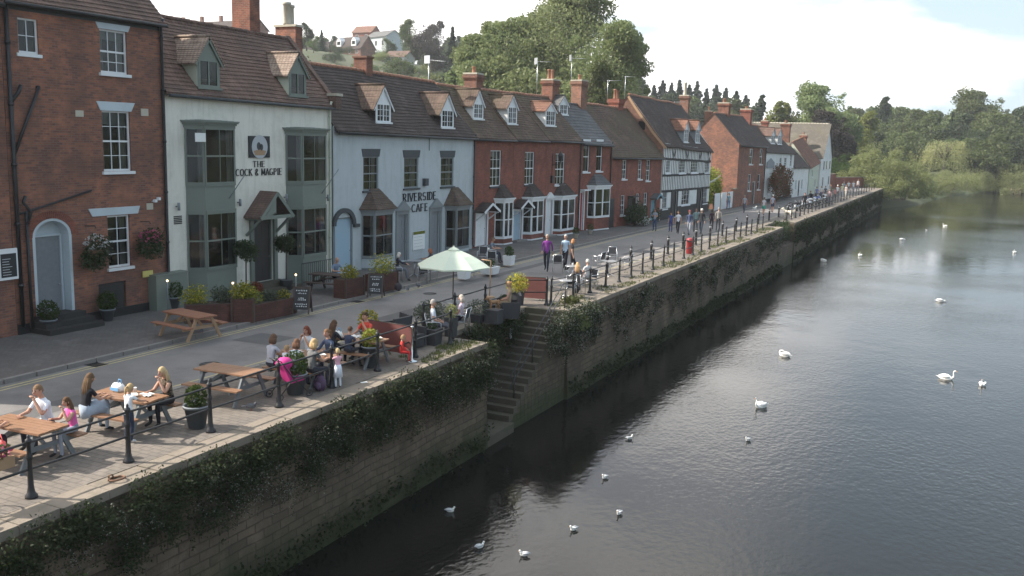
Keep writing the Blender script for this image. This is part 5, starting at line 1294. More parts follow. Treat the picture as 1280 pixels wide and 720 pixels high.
# ---------------------------------------------------------------- riverside tables and people, near to far
GT='picnic tables along the river'
def gp(px,py,z=1.2): v=G(px,py,z); return v.x,v.y
picnic('oiled picnic table nearest the left edge, a man in white sitting at it',-16.0,11.55,4,1.6,group=GT)
picnic('picnic table holding food papers, a blonde girl standing at its bench',-15.95,14.0,5,1.6,group=GT)
picnic('empty picnic table between two railing posts with nobody sitting at it',-15.7,16.85,4,1.6,group=GT)
picnic('picnic table crowded by a party of women and small children',-15.2,19.1,2,1.6,group=GT)
picnic('picnic table covered in white wrapping paper beside the man in red',-15.2,21.45,2,1.6,group=GT)
# table 1 (faces: 0 = +Y, 90 = -X, -90 = +X, 180 = -Y)
person('balding man in a white shirt leaning on the table, hand at his mouth',-16.25,12.27,180,'sit',1.78,(.72,.74,.80),(.05,.055,.08),(.20,.12,.07),'short',arms={'L':'mouth','R':'table'},lean=.22)
person('girl in a bright pink sleeveless top at the nearest table',-15.5,12.27,172,'sit',1.42,(.75,.14,.40),(.30,.32,.38),(.12,.065,.035),'long',sleeve='none',arms={'L':'mouth','R':'table'},lean=.18)
person('woman in a pale pink top cut by the left edge of the photo',-16.3,10.85,0,'sit',1.65,(.62,.40,.45),(.05,.03,.05),(.14,.08,.05),'long',sleeve='none',lean=.2)
items(-15.55,10.75,.46,'handbag','bright coral red round bag on the near bench behind a railing post','bag')
# table 2
person('woman with long brown hair in a black top and pale denim skirt',-16.3,13.2,-8,'sit',1.68,(.02,.02,.025),(.36,.42,.50),(.13,.08,.045),'long',arms={'*':'table'},skirt=True,lean=.16)
person('blonde girl in a white tee standing at the end of the bench by the table',-15.15,13.30,2,'stand',1.22,(.74,.76,.80),(.03,.04,.07),(.48,.33,.17),'pony',arms={'*':'reach'},shoe=(.6,.6,.6),lean=.5)
person('blonde woman in a leopard print strappy top with her hand at her face',-15.45,14.68,176,'sit',1.68,(.16,.12,.085),(.02,.02,.025),(.50,.36,.20),'long',sleeve='none',arms={'L':'mouth','R':'table'},lean=.2,pat=(.03,.025,.02))
items(-16.35,14.1,.74,'blue_bag','blue and white carrier bag open on the table','bag'); items(-15.75,13.95,.74,'takeaway_tray','white takeaway tray on the table in front of the girl in white','food tray'); items(-15.55,14.15,.74,'paper_wrapping','crumpled white paper beside the takeaway tray','paper'); items(-15.95,14.2,.74,'paper_cup','white paper cup on the table near the leopard print woman','cup')
# table 4
person('woman in a pale grey tee sitting with her back turned, left end of the party',-15.75,18.38,-5,'sit',1.66,(.42,.42,.47),(.05,.05,.07),(.12,.07,.045),'bob')
person('toddler in a white top on the bench between two women',-15.3,18.40,0,'sit',.98,(.62,.63,.70),(.10,.16,.40),(.36,.24,.13),'short',z=.2,seat=.30)
person('woman carrying a blue grey rucksack, standing behind the bench',-14.92,18.3,5,'sit',1.62,(.22,.27,.34),(.05,.07,.12),(.15,.08,.05),'bob',sleeve='long')
person('blonde woman in a dark grey tee with one bare arm along the table',-14.5,18.42,-12,'sit',1.70,(.16,.16,.16),(.04,.04,.05),(.48,.33,.17),'bob')
person('red haired woman in a white tee facing the camera across the party table',-15.65,19.82,178,'sit',1.68,(.70,.71,.74),(.05,.05,.07),(.16,.05,.03),'bob',arms={'*':'mouth'})
person('woman in a navy gilet over white, facing the blonde in grey',-14.95,19.80,170,'sit',1.68,(.06,.08,.14),(.05,.06,.10),(.20,.11,.06),'pony',sleeve='long')
person('toddler in a pink and white dress standing by the railing end of the table',-14.1,19.0,60,'stand',1.0,(.70,.38,.46),(.70,.72,.80),(.55,.40,.22),'short',arms={'*':'reach'},skirt=True)
# table 5
person('dark haired woman in black with her back to the party table',-15.6,20.72,-10,'sit',1.66,(.03,.03,.04),(.03,.03,.04),(.10,.055,.035),'long',sleeve='long')
person('boy in a navy tee beside the dark haired woman',-15.05,20.74,-5,'sit',1.40,(.05,.06,.10),(.05,.05,.06),(.09,.05,.03),'short')
person('man in a red polo shirt resting his elbow on the paper covered table',-15.35,22.12,172,'sit',1.80,(.62,.085,.06),(.06,.06,.08),(.06,.035,.02),'short',arms={'L':'mouth','R':'table'})
items(-15.75,21.2,.74,'blue_bag','white and blue bag standing at the far left corner of the paper covered table','bag'); items(-15.3,21.5,.74,'paper_wrapping','large heap of white wrapping paper beside the man in red','paper'); items(-14.9,21.45,.74,'paper_wrapping','flattened white wrapping paper at the middle of the last picnic table','paper'); items(-14.65,21.6,.74,'takeaway_tray','white takeaway tray at the railing end of the last picnic table','food tray'); items(-14.7,19.1,.74,'takeaway_tray','white takeaway tray in front of the toddler in pink','food tray'); items(-15.5,19.1,.74,'paper_wrapping','white paper on the party table before the red haired woman','paper'); items(-15.15,19.15,.74,'paper_cup','white paper cup in the middle of the party table','cup')
# pushchair
pc=empty('pushchair',(-14.62,17.72,0),rad(-20),'black framed pushchair with a magenta seat and hood behind the railing','pushchair'); m=MB()
for s in (-1,1): m.tube([(s*.22,.42,.08),(s*.22,.0,.5),(s*.22,-.35,.98),(s*.18,-.42,1.0)],.014,6); m.tube([(s*.22,-.4,.08),(s*.22,-.05,.45),(s*.22,.2,.62)],.014,6)
m.tube([(-.18,-.42,1.0),(.18,-.42,1.0)],.018,6); m.build('frame',MT['black_plastic'],pc)
m=MB(); m.prism([(-.2,.3,.42),(-.2,-.05,.38),(-.2,-.28,.85),(-.2,-.2,.92),(-.2,.02,.48),(-.2,.32,.5)],(.4,0,0)); m.ball((0,-.12,.86),.23,10,0,.95,.9,.7); m.build('seat',MT['magenta'],pc)
for s in (-1,1):
    for yy in (-.4,.42):
        m=MB(); m.tube([(s*.25+.0,yy+.09*math.cos(a*math.pi/7),.09+.08*math.sin(a*math.pi/7)) for a in range(14)],.014,6,closed=True); m.tube([(s*.25-.02,yy,.09),(s*.25+.02,yy,.09)],.03,8); m.build('wheel',MT['black_plastic'],pc)
items(-14.3,18.55,0,'backpack','purple patterned rucksack dropped by the railing near the pushchair','rucksack'); items(-14.55,18.75,0.0,'backpack','dark purple bag leaning behind the patterned rucksack','rucksack')
planter_pot(-14.72,14.75,'box ball in a large dark pot beside the empty picnic table',.27,.5,.25,n=520)
planter_pot(-14.66,18.0,'bushy green ball in a black pot next to the pushchair',.29,.52,.31,n=600)
planter_pot(-14.66,21.25,'lime yellow shrub in a tall black pot next to the child in red',.24,.6,.27,'leaf_lime',n=520)
person('small child in a red hooded top crouching by the chrome post',-14.3,22.25,-60,'sit',1.02,(.70,.06,.05),(.62,.05,.05),(.35,.22,.12),'short',seat=.2,sleeve='long',arms={'*':'lap'})
m=MB(); m.lathe([(.17,0),(.17,.02),(.05,.05),(.025,.07),(.025,.98),(.045,1.0),(.045,1.03),(.02,1.05)],(-.0,0,0),16); tag(m.build('barrier_post',MT['chrome'],None,(-14.05,22.45,0)),'chrome barrier post on a round foot beside the child in red','post')
def screen(pa,pb,z0,z1,label,m_='maroon'):
    pa=Vector((*pa,0));pb=Vector((*pb,0)); d=pb-pa; o=empty('canvas_screen',pa,math.atan2(d.y,d.x),label,'windbreak'); L=d.length; m=MB(); m.box(0.02,L-.02,-.012,.012,z0,z1); m.build('canvas',MT[m_],o)
    m=MB(); m.tube([(0,0,z1+.01),(L,0,z1+.01)],.018,6)
    for x in (0,L): m.tube([(x,0,0),(x,0,z1+.03)],.022,6)
    m.build('frame',MT['dark_wood'],o)
screen((-15.95,22.75),(-14.15,22.6),.15,.98,'dark red canvas windbreak behind the man in red')
planter_pot(-16.15,23.3,'yellow flowering shrub in a black tub behind the red windbreak',.28,.55,.34,'leaf_lime',flowers=('flower_yellow',5),n=600)
def wicker(x,y,rot,label):
    o=empty('armchair',(x,y,0),rad(rot),label,'armchair'); m=MB(); m.box(-.32,.32,-.28,.32,.05,.42); m.build('seat',MT['mesh_black'],o); m=MB(); m.prism([(-.34,-.3,.05),(.34,-.3,.05),(.36,-.38,.88),(-.36,-.38,.88)],(0,.09,0)); m.build('backrest',MT['mesh_black'],o)
    for s in (-1,1): m=MB(); m.box(s*.33,s*.40,-.28,.33,.05,.62); m.build('arm',MT['mesh_black'],o)
wicker(-15.85,24.4,150,'black woven armchair behind the red windbreak'); wicker(-15.1,24.0,-100,'black woven armchair with its back to the railing')
def tub(x,y,label,w=.42,h=.45,m_='mesh_black',leaf='leaf_grey',r=(.4,.4,.3),n=500,fl=None,size=.08,zb=None):
    o=empty('planter',(x,y,0),0,label,'planter'); m=MB(); a=w/2; m.prism([(-a*.85,-a*.85,0),(a*.85,-a*.85,0),(a*.85,a*.85,0),(-a*.85,a*.85,0)],(0,0,.02)); 
    m.v+= [(-a*.85,-a*.85,.0),(a*.85,-a*.85,.0),(a*.85,a*.85,0),(-a*.85,a*.85,0),(-a,-a,h),(a,-a,h),(a,a,h),(-a,a,h)]; k=len(m.v)-8
    for q in ((0,1,5,4),(1,2,6,5),(2,3,7,6),(3,0,4,7),(4,5,6,7)): m.f.append(tuple(k+i for i in q)); m.m.append(0); m.s.append(False)
    m.build('box',MT[m_],o); f=MB(); ms=[0]*10+([1]*fl[1] if fl else []); f.leaves((0,0,h+r[2]*.7),r,n,size,ms,.3,zmin=h-.02); f.build('foliage',[MT[leaf]]+([MT[fl[0]]] if fl else []),o); return o
tub(-15.75,26.3,'round grey green lavender bush in a planter before the parasol',.45,.38,r=(.55,.6,.42),n=1500,size=.07)
tub(-14.75,24.75,'square black planter close to the chrome post',.5,.5,leaf='leaf_dark',r=(.2,.2,.1),n=120); tub(-14.85,26.1,'tall black planter with dry straw coloured grass',.34,.62,leaf='leaf_willow',r=(.2,.2,.28),n=300)
tub(-15.2,28.6,'grey planter of silvery lavender right of the woman in pink and white',.4,.3,leaf='leaf_grey',r=(.42,.4,.33),n=700,size=.06)
tub(-15.35,29.8,'black planter beside the top of the river steps',.4,.45,leaf='leaf_dark',r=(.15,.15,.08),n=60); tub(-15.45,31.2,'wide black planter below the woman in tan',.45,.5,leaf='leaf_dark',r=(.2,.2,.08),n=80)
tub(-15.6,32.6,'planter full of bright yellow flowers behind the woman in tan',.45,.55,leaf='leaf_lime',r=(.48,.45,.45),n=900,fl=('flower_yellow',9))
# umbrella
u=empty('parasol',(-16.55,29.2,0),0,'open pale green parasol shading the terrace seats beside the river','parasol'); m=MB(); m.tube([(0,0,.05),(0,0,2.45)],.022,8); m.build('pole',MT['dark_wood'],u)
m=MB(); m.lathe([(.25,0),(.25,.06),(.05,.1),(.04,.3)],(0,0,0),14); m.build('base',MT['lead'],u)
m=MB(); n=8; K=[(0,2.5),(.35,2.42),(.75,2.27),(1.15,2.08),(1.5,1.88)]; seg=6
def cp(i,k,j):
    r,z=K[i]; a=2*math.pi*(k+j/seg)/n+.25; f=math.cos(math.pi/n)/math.cos(math.pi/n*(2*j/seg-1)); sag=.06*(r/1.5)**2*math.sin(math.pi*j/seg); rr=r*(f*.7+.3)*(1-.03*math.sin(math.pi*j/seg)); return (rr*math.cos(a),rr*math.sin(a),z-sag*.3+(.03 if i==4 else 0)*math.sin(math.pi*j/seg))
for k in range(n):
    for i in range(len(K)-1):
        for j in range(seg): m.poly([cp(i,k,j),cp(i+1,k,j),cp(i+1,k,j+1),cp(i,k,j+1)],0,True)
    for j in range(seg):
        a,c=cp(4,k,j),cp(4,k,j+1); m.poly([a,c,(c[0]*.995,c[1]*.995,c[2]-.05),(a[0]*.995,a[1]*.995,a[2]-.05)])
m.build('canopy',MT['canvas_green'],u); m=MB(); m.lathe([(.2,2.45),(.24,2.47),(.15,2.53),(.05,2.57),(.03,2.62)],(0,0,0),12,sm=False); m.build('vent_cap',MT['canvas_green'],u)
for k in range(n): a=2*math.pi*k/n+.25; m=MB(); m.tube([(.03*math.cos(a),.03*math.sin(a),2.44),(1.46*math.cos(a),1.46*math.sin(a),1.86)],.009,4); m.build('rib',MT['dark_wood'],u)
u.scale=(.9,.9,.98)
x,y=gp(543,382,1.15); cafe_chair(x,y,-60,'chair under the parasol taken by the grey haired man in white'); person('grey haired man in a white shirt sitting back under the parasol',x,y,-60,'chair',1.72,(.66,.69,.76),(.10,.10,.12),(.35,.32,.30),'short',arms={'*':'lap'},lean=-.1)
x,y=gp(576,374,1.15); cafe_chair(x,y,100,'chair at the railing taken by the woman in a pink and white blouse'); person('elderly woman in a pink and white blouse beside the parasol pole',x,y,100,'chair',1.62,(.62,.45,.55),(.04,.04,.06),(.50,.42,.36),'bob',arms={'*':'lap'},lean=-.08,pat=(.75,.72,.75))
cafe_table(-15.95,28.2,'small round metal table between the two people under the parasol')
x,y=gp(637,357,1.2); person('suntanned woman in a beige top with a small dog on her lap',x,y,110,'chair',1.66,(.42,.30,.20),(.30,.22,.15),(.40,.24,.12),'bun',sleeve='none',arms={'*':'lap'},lean=.0,seat=.48); wicker(x+.0,y+.1,120,'black woven armchair holding the suntanned woman')
dg=dog(*gp(618,372,.9),140,'little tan terrier on a seat in front of the suntanned woman',.34,(.30,.17,.09)); dg.location.z=.5
st=MB(); st.box(-.25,.25,-.25,.25,0,.48); tag(st.build('stool',MT['mesh_black'],None,(dg.location.x,dg.location.y,0)),'low black woven stool with the little terrier on it','stool')
pp=G(612,372); m=MB(); m.tube([(0,0,0),(.02,0,1.5),(.0,.0,1.52),(-.35,-.1,1.55)],.022,7); m.lathe([(.22,0),(.22,.05),(.04,.08)],(0,0,0),12); tag(m.build('lamp_stand',MT['wood_pale'],None,pp),'thin pinkish stand with a bent top beside the woman in tan','stand')
screen((-16.2,33.75),(-14.9,33.95),.1,.95,'dark red canvas windbreak at the top of the steps')
# metal cafe chairs past the steps
for i,(px,py,r_,lb) in enumerate([(602+110,372,190,'aluminium chair just beyond the red windbreak'),(722,368,0,'dark backed aluminium chair of the woman with reddish blonde hair'),(737,362,160,'aluminium chair of the white haired person by the railing'),(748,336,80,'aluminium chair behind the table, nearest the road'),(765,330,200,'aluminium chair beyond the small square table'),(783,338,100,'aluminium chair furthest along beside the railing'),(697,340,20,'chair with a black back standing between the windbreak and the man in purple')]):
    v=G(px,py,.0); cafe_chair(v.x,v.y,r_,lb)
v=G(715,352); cafe_table(v.x,v.y,'round aluminium table with cups beside the reddish blonde woman'); items(v.x,v.y,.745,'paper_cup','white cup on the round aluminium table','cup')
v=G(762,345); cafe_table(v.x,v.y,'bright square aluminium table between empty chairs',True); v=G(708,372); cafe_table(v.x,v.y,'aluminium table right beside the windbreak at the steps')
x,y=gp(722,333,1.15); person('woman with reddish blonde hair sitting with her back to the river',x,y,20,'chair',1.66,(.10,.10,.13),(.05,.05,.07),(.60,.36,.18),'long',lean=0,arms={'*':'lap'}); x,y=gp(735,328,1.18); person('white haired person in a pale top seated by the railing',x,y,60,'chair',1.66,(.60,.58,.58),(.25,.25,.27),(.62,.58,.52),'short',lean=0,arms={'*':'lap'})
items(-14.75,36.6,0,'dark_bag','dark bag on the ground under the white haired person','bag')
v=G(683,339); person('man in a purple jumper and sunglasses walking towards the camera',v.x,v.y,195,'walk',1.82,(.22,.05,.26),(.03,.035,.05),(.42,.34,.28),'short',sleeve='long',arms={'L':'swingb','R':'swingf'})
v=G(706,337); person('grey haired man in a pale blue shirt walking beside the red haired woman',v.x,v.y,-170,'walk',1.76,(.45,.58,.72),(.03,.03,.04),(.55,.5,.45),'short'); v=G(714,341); person('woman with ginger hair in a black tee and black trousers',v.x,v.y,-60,'walk',1.66,(.03,.03,.035),(.02,.02,.025),(.50,.24,.11),'bob',shoe=(.6,.6,.6))
# people up the street
for (px,py,f,ps,h,tp,bt,hr_,hs,lb,kw) in [
(818,289,170,'stand',1.66,(.30,.33,.38),(.05,.08,.16),(.10,.06,.04),'bob','woman in a grey blue top holding something pink near the blue door',{'arms':{'*':'hold'}}),
(847,292,185,'walk',1.64,(.68,.70,.76),(.02,.02,.03),(.10,.06,.04),'bob','woman in a white top and black trousers before the timber house',{}),
(838,290,175,'stand',1.45,(.06,.09,.28),(.05,.06,.20),(.08,.05,.03),'short','child in royal blue half hidden behind the woman in white',{}),
(861,294,180,'walk',1.76,(.06,.08,.15),(.28,.30,.34),(.12,.08,.06),'short','man in a navy jacket over white with pale trousers',{'sleeve':'long','extra':cap((.25,.08,.08))}),
(869,290,190,'stand',1.74,(.20,.30,.30),(.08,.09,.10),(.10,.08,.06),'short','man in a grey green shirt behind the navy jacket',{'sleeve':'long'}),
(876,293,178,'walk',1.84,(.03,.03,.035),(.04,.05,.07),(.5,.48,.45),'short','tall man in black with a pale flat cap',{'sleeve':'long','extra':cap((.62,.60,.55))}),
(889,287,20,'stand',1.5,(.06,.03,.04),(.05,.04,.05),(.08,.05,.03),'bob','short dark figure in plum beside the grey jacket',{'sleeve':'long'}),
(897,289,10,'stand',1.78,(.30,.27,.25),(.04,.04,.05),(.30,.28,.26),'short','broad man in a grey brown jacket seen from behind',{'sleeve':'long'}),
(892,262,90,'stand',1.70,(.07,.035,.04),(.05,.05,.06),(.07,.04,.03),'short','person in dark maroon standing at the garden gap',{'sleeve':'long'}),
(901,261,150,'stand',1.70,(.70,.68,.64),(.50,.50,.52),(.40,.30,.2),'short','person in white at the corner of the white fence',{'arms':{'*':'hip'}}),
(910,262,170,'stand',1.66,(.16,.26,.30),(.10,.18,.30),(.15,.1,.06),'bob','person in teal jeans by the white fence panels',{}),
(954,269,-5,'walk',1.68,(.62,.60,.64),(.02,.42,.30),(.14,.09,.06),'pony','woman in a white top and bright green shorts walking away',{'legs':'short'}),
(965,266,0,'walk',1.74,(.42,.42,.50),(.07,.08,.13),(.5,.45,.4),'short','man in a lilac grey shirt walking away beside the green shorts',{'legs':'short','extra':cap((.7,.68,.62))}),
(1036,255,170,'stand',1.7,(.45,.30,.32),(.2,.2,.25),(.3,.2,.12),'short','person in dusty pink beside the parked motorbikes',{}),
(1046,248,190,'stand',1.72,(.70,.70,.70),(.06,.06,.08),(.3,.25,.2),'short','person in white just beyond the motorbikes',{'extra':cap((.7,.7,.65))}),
(1052,246,170,'walk',1.70,(.60,.62,.40),(.4,.42,.42),(.4,.3,.2),'short','person in pale yellow with a pale hat at the street end',{'extra':cap((.72,.72,.45))}),
(1057,247,160,'walk',1.66,(.50,.45,.42),(.45,.42,.38),(.3,.2,.12),'bob','person in beige between the yellow shirt and the pair in white',{}),
(1060,241,180,'stand',1.74,(.74,.74,.74),(.08,.08,.1),(.2,.15,.1),'short','left one of the two people in white at the end railing',{}),
(1066,241,200,'walk',1.74,(.72,.72,.74),(.3,.3,.34),(.35,.28,.2),'short','right one of the two people in white at the end railing',{}),
(1038,247,90,'stand',1.76,(.10,.11,.10),(.05,.05,.05),(.1,.07,.05),'short','person in dark green in front of the boundary wall',{'sleeve':'long'}),
(930,266,175,'walk',1.7,(.35,.36,.40),(.1,.1,.13),(.3,.25,.2),'short','person in grey walking near the sunlit gable house',{}),
(1020,251,5,'walk',1.7,(.20,.22,.40),(.12,.12,.14),(.2,.14,.09),'short','person in blue walking on the road behind the bikes',{}),
(1026,249,0,'walk',1.66,(.62,.58,.55),(.1,.12,.2),(.3,.2,.12),'bob','person in cream walking beside the blue shirt',{}),
(1031,250,175,'walk',1.72,(.12,.12,.14),(.25,.24,.2),(.1,.07,.05),'short','person in charcoal walking towards the bikes',{}),
(1043,252,30,'stand',1.7,(.55,.25,.22),(.1,.1,.1),(.2,.14,.1),'bob','person in faded red among the far walkers',{}),
(1054,242,10,'walk',1.7,(.25,.35,.45),(.3,.3,.32),(.35,.3,.25),'short','person in mid blue beyond the yellow shirt',{}),
(1072,238,180,'walk',1.7,(.5,.5,.52),(.1,.1,.13),(.2,.15,.1),'short','person in light grey furthest along the end railing',{}),
(1005,262,200,'stand',1.74,(.025,.025,.03),(.02,.02,.025),(.05,.03,.02),'short','motorcyclist in black at the near end of the parked bikes',{'sleeve':'long'}),
(1013,258,160,'stand',1.72,(.03,.03,.035),(.03,.03,.035),(.08,.05,.03),'short','second motorcyclist in black leaning over the bikes',{'sleeve':'long','lean':1.2})]:
    v=G(px,py); person(lb,v.x,v.y,f,ps,h,tp,bt,hr_,hs,**kw)
v=G(943,264); dog(v.x,v.y,-20,'small white dog trotting beside the woman in green shorts',.42,(.72,.70,.66)); v=G(985,272); dog(v.x,v.y,70,'large cream dog between the railing posts near the motorbikes',.72,(.62,.58,.48))
# house side: seated people
x,y=gp(418,325,1.2); person('bald man in a blue grey shirt reading at the dark pub table',x,y,-110,'sit',1.76,(.20,.25,.34),(.05,.05,.07),(.3,.22,.17),'bald',lean=.25)
x,y=gp(496,318,1.2); person('white haired woman in a dark cardigan sitting outside the cafe door',x,y,-50,'chair',1.62,(.04,.04,.055),(.16,.17,.20),(.58,.54,.48),'bob',sleeve='long',arms={'*':'reach'}); cafe_chair(x,y,-50,'chair of the white haired woman by the cafe door')
x,y=gp(540,316,1.1); person('red haired customer half hidden behind the parasol top',x,y,90,'chair',1.62,(.08,.07,.08),(.06,.06,.08),(.35,.13,.07),'bob')
x,y=gp(614,300,1.2); person('man in a grey blue shirt sitting against the first terraced house',x,y,-80,'chair',1.74,(.17,.20,.25),(.05,.05,.07),(.14,.09,.06),'short'); cafe_chair(x,y,-80,'chair of the man sitting against the first terraced house')
x,y=gp(510,350,.4); items(x-.1,y-.6,0,'dark_bag','dark and red bag on the pavement by the white haired woman','bag')
for k,(px,py,r_,lb) in enumerate([(530,352,20,'white framed cafe chair under the edge of the parasol, pavement side'),(541,350,-60,'cafe chair just left of the white cube planter'),(586,345,30,'cafe chair right of the parasol on the pavement'),(603,330,200,'striped backed cafe chair before the white panelled door'),(615,335,20,'cafe chair turned to the road before the first terraced house')]):
    v=G(px,py); cafe_chair(v.x,v.y,r_,lb)
v=G(518,345); cafe_table(v.x,v.y,'dark topped cafe table outside the cafe door',True,'lead'); v=G(609,328); cafe_table(v.x,v.y,'metal cafe table with a white cloth before the terraced house',True,'paper')
v=G(580,348); tub(v.x,v.y,'white cube planter with dark ball shrub behind the parasol',.5,.5,'white_paint','leaf_box',(.26,.26,.24),400); v=G(636,331); tub(v.x,v.y,'pale cube planter with a clipped dark shrub before the second door',.5,.48,'white_paint','leaf_box',(.26,.26,.3),450); v=G(612,342); tub(v.x,v.y,'low white trough planter on the pavement edge',.75,.35,'white_paint','leaf_box',(.3,.3,.2),300)
for (px,py) in ((722,300),(733,298)): pass
v=G(724,298); planter_pot(v.x-.25,v.y,'small dark shrub in a stone pot by the red door',.2,.3,.24,potm='stone_cap',n=250); v=G(741,293); planter_pot(v.x-.2,v.y,'small dark shrub in a pot under the slate roofed bay',.2,.3,.24,potm='stone_cap',n=250)
# pub front
a=G(191,376,.74);c=G(249,387,.74); d_=Vector((c.x-a.x,c.y-a.y)); picnic('reddish wooden picnic table on the pavement between the brick house and the pub',-21.75,21.6,math.degrees(math.atan2(d_.y,d_.x))+0,1.8,'wood_red','wood_pale')
picnic('dark wooden picnic table under the pub window where the bald man reads',-23.3,31.0,8,1.8,'dark_wood','dark_wood')
aboard(*G(378,391)[:2],22,'chalk A-board standing before the brick planters of the pub'); aboard(*G(470,371)[:2],22,'second chalk A-board near the yellow shrub and the dark picnic table')
def brickbox(pa,pb,h,w,label,plants):
    pa=Vector((*pa,0));pb=Vector((*pb,0)); d=pb-pa; L=d.length; o=empty('brick_planter',pa,math.atan2(d.y,d.x),label,'planter'); m=MB(); m.box(0,L,0,w,-.02,h,0); m.box(.06,L-.06,.06,w-.06,h,h+.01,1); m.build('box',[MT['planter_brick'],MT['soil']],o)
    for x in (0.0,L): m=MB(); m.box(x-.03,x+.03,-.03,.04,0,h+.08); m.build('corner_post',MT['dark_wood'],o)
    for i,(t,r,leaf,fl) in enumerate(plants):
        m=MB(); ms=[0]*8+([1]*fl[1] if fl else []); 
        for _ in range(5): m.leaves((t*L+rn(-.2,.2),w/2+rn(-.1,.1),h+r*rn(.2,.6)),(r*.7,r*.6,r*.7),150,.085,ms,.2,zmin=h-.1)
        m.build('shrub',[MT[leaf]]+([MT[fl[0]]] if fl else []),o)
    return o
Y=('flower_yellow',3)
brickbox(G(232,405)[:2],G(300,402)[:2],.62,.75,'brick planter with yellow green shrubs nearest the red picnic table',[(.2,.55,'leaf_lime',Y),(.75,.5,'leaf_grey',None)])
brickbox(G(290,403)[:2],G(317,403)[:2],.78,.6,'small square brick planter with a lit lamp on its corner',[(.5,.5,'leaf_lime',Y)])
brickbox(G(318,402)[:2],G(370,391)[:2],.55,.6,'long low brick planter in front of the pub door',[(.15,.45,'leaf_lime',None),(.5,.35,'leaf_grey',None),(.85,.3,'leaf_mid',('flower_yellow',5))])
brickbox(G(432,374)[:2],G(455,369)[:2],.75,.6,'brick planter with yellow shrubs beside the dark picnic table',[(.5,.5,'leaf_lime',Y)]); brickbox(G(470,366)[:2],G(497,361)[:2],.72,.6,'brick planter with a big yellow shrub outside the cafe bay',[(.5,.75,'leaf_lime',Y)])
for (px,py,lb) in ((218,372,'small lit globe lamp beside the green cabinet'),(300,375,'small lit globe lamp on the square brick planter'),(378,362,'small lit globe lamp near the chalk A-board')):
    v=G(px,py+18); v.x-=.3; o=empty('garden_lamp',v,0,lb,'lamp'); m=MB(); m.tube([(0,0,0),(0,0,1.05)],.02,6); m.build('stem',MT['lead'],o); m=MB(); m.ball((0,0,1.1),.04,8); m.build('globe',MT['lamp_glow'],o)
m=MB(); m.box(0,1.5,0,.5,0,1.25); m.box(-.03,1.53,-.03,.53,1.25,1.3); v=G(220,385); tag(m.build('cabinet',MT['sage_paint'],None,(-25.7,24.0,0),rad(90)),'green metal utility cabinet against the pub wall','cabinet')
def tree_pot(px,py,label,h=2.0,r=.5):
    v=G(px,py); o=empty('bay_tree',(v.x,v.y,0),0,label,'potted tree'); m=MB(); m.lathe([(.2,0),(.27,.4),(.28,.42)],(0,0,0),14); m.build('pot',MT['dark_trim'],o); m=MB(); m.tube([(0,0,.4),(.02,0,h-r*.3)],.03,6); m.build('trunk',MT['bark'],o); m=MB()
    for _ in range(4): m.leaves((rn(-.12,.12),rn(-.12,.12),h+rn(-.12,.12)),(r*.85,r*.85,r*.72),330,.11,(0,),.35)
    m.build('crown',MT['leaf_dark'],o)
tree_pot(308,372,'standard bay tree left of the pub porch',1.85,.48); tree_pot(358,362,'standard bay tree right of the pub porch',1.95,.52)
shrub(G(335,372).x-.6,G(335,372).y,.0,(.35,.35,.35),'red leaved plant beside the pub doorstep','leaf_russet',500,.09,('flower_red',3)); shrub(G(278,378).x-.8,G(278,378).y,.0,(.6,.5,.45),'low dark shrub below the first pub bay','leaf_dark',700,.1)
for (px,py,lb) in ((18,408,'dark clipped box ball in a pot by the menu board'),(109,397,'dark clipped box ball between the arched door and the cellar hatch'),(196,382,'dark clipped box ball under the right hanging basket')):
    v=G(px,py); planter_pot(-25.75,v.y,lb,.24,.4,.34,n=650)
def rails(ya,yb,label,x=-25.0,h=1.0):
    m=MB(); m.tube([(0,0,h),(0,yb-ya,h)],.02,6); y=0
    while y<yb-ya: m.tube([(0,y,0),(0,y,h)],.012,5); y+=.14
    tag(m.build('railing',MT['black_iron'],None,(x,ya,0)),label,'railing')
rails(31.2,33.3,'short iron railing beside the pub doorstep',-25.0)
def basket(px,py,label,fl,r=.62,X=-25.65):
    v=F(px,py,X); o=empty('hanging_basket',v,0,label,'hanging basket'); m=MB(); m.lathe([(.05,-.28),(.2,-.2),(.28,-.02),(.28,0)],(0,0,0),12); m.build('basket',MT['rust'],o); m=MB(); m.tube([(-.5,0,.75),(0,0,.78),(.05,0,.7)],.014,5); m.tube([(0,0,.75),(0,0,0)],.006,4); m.build('bracket',MT['black_iron'],o)
    m=MB()
    for _ in range(6): m.leaves((rn(-.08,.08),rn(-.18,.18),rn(-.4,.22)),(.33*r*2,.36*r*2,.3*r*2),260,.1,(0,0,0,0,0,0,2),.3)
    m.leaves((.05,0,.25),(.36,.42,.28),150,.1,(1,),.6); m.build('foliage',[MT['leaf_dark'],MT[fl],MT['leaf_grey']],o)
basket(120,312,'hanging basket topped with white flowers beside the sash window','flower_white'); basket(188,305,'hanging basket of pink flowers at the right end of the brick house','flower_pink')
m=MB(); m.box(0,.62,0,.05,0,.95,0); m.box(.05,.57,-.006,-.001,.08,.8,1)
for k in range(7): m.box(.1,.1+rn(.2,.4),-.011,-.007,.15+k*.08,.165+k*.08,2)
v=F(-2,351,-26.1); tag(m.build('menu_board',[MT['white_paint'],MT['board_black'],MT['chalk']],None,(-26.02,v.y,v.z),rad(90)),'white framed chalk menu board on the wall at the left edge','sign')
m=MB(); m.box(0,.45,0,.03,0,.22); v=F(179,347,-26.0); tag(m.build('small_sign',MT['yellow_sign'],None,(-26.0,v.y,v.z),rad(90)),'small yellow sign under the pink hanging basket','sign')
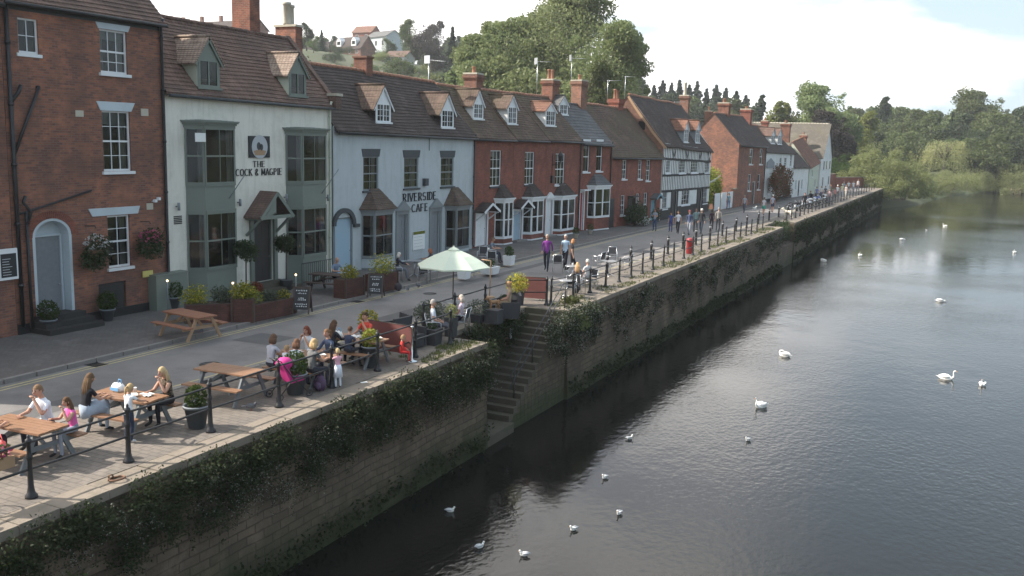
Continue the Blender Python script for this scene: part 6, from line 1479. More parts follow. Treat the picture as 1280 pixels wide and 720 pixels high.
# cottages: climbers and flowers
shrub(-23.3,69.7,0,(.9,1.6,1.1),'dark climbing shrub round the cottage door','leaf_dark',1500,.16); shrub(-22.8,70.2,0,(.6,1.0,.45),'mound of white flowers in front of the cottage','leaf_mid',700,.12,('flower_white',8)); shrub(-22.9,73.2,0,(.5,.8,.7),'dark potted shrubs between the cottage door and the teal door','leaf_dark',600,.14)
m=MB()
for _ in range(34): m.leaves((rn(-.1,.5),rn(-5.5,4.8),rn(.8,4.0)),(.55,1.1,.75),150,.2,(0,0,0,1),.3)
tag(m.build('creeper',[MT['leaf_russet'],MT['leaf_dark']],None,(-20.75,115.6,0)),'russet red creeper covering the front of the white inn','creeper')
# garden gap between the timber house and the gable
for k in range(3):
    m=MB(); m.box(0,1.8,-.03,.03,.05,1.7); 
    for i in range(10): m.box(.02+i*.18,.04+i*.18,-.036,-.031,.05,1.7)
    tag(m.build('fence_panel',MT['white_paint'],None,(-22.5+.1*k,91.2+2.3*k,0),rad(88)),['white fence panel touching the timber house','middle white fence panel of the garden gap','white fence panel nearest the sunlit gable house'][k],'fence')
shrub(-24.0,95.0,0,(1.0,2.4,2.2),'sunlit green garden hedge behind the white fence','leaf_lime',3500,.24); shrub(-24.2,97.6,0,(.9,1.2,1.6),'yellow green garden shrub against the sunlit gable','leaf_yellow',1200,.22)
m=MB(); 
for i in range(14): 
    y=i*.42; z=2.6+.012*(y-2.9)**2*2+y*.12; m.poly([(0,y,z),(0,y+.3,z+.02),(0,y+.15,z-.26)]); 
m.tube([(0,i*.42,2.6+.024*(i*.42-2.9)**2+i*.42*.12+.01) for i in range(15)],.01,4); tag(m.build('bunting',MT['paper'],None,(-23.3,90.6,0)),'string of white bunting across the garden gap','bunting')
lowwall((-22.3,97.6),(-22.2,98.95),1.9,'brick_dark','gate_pier','dark brick pier between the fence and the gable house')
# bin, motorbikes
o=empty('litter_bin',G(862,317),0,'red litter bin between the bollards and the railing','bin'); o.scale=(.85,.85,.9); m=MB(); m.lathe([(.24,0),(.24,.04),(.26,.06),(.26,.72),(.28,.74),(.28,.9),(.22,1.0),(.05,1.04)],(0,0,0),16); m.build('body',MT['bin_red'],o); m=MB(); m.box(-.15,.15,-.29,-.27,.78,.88); m.box(.27,.29,-.15,.15,.78,.88); m.build('opening',MT['black_iron'],o)
def bike(x,y,rot,label,col):
    o=empty('motorbike',(x,y,0),rad(rot),label,'motorbike','motorbikes parked by the river')
    for yy in (-.7,.72):
        m=MB(); m.tube([(0,yy+.30*math.cos(a*math.pi/9),.32+.30*math.sin(a*math.pi/9)) for a in range(18)],.05,7,closed=True); m.tube([(-.03,yy,.32),(.03,yy,.32)],.1,10)
        for k in range(6): a=k*math.pi/3; m.bar((0,yy,.32),(0,yy+.27*math.cos(a),.32+.27*math.sin(a)),.015,.02)
        m.build('wheel',MT['black_iron'],o)
    m=MB(); m.ball((0,.12,.82),.22,10,0,.75,1.35,.62); m.ball((0,.52,.9),.14,9,0,1.1,.9,1.2); m.ball((0,-.62,.8),.1,8,0,1,1.8,.6); m.build('bodywork',cloth(col),o)
    m=MB(); m.prism([(-.13,-.12,.78),(.13,-.12,.78),(.12,-.62,.82),(-.12,-.62,.82)],(0,0,.09)); m.build('seat',MT['black_plastic'],o)
    m=MB(); m.ball((0,.08,.45),.2,9,0,.8,1.2,1); 
    for s in (-1,1): m.tube([(s*.08,.72,.32),(s*.08,.5,.95)],.022,6); m.tube([(s*.14,.1,.35),(s*.17,-.3,.3),(s*.17,-.75,.4)],[.03,.04,.05],7); m.tube([(s*.07,.46,1.0),(s*.3,.38,1.06),(s*.38,.3,1.04)],.016,6)
    m.build('engine',MT['chrome'],o)
    m=MB(); m.ball((0,.63,.92),.085,8); m.build('headlight',MT['paper'],o)
for (px,py,c,lb) in ((1011,268,(.05,.05,.06),'black motorbike at the near end of the parked row'),(1018,265,(.55,.57,.6),'silver motorbike second in the parked row'),(1025,262,(.7,.7,.7),'white motorbike in the middle of the parked row'),(1031,260,(.2,.25,.5),'blue motorbike fourth in the parked row'),(1037,258,(.08,.08,.08),'dark motorbike fifth in the parked row'),(1043,256,(.6,.6,.62),'pale motorbike at the far end of the parked row')):
    v=G(px,py-3); bike(-15.9,v.y,-75,lb,c)
# bicycle at the left edge
o=empty('bicycle',(-14.55,8.95,0),rad(2),'bicycle leaning on the railing, only its wheel in the photo','bicycle')
for yy in (-.52,.52):
    m=MB(); m.tube([(0,yy+.32*math.cos(a*math.pi/12),.34+.32*math.sin(a*math.pi/12)) for a in range(24)],.018,7,closed=True)
    m.build('tyre',MT['rust'],o); m=MB()
    for k in range(14): a=k*math.pi/7; m.tube([(0,yy,.34),(0,yy+.31*math.cos(a),.34+.31*math.sin(a))],.0025,3)
    m.tube([(-.04,yy,.34),(.04,yy,.34)],.02,6); m.build('spokes',MT['alu'],o)
m=MB(); m.tube([(0,-.52,.34),(0,-.1,.3),(0,.42,.72),(0,-.2,.78),(0,-.52,.34)],.015,6); m.tube([(0,-.1,.3),(0,-.22,.88)],.015,6); m.tube([(0,.52,.34),(0,.38,.92)],.015,6); m.build('frame',MT['black_plastic'],o)
m=MB(); m.tube([(-.25,.3,.95),(0,.38,.94),(.25,.3,.95)],.013,6); m.build('handlebar',MT['alu'],o); m=MB(); m.ball((0,-.24,.92),.1,8,0,.8,1.4,.35); m.build('saddle',MT['black_plastic'],o)
# flower trough at the left edge, mooring ring, pigeons, life pole
v=G(2,590); o=empty('flower_trough',(-14.45,9.75,0),rad(90),'trough of pink flowers hooked on the railing at the left edge','flower box'); m=MB(); m.box(-.4,.4,-.12,.12,.62,.82); m.build('box',MT['wood_pale'],o); m=MB(); m.leaves((0,0,.92),(.42,.2,.16),450,.08,(0,0,0,1,1),.2); m.build('foliage',[MT['leaf_mid'],MT['flower_pink']],o)
v=G(146,600); o=empty('mooring_ring',v,0,'rusty iron mooring ring lying on the coping stones','mooring ring'); m=MB(); m.tube([(.14*math.cos(a*math.pi/9),.14*math.sin(a*math.pi/9),.03+.02*math.cos(a*math.pi/9)) for a in range(18)],.02,7,closed=True); m.build('ring',MT['rust'],o); m=MB(); m.tube([(-.17,-.03,0),(-.17,-.03,.06),(-.12,.0,.08),(-.1,.03,.0)],.018,6); m.build('staple',MT['rust'],o)
for px,py,r_,lb in ((314,513,-60,'pigeon on the setts below the empty picnic table'),(252,417,40,'pigeon on the pavement by the legs of the red picnic table'),(510,364,20,'dark pigeon on the pavement edge near the cafe'),(523,360,80,'dark pigeon at the kerb in front of the cafe table')):
    v=G(px,py); pigeon(v.x,v.y,r_,lb)
m=MB(); m.box(-.05,.05,-.02,.02,0,1.5); 
for k in range(12): m.box(.051,.054,-.0,.02,.1+k*.11,.12+k*.11,1)
v=F(637,450,-15.08); tag(m.build('depth_gauge',[MT['white_paint'],MT['black_iron']],None,(-15.06,v.y,-2.05),rad(90)),'white depth gauge board on the recess wall above the river steps','gauge board')
m=MB(); m.box(-.09,.09,-.05,.05,0,.006); v=G(455,478); tag(m.build('litter',MT['paper'],None,v,1.0),'white scrap of paper lying on the setts by the railing','litter')
# swans and gulls
SW=[(1183,474,-100,'up','large swan gliding right, nearest the right edge',1.05),(1228,482,170,'up','swan facing the camera beside the large gliding swan',.8),(951,509,150,'up','swan facing the camera, nearest of the swans',1.0),(980,445,70,'preen','swan preening its back in the middle of the river',1.0),(1176,377,-80,'feed','swan with its head down in mid river',.95),(1075,320,180,'up','distant swan close to the wall shadow, upright',1.0),(1029,327,60,'preen','swan at the edge of the wall shadow, wings ruffled',1.05),(1268,316,170,'up','small upright swan near the right edge, far off',.9),(1181,283,60,'up','tiny far swan under the reflections of the trees',1.0),(1128,300,-60,'feed','tiny far swan left of the tree reflections',1.0)]
for px,py,r_,ps,lb,s_ in SW: v=G(px,py,WL); swan(v.x,v.y,r_,lb,ps,s_*.62,'swans on the river')
for px,py,r_,lb in [(563,640,-60,'gull in the dark water of the wall shadow'),(600,685,-30,'gull among the bright ripples below the shadow gull'),(655,695,120,'gull nearest the bottom of the river'),(717,663,150,'gull right of the lowest one, on grey water'),(774,643,170,'gull furthest right of the bottom group'),(756,598,160,'gull above the bottom group, just out of the shadow'),(787,549,-40,'gull on the edge of the wall shadow, half shaded'),(935,551,150,'gull alone below the nearest swan'),(1158,288,90,'far gull left of the tiny swan')]:
    v=G(px,py,WL); gull(v.x,v.y,r_,lb)
# aerials on the roofs
def aerial(px,py,X,h,label,n=7,rot=0):
    v=F(px,py,X); m=MB(); m.tube([(0,0,-h),(0,0,0)],.022,5); m.tube([(-.1,0,-.05),(1.1,0,-.02)],.012,5)
    for k in range(n): m.tube([(k*.16,-.22,-.04),(k*.16,.22,-.04)],.008,4)
    m.box(-.14,-.12,-.25,.25,-.25,.2) if n>5 else None
    tag(m.build('tv_aerial',MT['alu'],None,v,rad(rot)),label,'aerial')
aerial(536,74,-29.5,2.6,'large white television aerial above the cafe ridge',8,70); aerial(672,76,-28.5,2.6,'tall aerial beside the twin pot chimney',6,50); aerial(715,72,-28.5,2.6,'tall aerial behind the slate roof chimney',6,40); aerial(760,100,-28,1.8,'small aerial on the cottage chimney',5,20); aerial(782,95,-28,2.2,'thin aerial at the verge of the timber house',4,60); aerial(843,127,-27,1.2,'short aerial on the timber house ridge',5,0)

# ironwork and repairs in the road
for (x,y,w,l,lb) in ((-19.6,13.2,.3,.3,'round cast iron manhole cover in the near road'),(-18.9,19.5,.3,.3,'round cast iron manhole cover in the road opposite the party table'),(-20.1,33.5,.3,.3,'round cast iron manhole cover in the road outside the cafe')):
    m=MB(); m.lathe([(w,0),(w,.006),(w*.86,.007),(w*.86,.003),(.01,.004)],(0,0,0),20); tag(m.build('manhole_cover',MT['black_iron'],None,(x,y,-.108)),lb,'manhole cover')
for (x,y,lb) in ((-21.45,17.8,'iron gully grate at the kerb below the brick house'),(-21.45,30.2,'iron gully grate at the kerb by the chalk A-boards'),(-21.45,43.0,'iron gully grate at the kerb outside the terraced houses')):
    m=MB()
    for k in range(7): m.box(-.2,.2,-.2+k*.06,-.165+k*.06,0,.008)
    m.box(-.22,-.2,-.22,.22,0,.01); m.box(.2,.22,-.22,.22,0,.01); tag(m.build('drain_grate',MT['black_iron'],None,(x,y,-.108)),lb,'drain')
m=MB()
for (x0,x1,y0,y1) in ((-20.6,-19.2,22.2,23.6),(-19.4,-18.6,9.5,15.5),(-18.9,-17.9,27.5,31),(-20.5,-20.0,36,47),(-18.2,-17.2,52,56)): m.poly([(x0,y0,-.1065),(x1,y0+.05,-.1065),(x1+.03,y1,-.1065),(x0+.04,y1-.06,-.1065)])
tag(m.build('road_patch',M('asphalt_patch',(.105,.10,.098),.9,.15,2,.35,120)),None,None,None,'structure')
# ---------------------------------------------------------------- trees and planting
def lump(mb,c,r,n,size,ms,asp=.6):
    mb.leaves(c,r,n,size,ms,.35,asp=asp)
def make_tree(kind,h,w,leaf,n,size,seed=0):
    """returns (trunk mesh data, crown mesh data) as objects parented to an empty, base at 0"""
    global R_
    R_=random.Random(seed*77+5)
    o=bpy.data.objects.new('tree',None); C.objects.link(o); tr=MB(); cr=MB()
    if kind=='round' or kind=='tall':
        th=h*(.22 if kind=='round' else .3); base=h*(.10 if kind=='round' else .2)
        tr.tube([(0,0,-.5),(rn(-.1,.1),rn(-.1,.1),th),(rn(-.3,.3),rn(-.3,.3),h*.55),(0,0,h*.85)],[h*.028,h*.02,h*.012,h*.004],7)
        L_=90; per=int(n*.85/L_)
        for i in range(L_):
            a=i*2.4+rn(-.5,.5); t=((i*.618)%1); zz=base+(h-base)*(t*.93+.03); env=math.sin(math.pi*min(.95,max(.10,(t*.78+.16))))**.45
            env*=1+.07*noise.noise(Vector((math.cos(a)*1.3,math.sin(a)*1.3,t*3+seed)))*2
            rr=w/2*env*(.25+.68*R_.random()**.6); c=(rr*math.cos(a),rr*math.sin(a),zz+rn(-.03,.03)*h); q=w*rn(.07,.125)
            lump(cr,c,(q*1.2,q*1.2,q*rn(.65,.95)),per,size,(0,))
            if i%3==0: tr.tube([(0,0,max(th*.7,zz-h*.2)),(c[0]*.5,c[1]*.5,zz-h*.07),c],[h*.009,h*.005,h*.002],5)
        for i in range(26):   # loose sprays that break the outline
            a=rn(0,6.28); t=rn(.15,.9); env=math.sin(math.pi*min(.95,max(.12,(t*.82+.14))))**.55; rr=w/2*env*rn(.72,.92); zz=base+(h-base)*t
            lump(cr,(rr*math.cos(a),rr*math.sin(a),zz),(w*.035,w*.035,w*.03),max(4,per//6),size*.8,(0,))
        cr.leaves((0,0,h*.55),(w*.36,w*.36,h*.36),n//5,size,(0,),.1)
    elif kind=='conifer':
        tr.tube([(0,0,-.5),(0,0,h*.97)],[h*.02,h*.004],6); L_=22
        for i in range(L_):
            t=i/L_; zz=h*(.06+.93*t); rr=w/2*(1-t)**1.05*rn(.7,1.2)+.03
            k=max(3,int(9*(1-t)))
            for j in range(k):
                a=j*6.283/k+i*.7+rn(-.3,.3); q=rr*rn(.7,1.15)
                for s_ in (.3,.65,1):
                    lump(cr,(q*s_*math.cos(a),q*s_*math.sin(a),zz-q*s_*.35),(q*.3+.03,q*.3+.03,.2+.3*(1-t)),max(3,n//(L_*5*3)),size,(0,))
    elif kind=='willow':
        tr.tube([(0,0,-.5),(.2,0,h*.5),(0,.2,h*.8)],[h*.04,h*.02,h*.008],7)
        for i in range(16):
            a=i*2.4; rr=w/2*rn(.25,.8); c=(rr*math.cos(a),rr*math.sin(a),h*rn(.7,.93)*(1-.15*(rr/(w/2))**2)); tr.tube([(0,0,h*.5),(c[0]*.5,c[1]*.5,c[2]*.95),c],[h*.012,h*.006,h*.002],5)
            for _ in range(18):
                b_=Vector(c)+Vector((rn(-1,1)*w*.1,rn(-1,1)*w*.1,rn(-.2,.3))); ln=rn(.3,.75)*c[2]; k=int(ln/.35)
                for s_ in range(k):
                    p=b_-Vector((0,0,s_*.35))+Vector((b_.x,b_.y,0))*(.02*s_); 
                    for _ in range(max(1,n//6000)): cr.leaf(p+Vector((rn(-.15,.15),rn(-.15,.15),rn(-.15,.15))),size*rn(.7,1.4),0,Vector((0,0,1)),.35)
    elif kind=='bush':
        for i in range(46):
            a=i*2.4; rr=w/2*math.sqrt(rn(.03,.85)); c=(rr*math.cos(a),rr*math.sin(a),h*rn(.15,.88)*(1-.5*(rr/(w/2))**2)); q=w*rn(.07,.12); lump(cr,c,(q,q,q*.8),n//48,size,(0,)); 
            if i%4==0: tr.tube([(0,0,-.3),c],[.1,.03],5)
        for i in range(30):
            a=rn(0,6.28); e=rn(.1,1.45); lump(cr,(w*.5*math.cos(e)*math.cos(a),w*.5*math.cos(e)*math.sin(a),h*math.sin(e)*.97),(w*.03,w*.03,w*.05),max(4,n//400),size*.7,(0,))
        lump(cr,(0,0,h*.35),(w*.42,w*.42,h*.4),n//5,size,(0,))
    t=tr.build('trunk',MT['bark'],o); c=cr.build('crown',MT[leaf],o); return o
PROT={}
def proto(kind,leaf,n,size,h=10.,w=8.,seed=0):
    k=(kind,leaf,n,size,round(w/h,1),seed)
    if k not in PROT: PROT[k]=[make_tree(kind,h,w,leaf,n,size*1.0,seed),h,w,False]
    return PROT[k]
NT=0
def tree(kind,leaf,X,Y,z,h,w,label,cat='tree',group=None,n=7000,size=None,name=None,seed=0,rz=None):
    p=proto(kind,leaf,n,size or 1.0,10.,10.*w/h,seed)
    if not p[3]: o=p[0]; p[3]=True
    else: o=copy_tree(p[0])
    nm=name or {'conifer':'conifer','willow':'willow_tree','bush':'bush'}.get(kind,'broadleaf_tree'); o.name=nm
    o.location=(X,Y,z); k=h/10.; kw=w/p[2]; o.scale=(kw,kw,k); o.rotation_euler=(0,0,rz if rz is not None else rn(0,6.28))
    return tag(o,label,cat,group)
def gz(X,Y):
    t=X-bx(Y); return land(X,Y,t) if t<0 else WL
def tpx(kind,leaf,px,py,wpx,Y,label,n=7000,size=.45,**k):
    v=YP(px,py,Y); D=(Vector((v.x,Y,v.z))-Vector((0,0,CAMZ))).length; w=wpx/FPX*D; z=gz(v.x,Y); h=max(3,v.z-z); return tree(kind,leaf,v.x,Y,z,h,w,label,n=int(n*(2.2 if kind!='willow' else 1)),size=size*(.58 if kind!='willow' else .7),**k)
# big ash group behind the terrace
tpx('round','leaf_ash',634,18,135,122,'left part of the big light green ash group behind the red terrace, paler one',n=40000,size=.27,seed=1)
tpx('round','leaf_ash',700,-20,235,130,'tallest broad light green ash behind the red terrace',n=60000,size=.27,seed=2)
tpx('round','leaf_ash',757,24,135,118,'darker ash at the right of the big group, above the slate roof',n=32000,size=.27,seed=3)
tpx('round','leaf_mid',735,75,90,112,'low dark green tree right behind the chimney pots of the slate roof',n=12000,size=.3,seed=4)
tpx('round','leaf_ash',575,75,50,135,'small pale tree left of the ash group, above the cafe ridge',n=8000,size=.4,seed=5)
# hill side
tpx('round','leaf_copper',540,26,48,250,'dark copper tree on the hill beside the tall spruce',n=12000,size=.35,seed=6)
tpx('round','leaf_mid',513,24,34,255,'lanky green tree on the hill skyline left of the copper tree',n=8000,size=.4,seed=7)
tpx('conifer','leaf_conifer',566,31,26,230,'pointed dark spruce on the hill between the copper tree and the ash',n=7000,size=.55,seed=8)
for i,(px,py,w,Y,kd,lf,lb) in enumerate([(383,28,18,220,'round','leaf_dark','dark round tree just right of the pub chimney pots'),(372,60,40,150,'round','leaf_dark','dark tree directly behind the pub gable chimney'),(402,36,14,240,'conifer','leaf_conifer','small conifer left of the houses on the hill'),(392,45,20,215,'round','leaf_mid','green tree between the chimney and the first hill house'),(485,48,22,270,'round','leaf_mid','round tree right of the pale blue hill house'),(455,74,40,200,'bush','leaf_mid','hedge mass on the slope below the hill houses'),(500,66,44,210,'bush','leaf_mid','bushy slope below the pale blue house'),(530,80,44,190,'bush','leaf_bush','lighter bushes on the slope above the cafe ridge'),(418,70,30,205,'bush','leaf_dark','dark hedge below the first hill house'),(478,88,46,170,'bush','leaf_mid','scrub just above the cafe ridge, left of the aerial'),(545,92,44,160,'bush','leaf_bush','scrub just above the cafe ridge, right of the aerial'),(238,22,28,190,'bush','leaf_yellow','pale hedge left of the big pub chimney'),(590,60,40,165,'round','leaf_mid','green tree behind the cafe chimney')]):
    tpx(kd,lf,px,py,w,Y,lb,n=5000,size=.5 if kd!='bush' else .6,seed=20+i%4)
# conifer ridge right of the ash group
RG=[(818,104,16),(829,98,15),(840,101,14),(850,97,16),(862,103,15),(872,99,17),(884,108,16),(896,103,18),(908,107,18),(921,111,18),(933,116,18)]
for i,(px,py,w) in enumerate(RG): tpx('conifer','leaf_conifer',px,py,w*3.4,330+(i%3)*18,'dark conifer on the ridge behind the timber house and the gable house',n=9000,size=.4,group='conifers on the wooded ridge',seed=30+i%3)
for i,(px,py,w) in enumerate([(812,120,34),(838,118,34),(866,122,36),(892,120,36),(918,124,36),(872,135,44),(905,134,40),(935,133,40),(826,135,40)]): tpx('round','leaf_dark' if i%2 else 'leaf_mid',px,py,w*1.25,285+(i%4)*14,'dark broadleaf tree filling the ridge below the conifers',n=5000,size=.7,group='broadleaf trees on the wooded ridge',seed=40+i%4)
for (px,py,w,Y,kd,lf,lb) in [(948,118,22,300,'round','leaf_dark','round dark tree alone on the skyline above the inn'),(967,127,34,235,'tall','leaf_yellow','pale yellow green tree left half above the inn roofs'),(990,129,30,240,'tall','leaf_yellow','pale yellow green tree right half above the inn roofs'),(1035,105,86,225,'round','leaf_ash','large airy grey green tree above the stone tiled roof'),(1010,125,50,245,'round','leaf_mid','green tree between the yellow trees and the airy tree'),(1042,138,58,205,'round','leaf_copper','dark purple leaved tree above the clipped hedge'),(1100,121,30,330,'round','leaf_dark','dark domed tree standing above the far skyline'),(1076,140,50,240,'round','leaf_yellow','olive tree right of the purple leaved one'),(1185,168,56,255,'willow','leaf_willow','pale weeping willow on the far bank'),(1232,113,78,330,'round','leaf_mid','tall airy tree on the skyline near the right edge'),(1236,165,66,285,'round','leaf_dark','very dark round tree right of the willow'),(1192,138,18,345,'conifer','leaf_conifer','thin pointed conifer on the far skyline')]:
    tpx(kd,lf,px,py,w,Y,lb,n=14000 if w>55 else 7000,size=.45 if w>55 else .55,seed=50+hash(lf)%3 if False else 50+w%4)
for (px,py,w,lb) in [(1050,186,46,'clipped dark green hedge behind the low brick wall')]: tpx('bush','leaf_box',px,py,62,178,lb,n=9000,size=.4,cat='hedge',seed=60)
tpx('bush','leaf_bush',1108,178,104,176,'big rounded riverside bush at the end of the wall',n=16000,size=.42,seed=61,cat='bush'); tpx('bush','leaf_bush',1186,204,84,238,'grey green rounded bush below the willow',n=12000,size=.5,seed=62,cat='bush'); tpx('bush','leaf_bush',1268,206,80,262,'rounded bush on the bank at the right edge',n=12000,size=.5,seed=63,cat='bush'); tpx('bush','leaf_mid',1132,214,50,186,'low dark bush at the waterside behind the end of the wall',n=7000,size=.5,seed=64,cat='bush'); tpx('bush','leaf_bush',1160,214,50,212,'waterside bush right under the distant willow',n=7000,size=.5,seed=62,cat='bush'); tpx('bush','leaf_mid',1222,218,50,268,'low bush between the willow bush and the sandy bank',n=7000,size=.5,seed=61,cat='bush'); tpx('bush','leaf_mid',1150,222,60,200,'low dark bush between the two big riverside bushes',n=7000,size=.5,seed=64,cat='bush')
R_=random.Random(99)
K=0
for row,(Y,y0,y1) in enumerate([(275,165,178),(305,140,160),(345,132,150),(400,128,140)]):
    px=1055+row*9
    while px<1330:
        t=(px-1050)/280; py=y0+(y1-y0)*rn(0,1)
        tpx('round',R_.choice(['leaf_mid','leaf_dark','leaf_mid']),px,py,rn(44,66),Y+rn(-10,10),'green tree in the mass of woodland across the river',n=6000,size=.7,group='woodland trees across the river',seed=70+K%6); K+=1; px+=rn(24,36)
for row,(Y,y0) in enumerate([(250,150),(290,140)]):
    px=955
    while px<1060: tpx('round',R_.choice(['leaf_mid','leaf_dark']),px,y0+rn(0,12),rn(36,50),Y,'green tree in the woods behind the end of the street',n=6000,size=.6,group='woods behind the end of the street',seed=70+K%6); K+=1; px+=rn(22,30)
# hill woods filling behind (left skyline)
for i in range(34):
    px=375+i*13+rn(-5,5); tpx('round',R_.choice(['leaf_mid','leaf_dark']),px,46+rn(-4,10)+max(0,(px-600))*.22,rn(18,28),330+rn(-10,30),'green tree in the hanging wood along the hill skyline',n=5000,size=.7,group='wood along the hill skyline',seed=40+i%4)
for i in range(40):
    px=380+rn(0,420); Y=rn(170,300); tpx('bush','leaf_mid' if i%2 else 'leaf_bush',px,118-(Y-170)*.33+rn(-6,6),rn(22,36),Y,'scrubby bush on the hillside behind the terrace',n=5000,size=.6,group='scrub on the hillside',seed=20+i%4)
for i in range(34):
    px=385+rn(0,180); Y=rn(215,300); tpx('bush' if i%3 else 'round','leaf_mid' if i%2 else 'leaf_dark',px,100-(Y-215)*.36+rn(-4,8),rn(18,30),Y,'scrubby bush on the hillside behind the terrace',n=5000,size=.5,group='scrub on the hillside',seed=20+i%4)
# hill houses
def hhouse(px,py,Y,L,hw,run,rise,label,wm_,rm,rot=0,dorm=0,gable=False,wn=3):
    v=YP(px,py,Y); z=v.z; o=empty('hill_house',(v.x,v.y,z),rad(rot),label,'house'); m=MB(); D=run*2
    m.poly([(-L/2,0,-3),(L/2,0,-3),(L/2,0,hw),(-L/2,0,hw)])
    for x in (-L/2,L/2): m.poly([(x,0,-3),(x,0,hw),(x,run,hw+rise),(x,D,hw),(x,D,-3)][::(-1 if x>0 else 1)])
    m.poly([(L/2,D,-3),(-L/2,D,-3),(-L/2,D,hw),(L/2,D,hw)]); m.build('wall',MT[wm_],o)
    m=MB(); k=rise/run; q=.4
    for s in (0,1):
        y0=-q if s==0 else D+q; m.prism([(-L/2-q,y0,hw-q*k),(L/2+q,y0,hw-q*k),(L/2+q,run,hw+rise),(-L/2-q,run,hw+rise)],(0,0,.15))
    m.build('roof',MT[rm],o)
    for i in range(wn):
        x=-L/2+L*(i+.5)/wn; m=MB(); m.box(x-.6,x+.6,-.05,-.01,hw*.35,hw*.75,0); m.box(x-.5,x-.04,-.07,-.051,hw*.38,hw*.72,1); m.box(x+.04,x+.5,-.07,-.051,hw*.38,hw*.72,1); m.build('window',[MT['white_paint'],MT['interior']],o)
    for i in range(dorm):
        x=-L/2+L*(i+.5)/dorm; m=MB(); y=run*.25; zz=hw+rise*.25; m.prism([(x-1.1,y-.6,zz-.3),(x+1.1,y-.6,zz-.3),(x+1.1,y-.6,zz+1.5),(x,y-.6,zz+2.6),(x-1.1,y-.6,zz+1.5)],(0,2.4,0),0); m.box(x-.7,x+.7,y-.66,y-.61,zz+.2,zz+1.3,1); m.build('dormer',[MT['white_paint'],MT['interior']],o)
    return o
hhouse(432,71,262,14.5,2.8,3.2,3.8,'hill house with two tall white dormers','brick_dark','tile_dark',-12,2,wn=4)
hhouse(396,71,255,7,2.4,3,2.6,'low dark gabled bungalow on the hill, left of the dormered house','brick_dark','tile_dark',30,wn=1)
hhouse(470,64,285,12,5,3.6,2.2,'pale blue rendered house behind the dormered one on the hill','blue_render','slate',-20,wn=3)
hhouse(452,53,320,9,4,3.4,2.6,'house with an orange hipped roof behind on the hill','brick_red','tile_orange',0,wn=2)
hhouse(493,80,245,7,2.2,3,1.8,'low house among gardens right of the hill houses','white_render','tile_brown',0,wn=2)
o=hhouse(258,49,230,36,3,4,2.8,'long dark roofed terrace with four chimneys seen above the pub ridge','brick_dark','tile_dark',0,wn=6)
for i in range(4): m=MB(); m.box(-14+i*8,-13+i*8,3.6,4.4,4,7.6); m.build('chimney',MT['brick_stack'],o)
# ---------------------------------------------------------------- plants on the river wall
R_=random.Random(5)
def wallplants(name,label,ya,yb,dens,zlo,zhi,ms,size,out=.3,n=90,clus=1.0,seed=0,xw=WX):
    m=MB(); y=ya
    while y<yb:
        d=noise.noise(Vector((y*.35,seed*3.1,0)))*.5+.5
        if R_.random()<dens*(.4+d):
            zc=zhi-(zhi-zlo)*R_.random()**1.3*(.3+.7*d); r=rn(.2,.5)*clus
            m.leaves((xw+.06+out*.5,y,zc),(out*rn(.6,1.1),r,r*rn(.7,1.3)),int(n*r*2),size,ms,.1)
            for k in range(3):   # trailing strands
                yy=y+rn(-r,r); zz=zc-rn(0,.2)
                for s_ in range(int(rn(2,6))): m.leaves((xw+.08+rn(0,out*.6),yy+rn(-.04,.04),zz-s_*.13),(.07,.09,.09),9,size*.8,ms,.1)
        y+=.16
    return tag(m.build(name,[MT['leaf_wall'],MT['leaf_wallpale'],MT['leaf_dark'],MT['flower_pink']]),label,None,None,'stuff')
wallplants('wall_foliage','',2,25.9,1.0,-1.9,-.22,(0,0,0,0,0,0,2),.065,.42,420,1.1,1)
wallplants('wall_foliage','',8,25.9,.6,-1.7,-.35,(0,0,1),.04,.55,260,.8,2)
wallplants('wall_foliage','',32.7,77,.5,-2.9,-.3,(0,0,1,2),.08,.26,150,.9,3)
wallplants('wall_foliage','',83,166,.6,-2.9,-.3,(0,0,0,2),.16,.35,50,1.2,4)
wallplants('wall_foliage','',77.6,83,1,-1.6,-.1,(2,2,0),.16,.6,90,1.5,5,xw=-14.4)
wallplants('wall_foliage','',27,33,1,-2.2,-.1,(0,0,0,2),.08,.35,240,1.0,6,xw=-15.1)
wallplants('wall_foliage','',30.5,35.5,1,-1.9,-.1,(0,0,1,2),.08,.4,260,1.0,7)
m=MB(); y=1.0
while y<166:
    if not inrec(y): m.leaves((WX+.22,y,-3.2+rn(-.15,.35)),(.14,.4,.3),26,.11 if y<50 else .2,(0,),.1)
    y+=.25 if y<60 else .5
tag(m.build('waterline_weed',[MT['leaf_wall']]),None,None,None,'stuff')
shrub(WX+.5,10.1,-2.6,(.55,1.2,.9),'valerian bush with pink flowers growing out of the near wall','leaf_mid',2600,.08,('flower_pink',1)); shrub(WX+.25,33.6,-1.0,(.35,1.0,.5),'pale leafy bush spilling over the wall beside the handrail','leaf_bush',1200,.09); shrub(-14.0,34.2,-.1,(.4,.6,.25),'tuft of rough grass at the top of the steps','grass_tuft',700,.09)
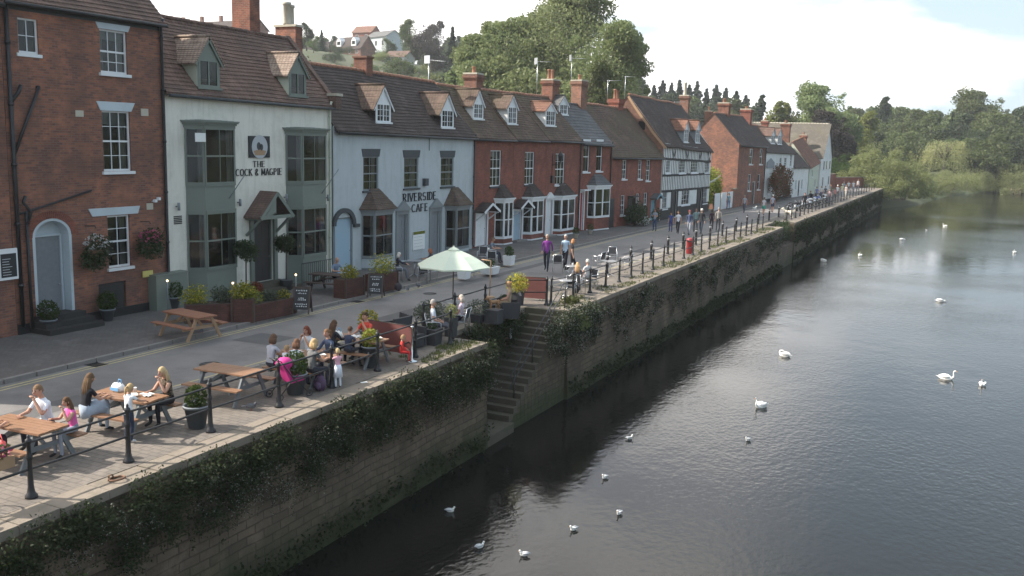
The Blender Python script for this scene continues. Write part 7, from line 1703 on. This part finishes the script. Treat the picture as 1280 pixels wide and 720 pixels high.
# grass tufts on the quay edge beyond the steps
m=MB()
for _ in range(2600):
    y=rn(22.5,25.8) if R_.random()<.15 else rn(33,76); x=rn(-14.6,-13.5) if R_.random()<.8 else rn(-15.3,-14.2)
    if noise.noise(Vector((x*1.2,y*.5,2)))<-.05: continue
    for k in range(4): a=rn(0,6.3); l=rn(.05,.12); q=Vector((x+rn(-.06,.06),y+rn(-.06,.06),.0)); m.poly([q+Vector((math.cos(a)*.015,math.sin(a)*.015,0)),q-Vector((math.cos(a)*.015,math.sin(a)*.015,0)),q+Vector((rn(-.05,.05),rn(-.05,.05),l))])
tag(m.build('grass_edge',MT['grass_tuft']),None,None,None,'stuff')
m=MB()
for _ in range(120): m.leaves((rn(-14.4,-13.6),rn(7.0,8.6),.02),(.12,.12,.05),8,.06,(0,),.1)
tag(m.build('grass_edge',MT['grass_tuft']),None,None,None,'stuff')
# sandy bank on the far shore
m=MB(); v=G(1238,238,WL); m.lathe([(14,-1.2),(9,.3),(4,.9),(.5,1.1)],(0,0,0),18,jit=.15,sy=.55); tag(m.build('river_bank',MT['sand'],None,(v.x+1,v.y+6,WL)),None,None,None,'structure')

# ---------------------------------------------------------------- woodland on the opposite bank, beside the camera (what the windows look out on)
m=MB(); R_=random.Random(3)
for i in range(60):
    y=-60+i*5.5; x=70+rn(0,25); hh=rn(8,17); m.tube([(x,y,-1),(x,y,hh*.6)],[.4,.15],6,1)
    for _ in range(7): m.leaves((x+rn(-3,3),y+rn(-3,3),hh*rn(.3,.95)),(3.4,3.4,2.6),60,1.1,(0,),.2)
tag(m.build('woodland',[MT['leaf_dark'],MT['bark']]),None,None,None,'stuff')
# ---------------------------------------------------------------- summer haze
m=MB(); m.box(-800,950,-90,830,-8,75); hz=m.build('haze',[]); tag(hz,None,None,None,'stuff')
hm=bpy.data.materials.new('haze_air'); hm.use_nodes=True; N=hm.node_tree.nodes; L=hm.node_tree.links; N.remove(N['Principled BSDF'])
pv=N.new('ShaderNodeVolumePrincipled'); pv.inputs['Color'].default_value=(.90,.94,1,1); pv.inputs['Density'].default_value=.00025; pv.inputs['Anisotropy'].default_value=.2
L.new(pv.outputs[0],N['Material Output'].inputs['Volume']); hz.data.materials.append(hm)
bpy.context.scene.cycles.volume_bounces=1; bpy.context.scene.cycles.volume_step_rate=10
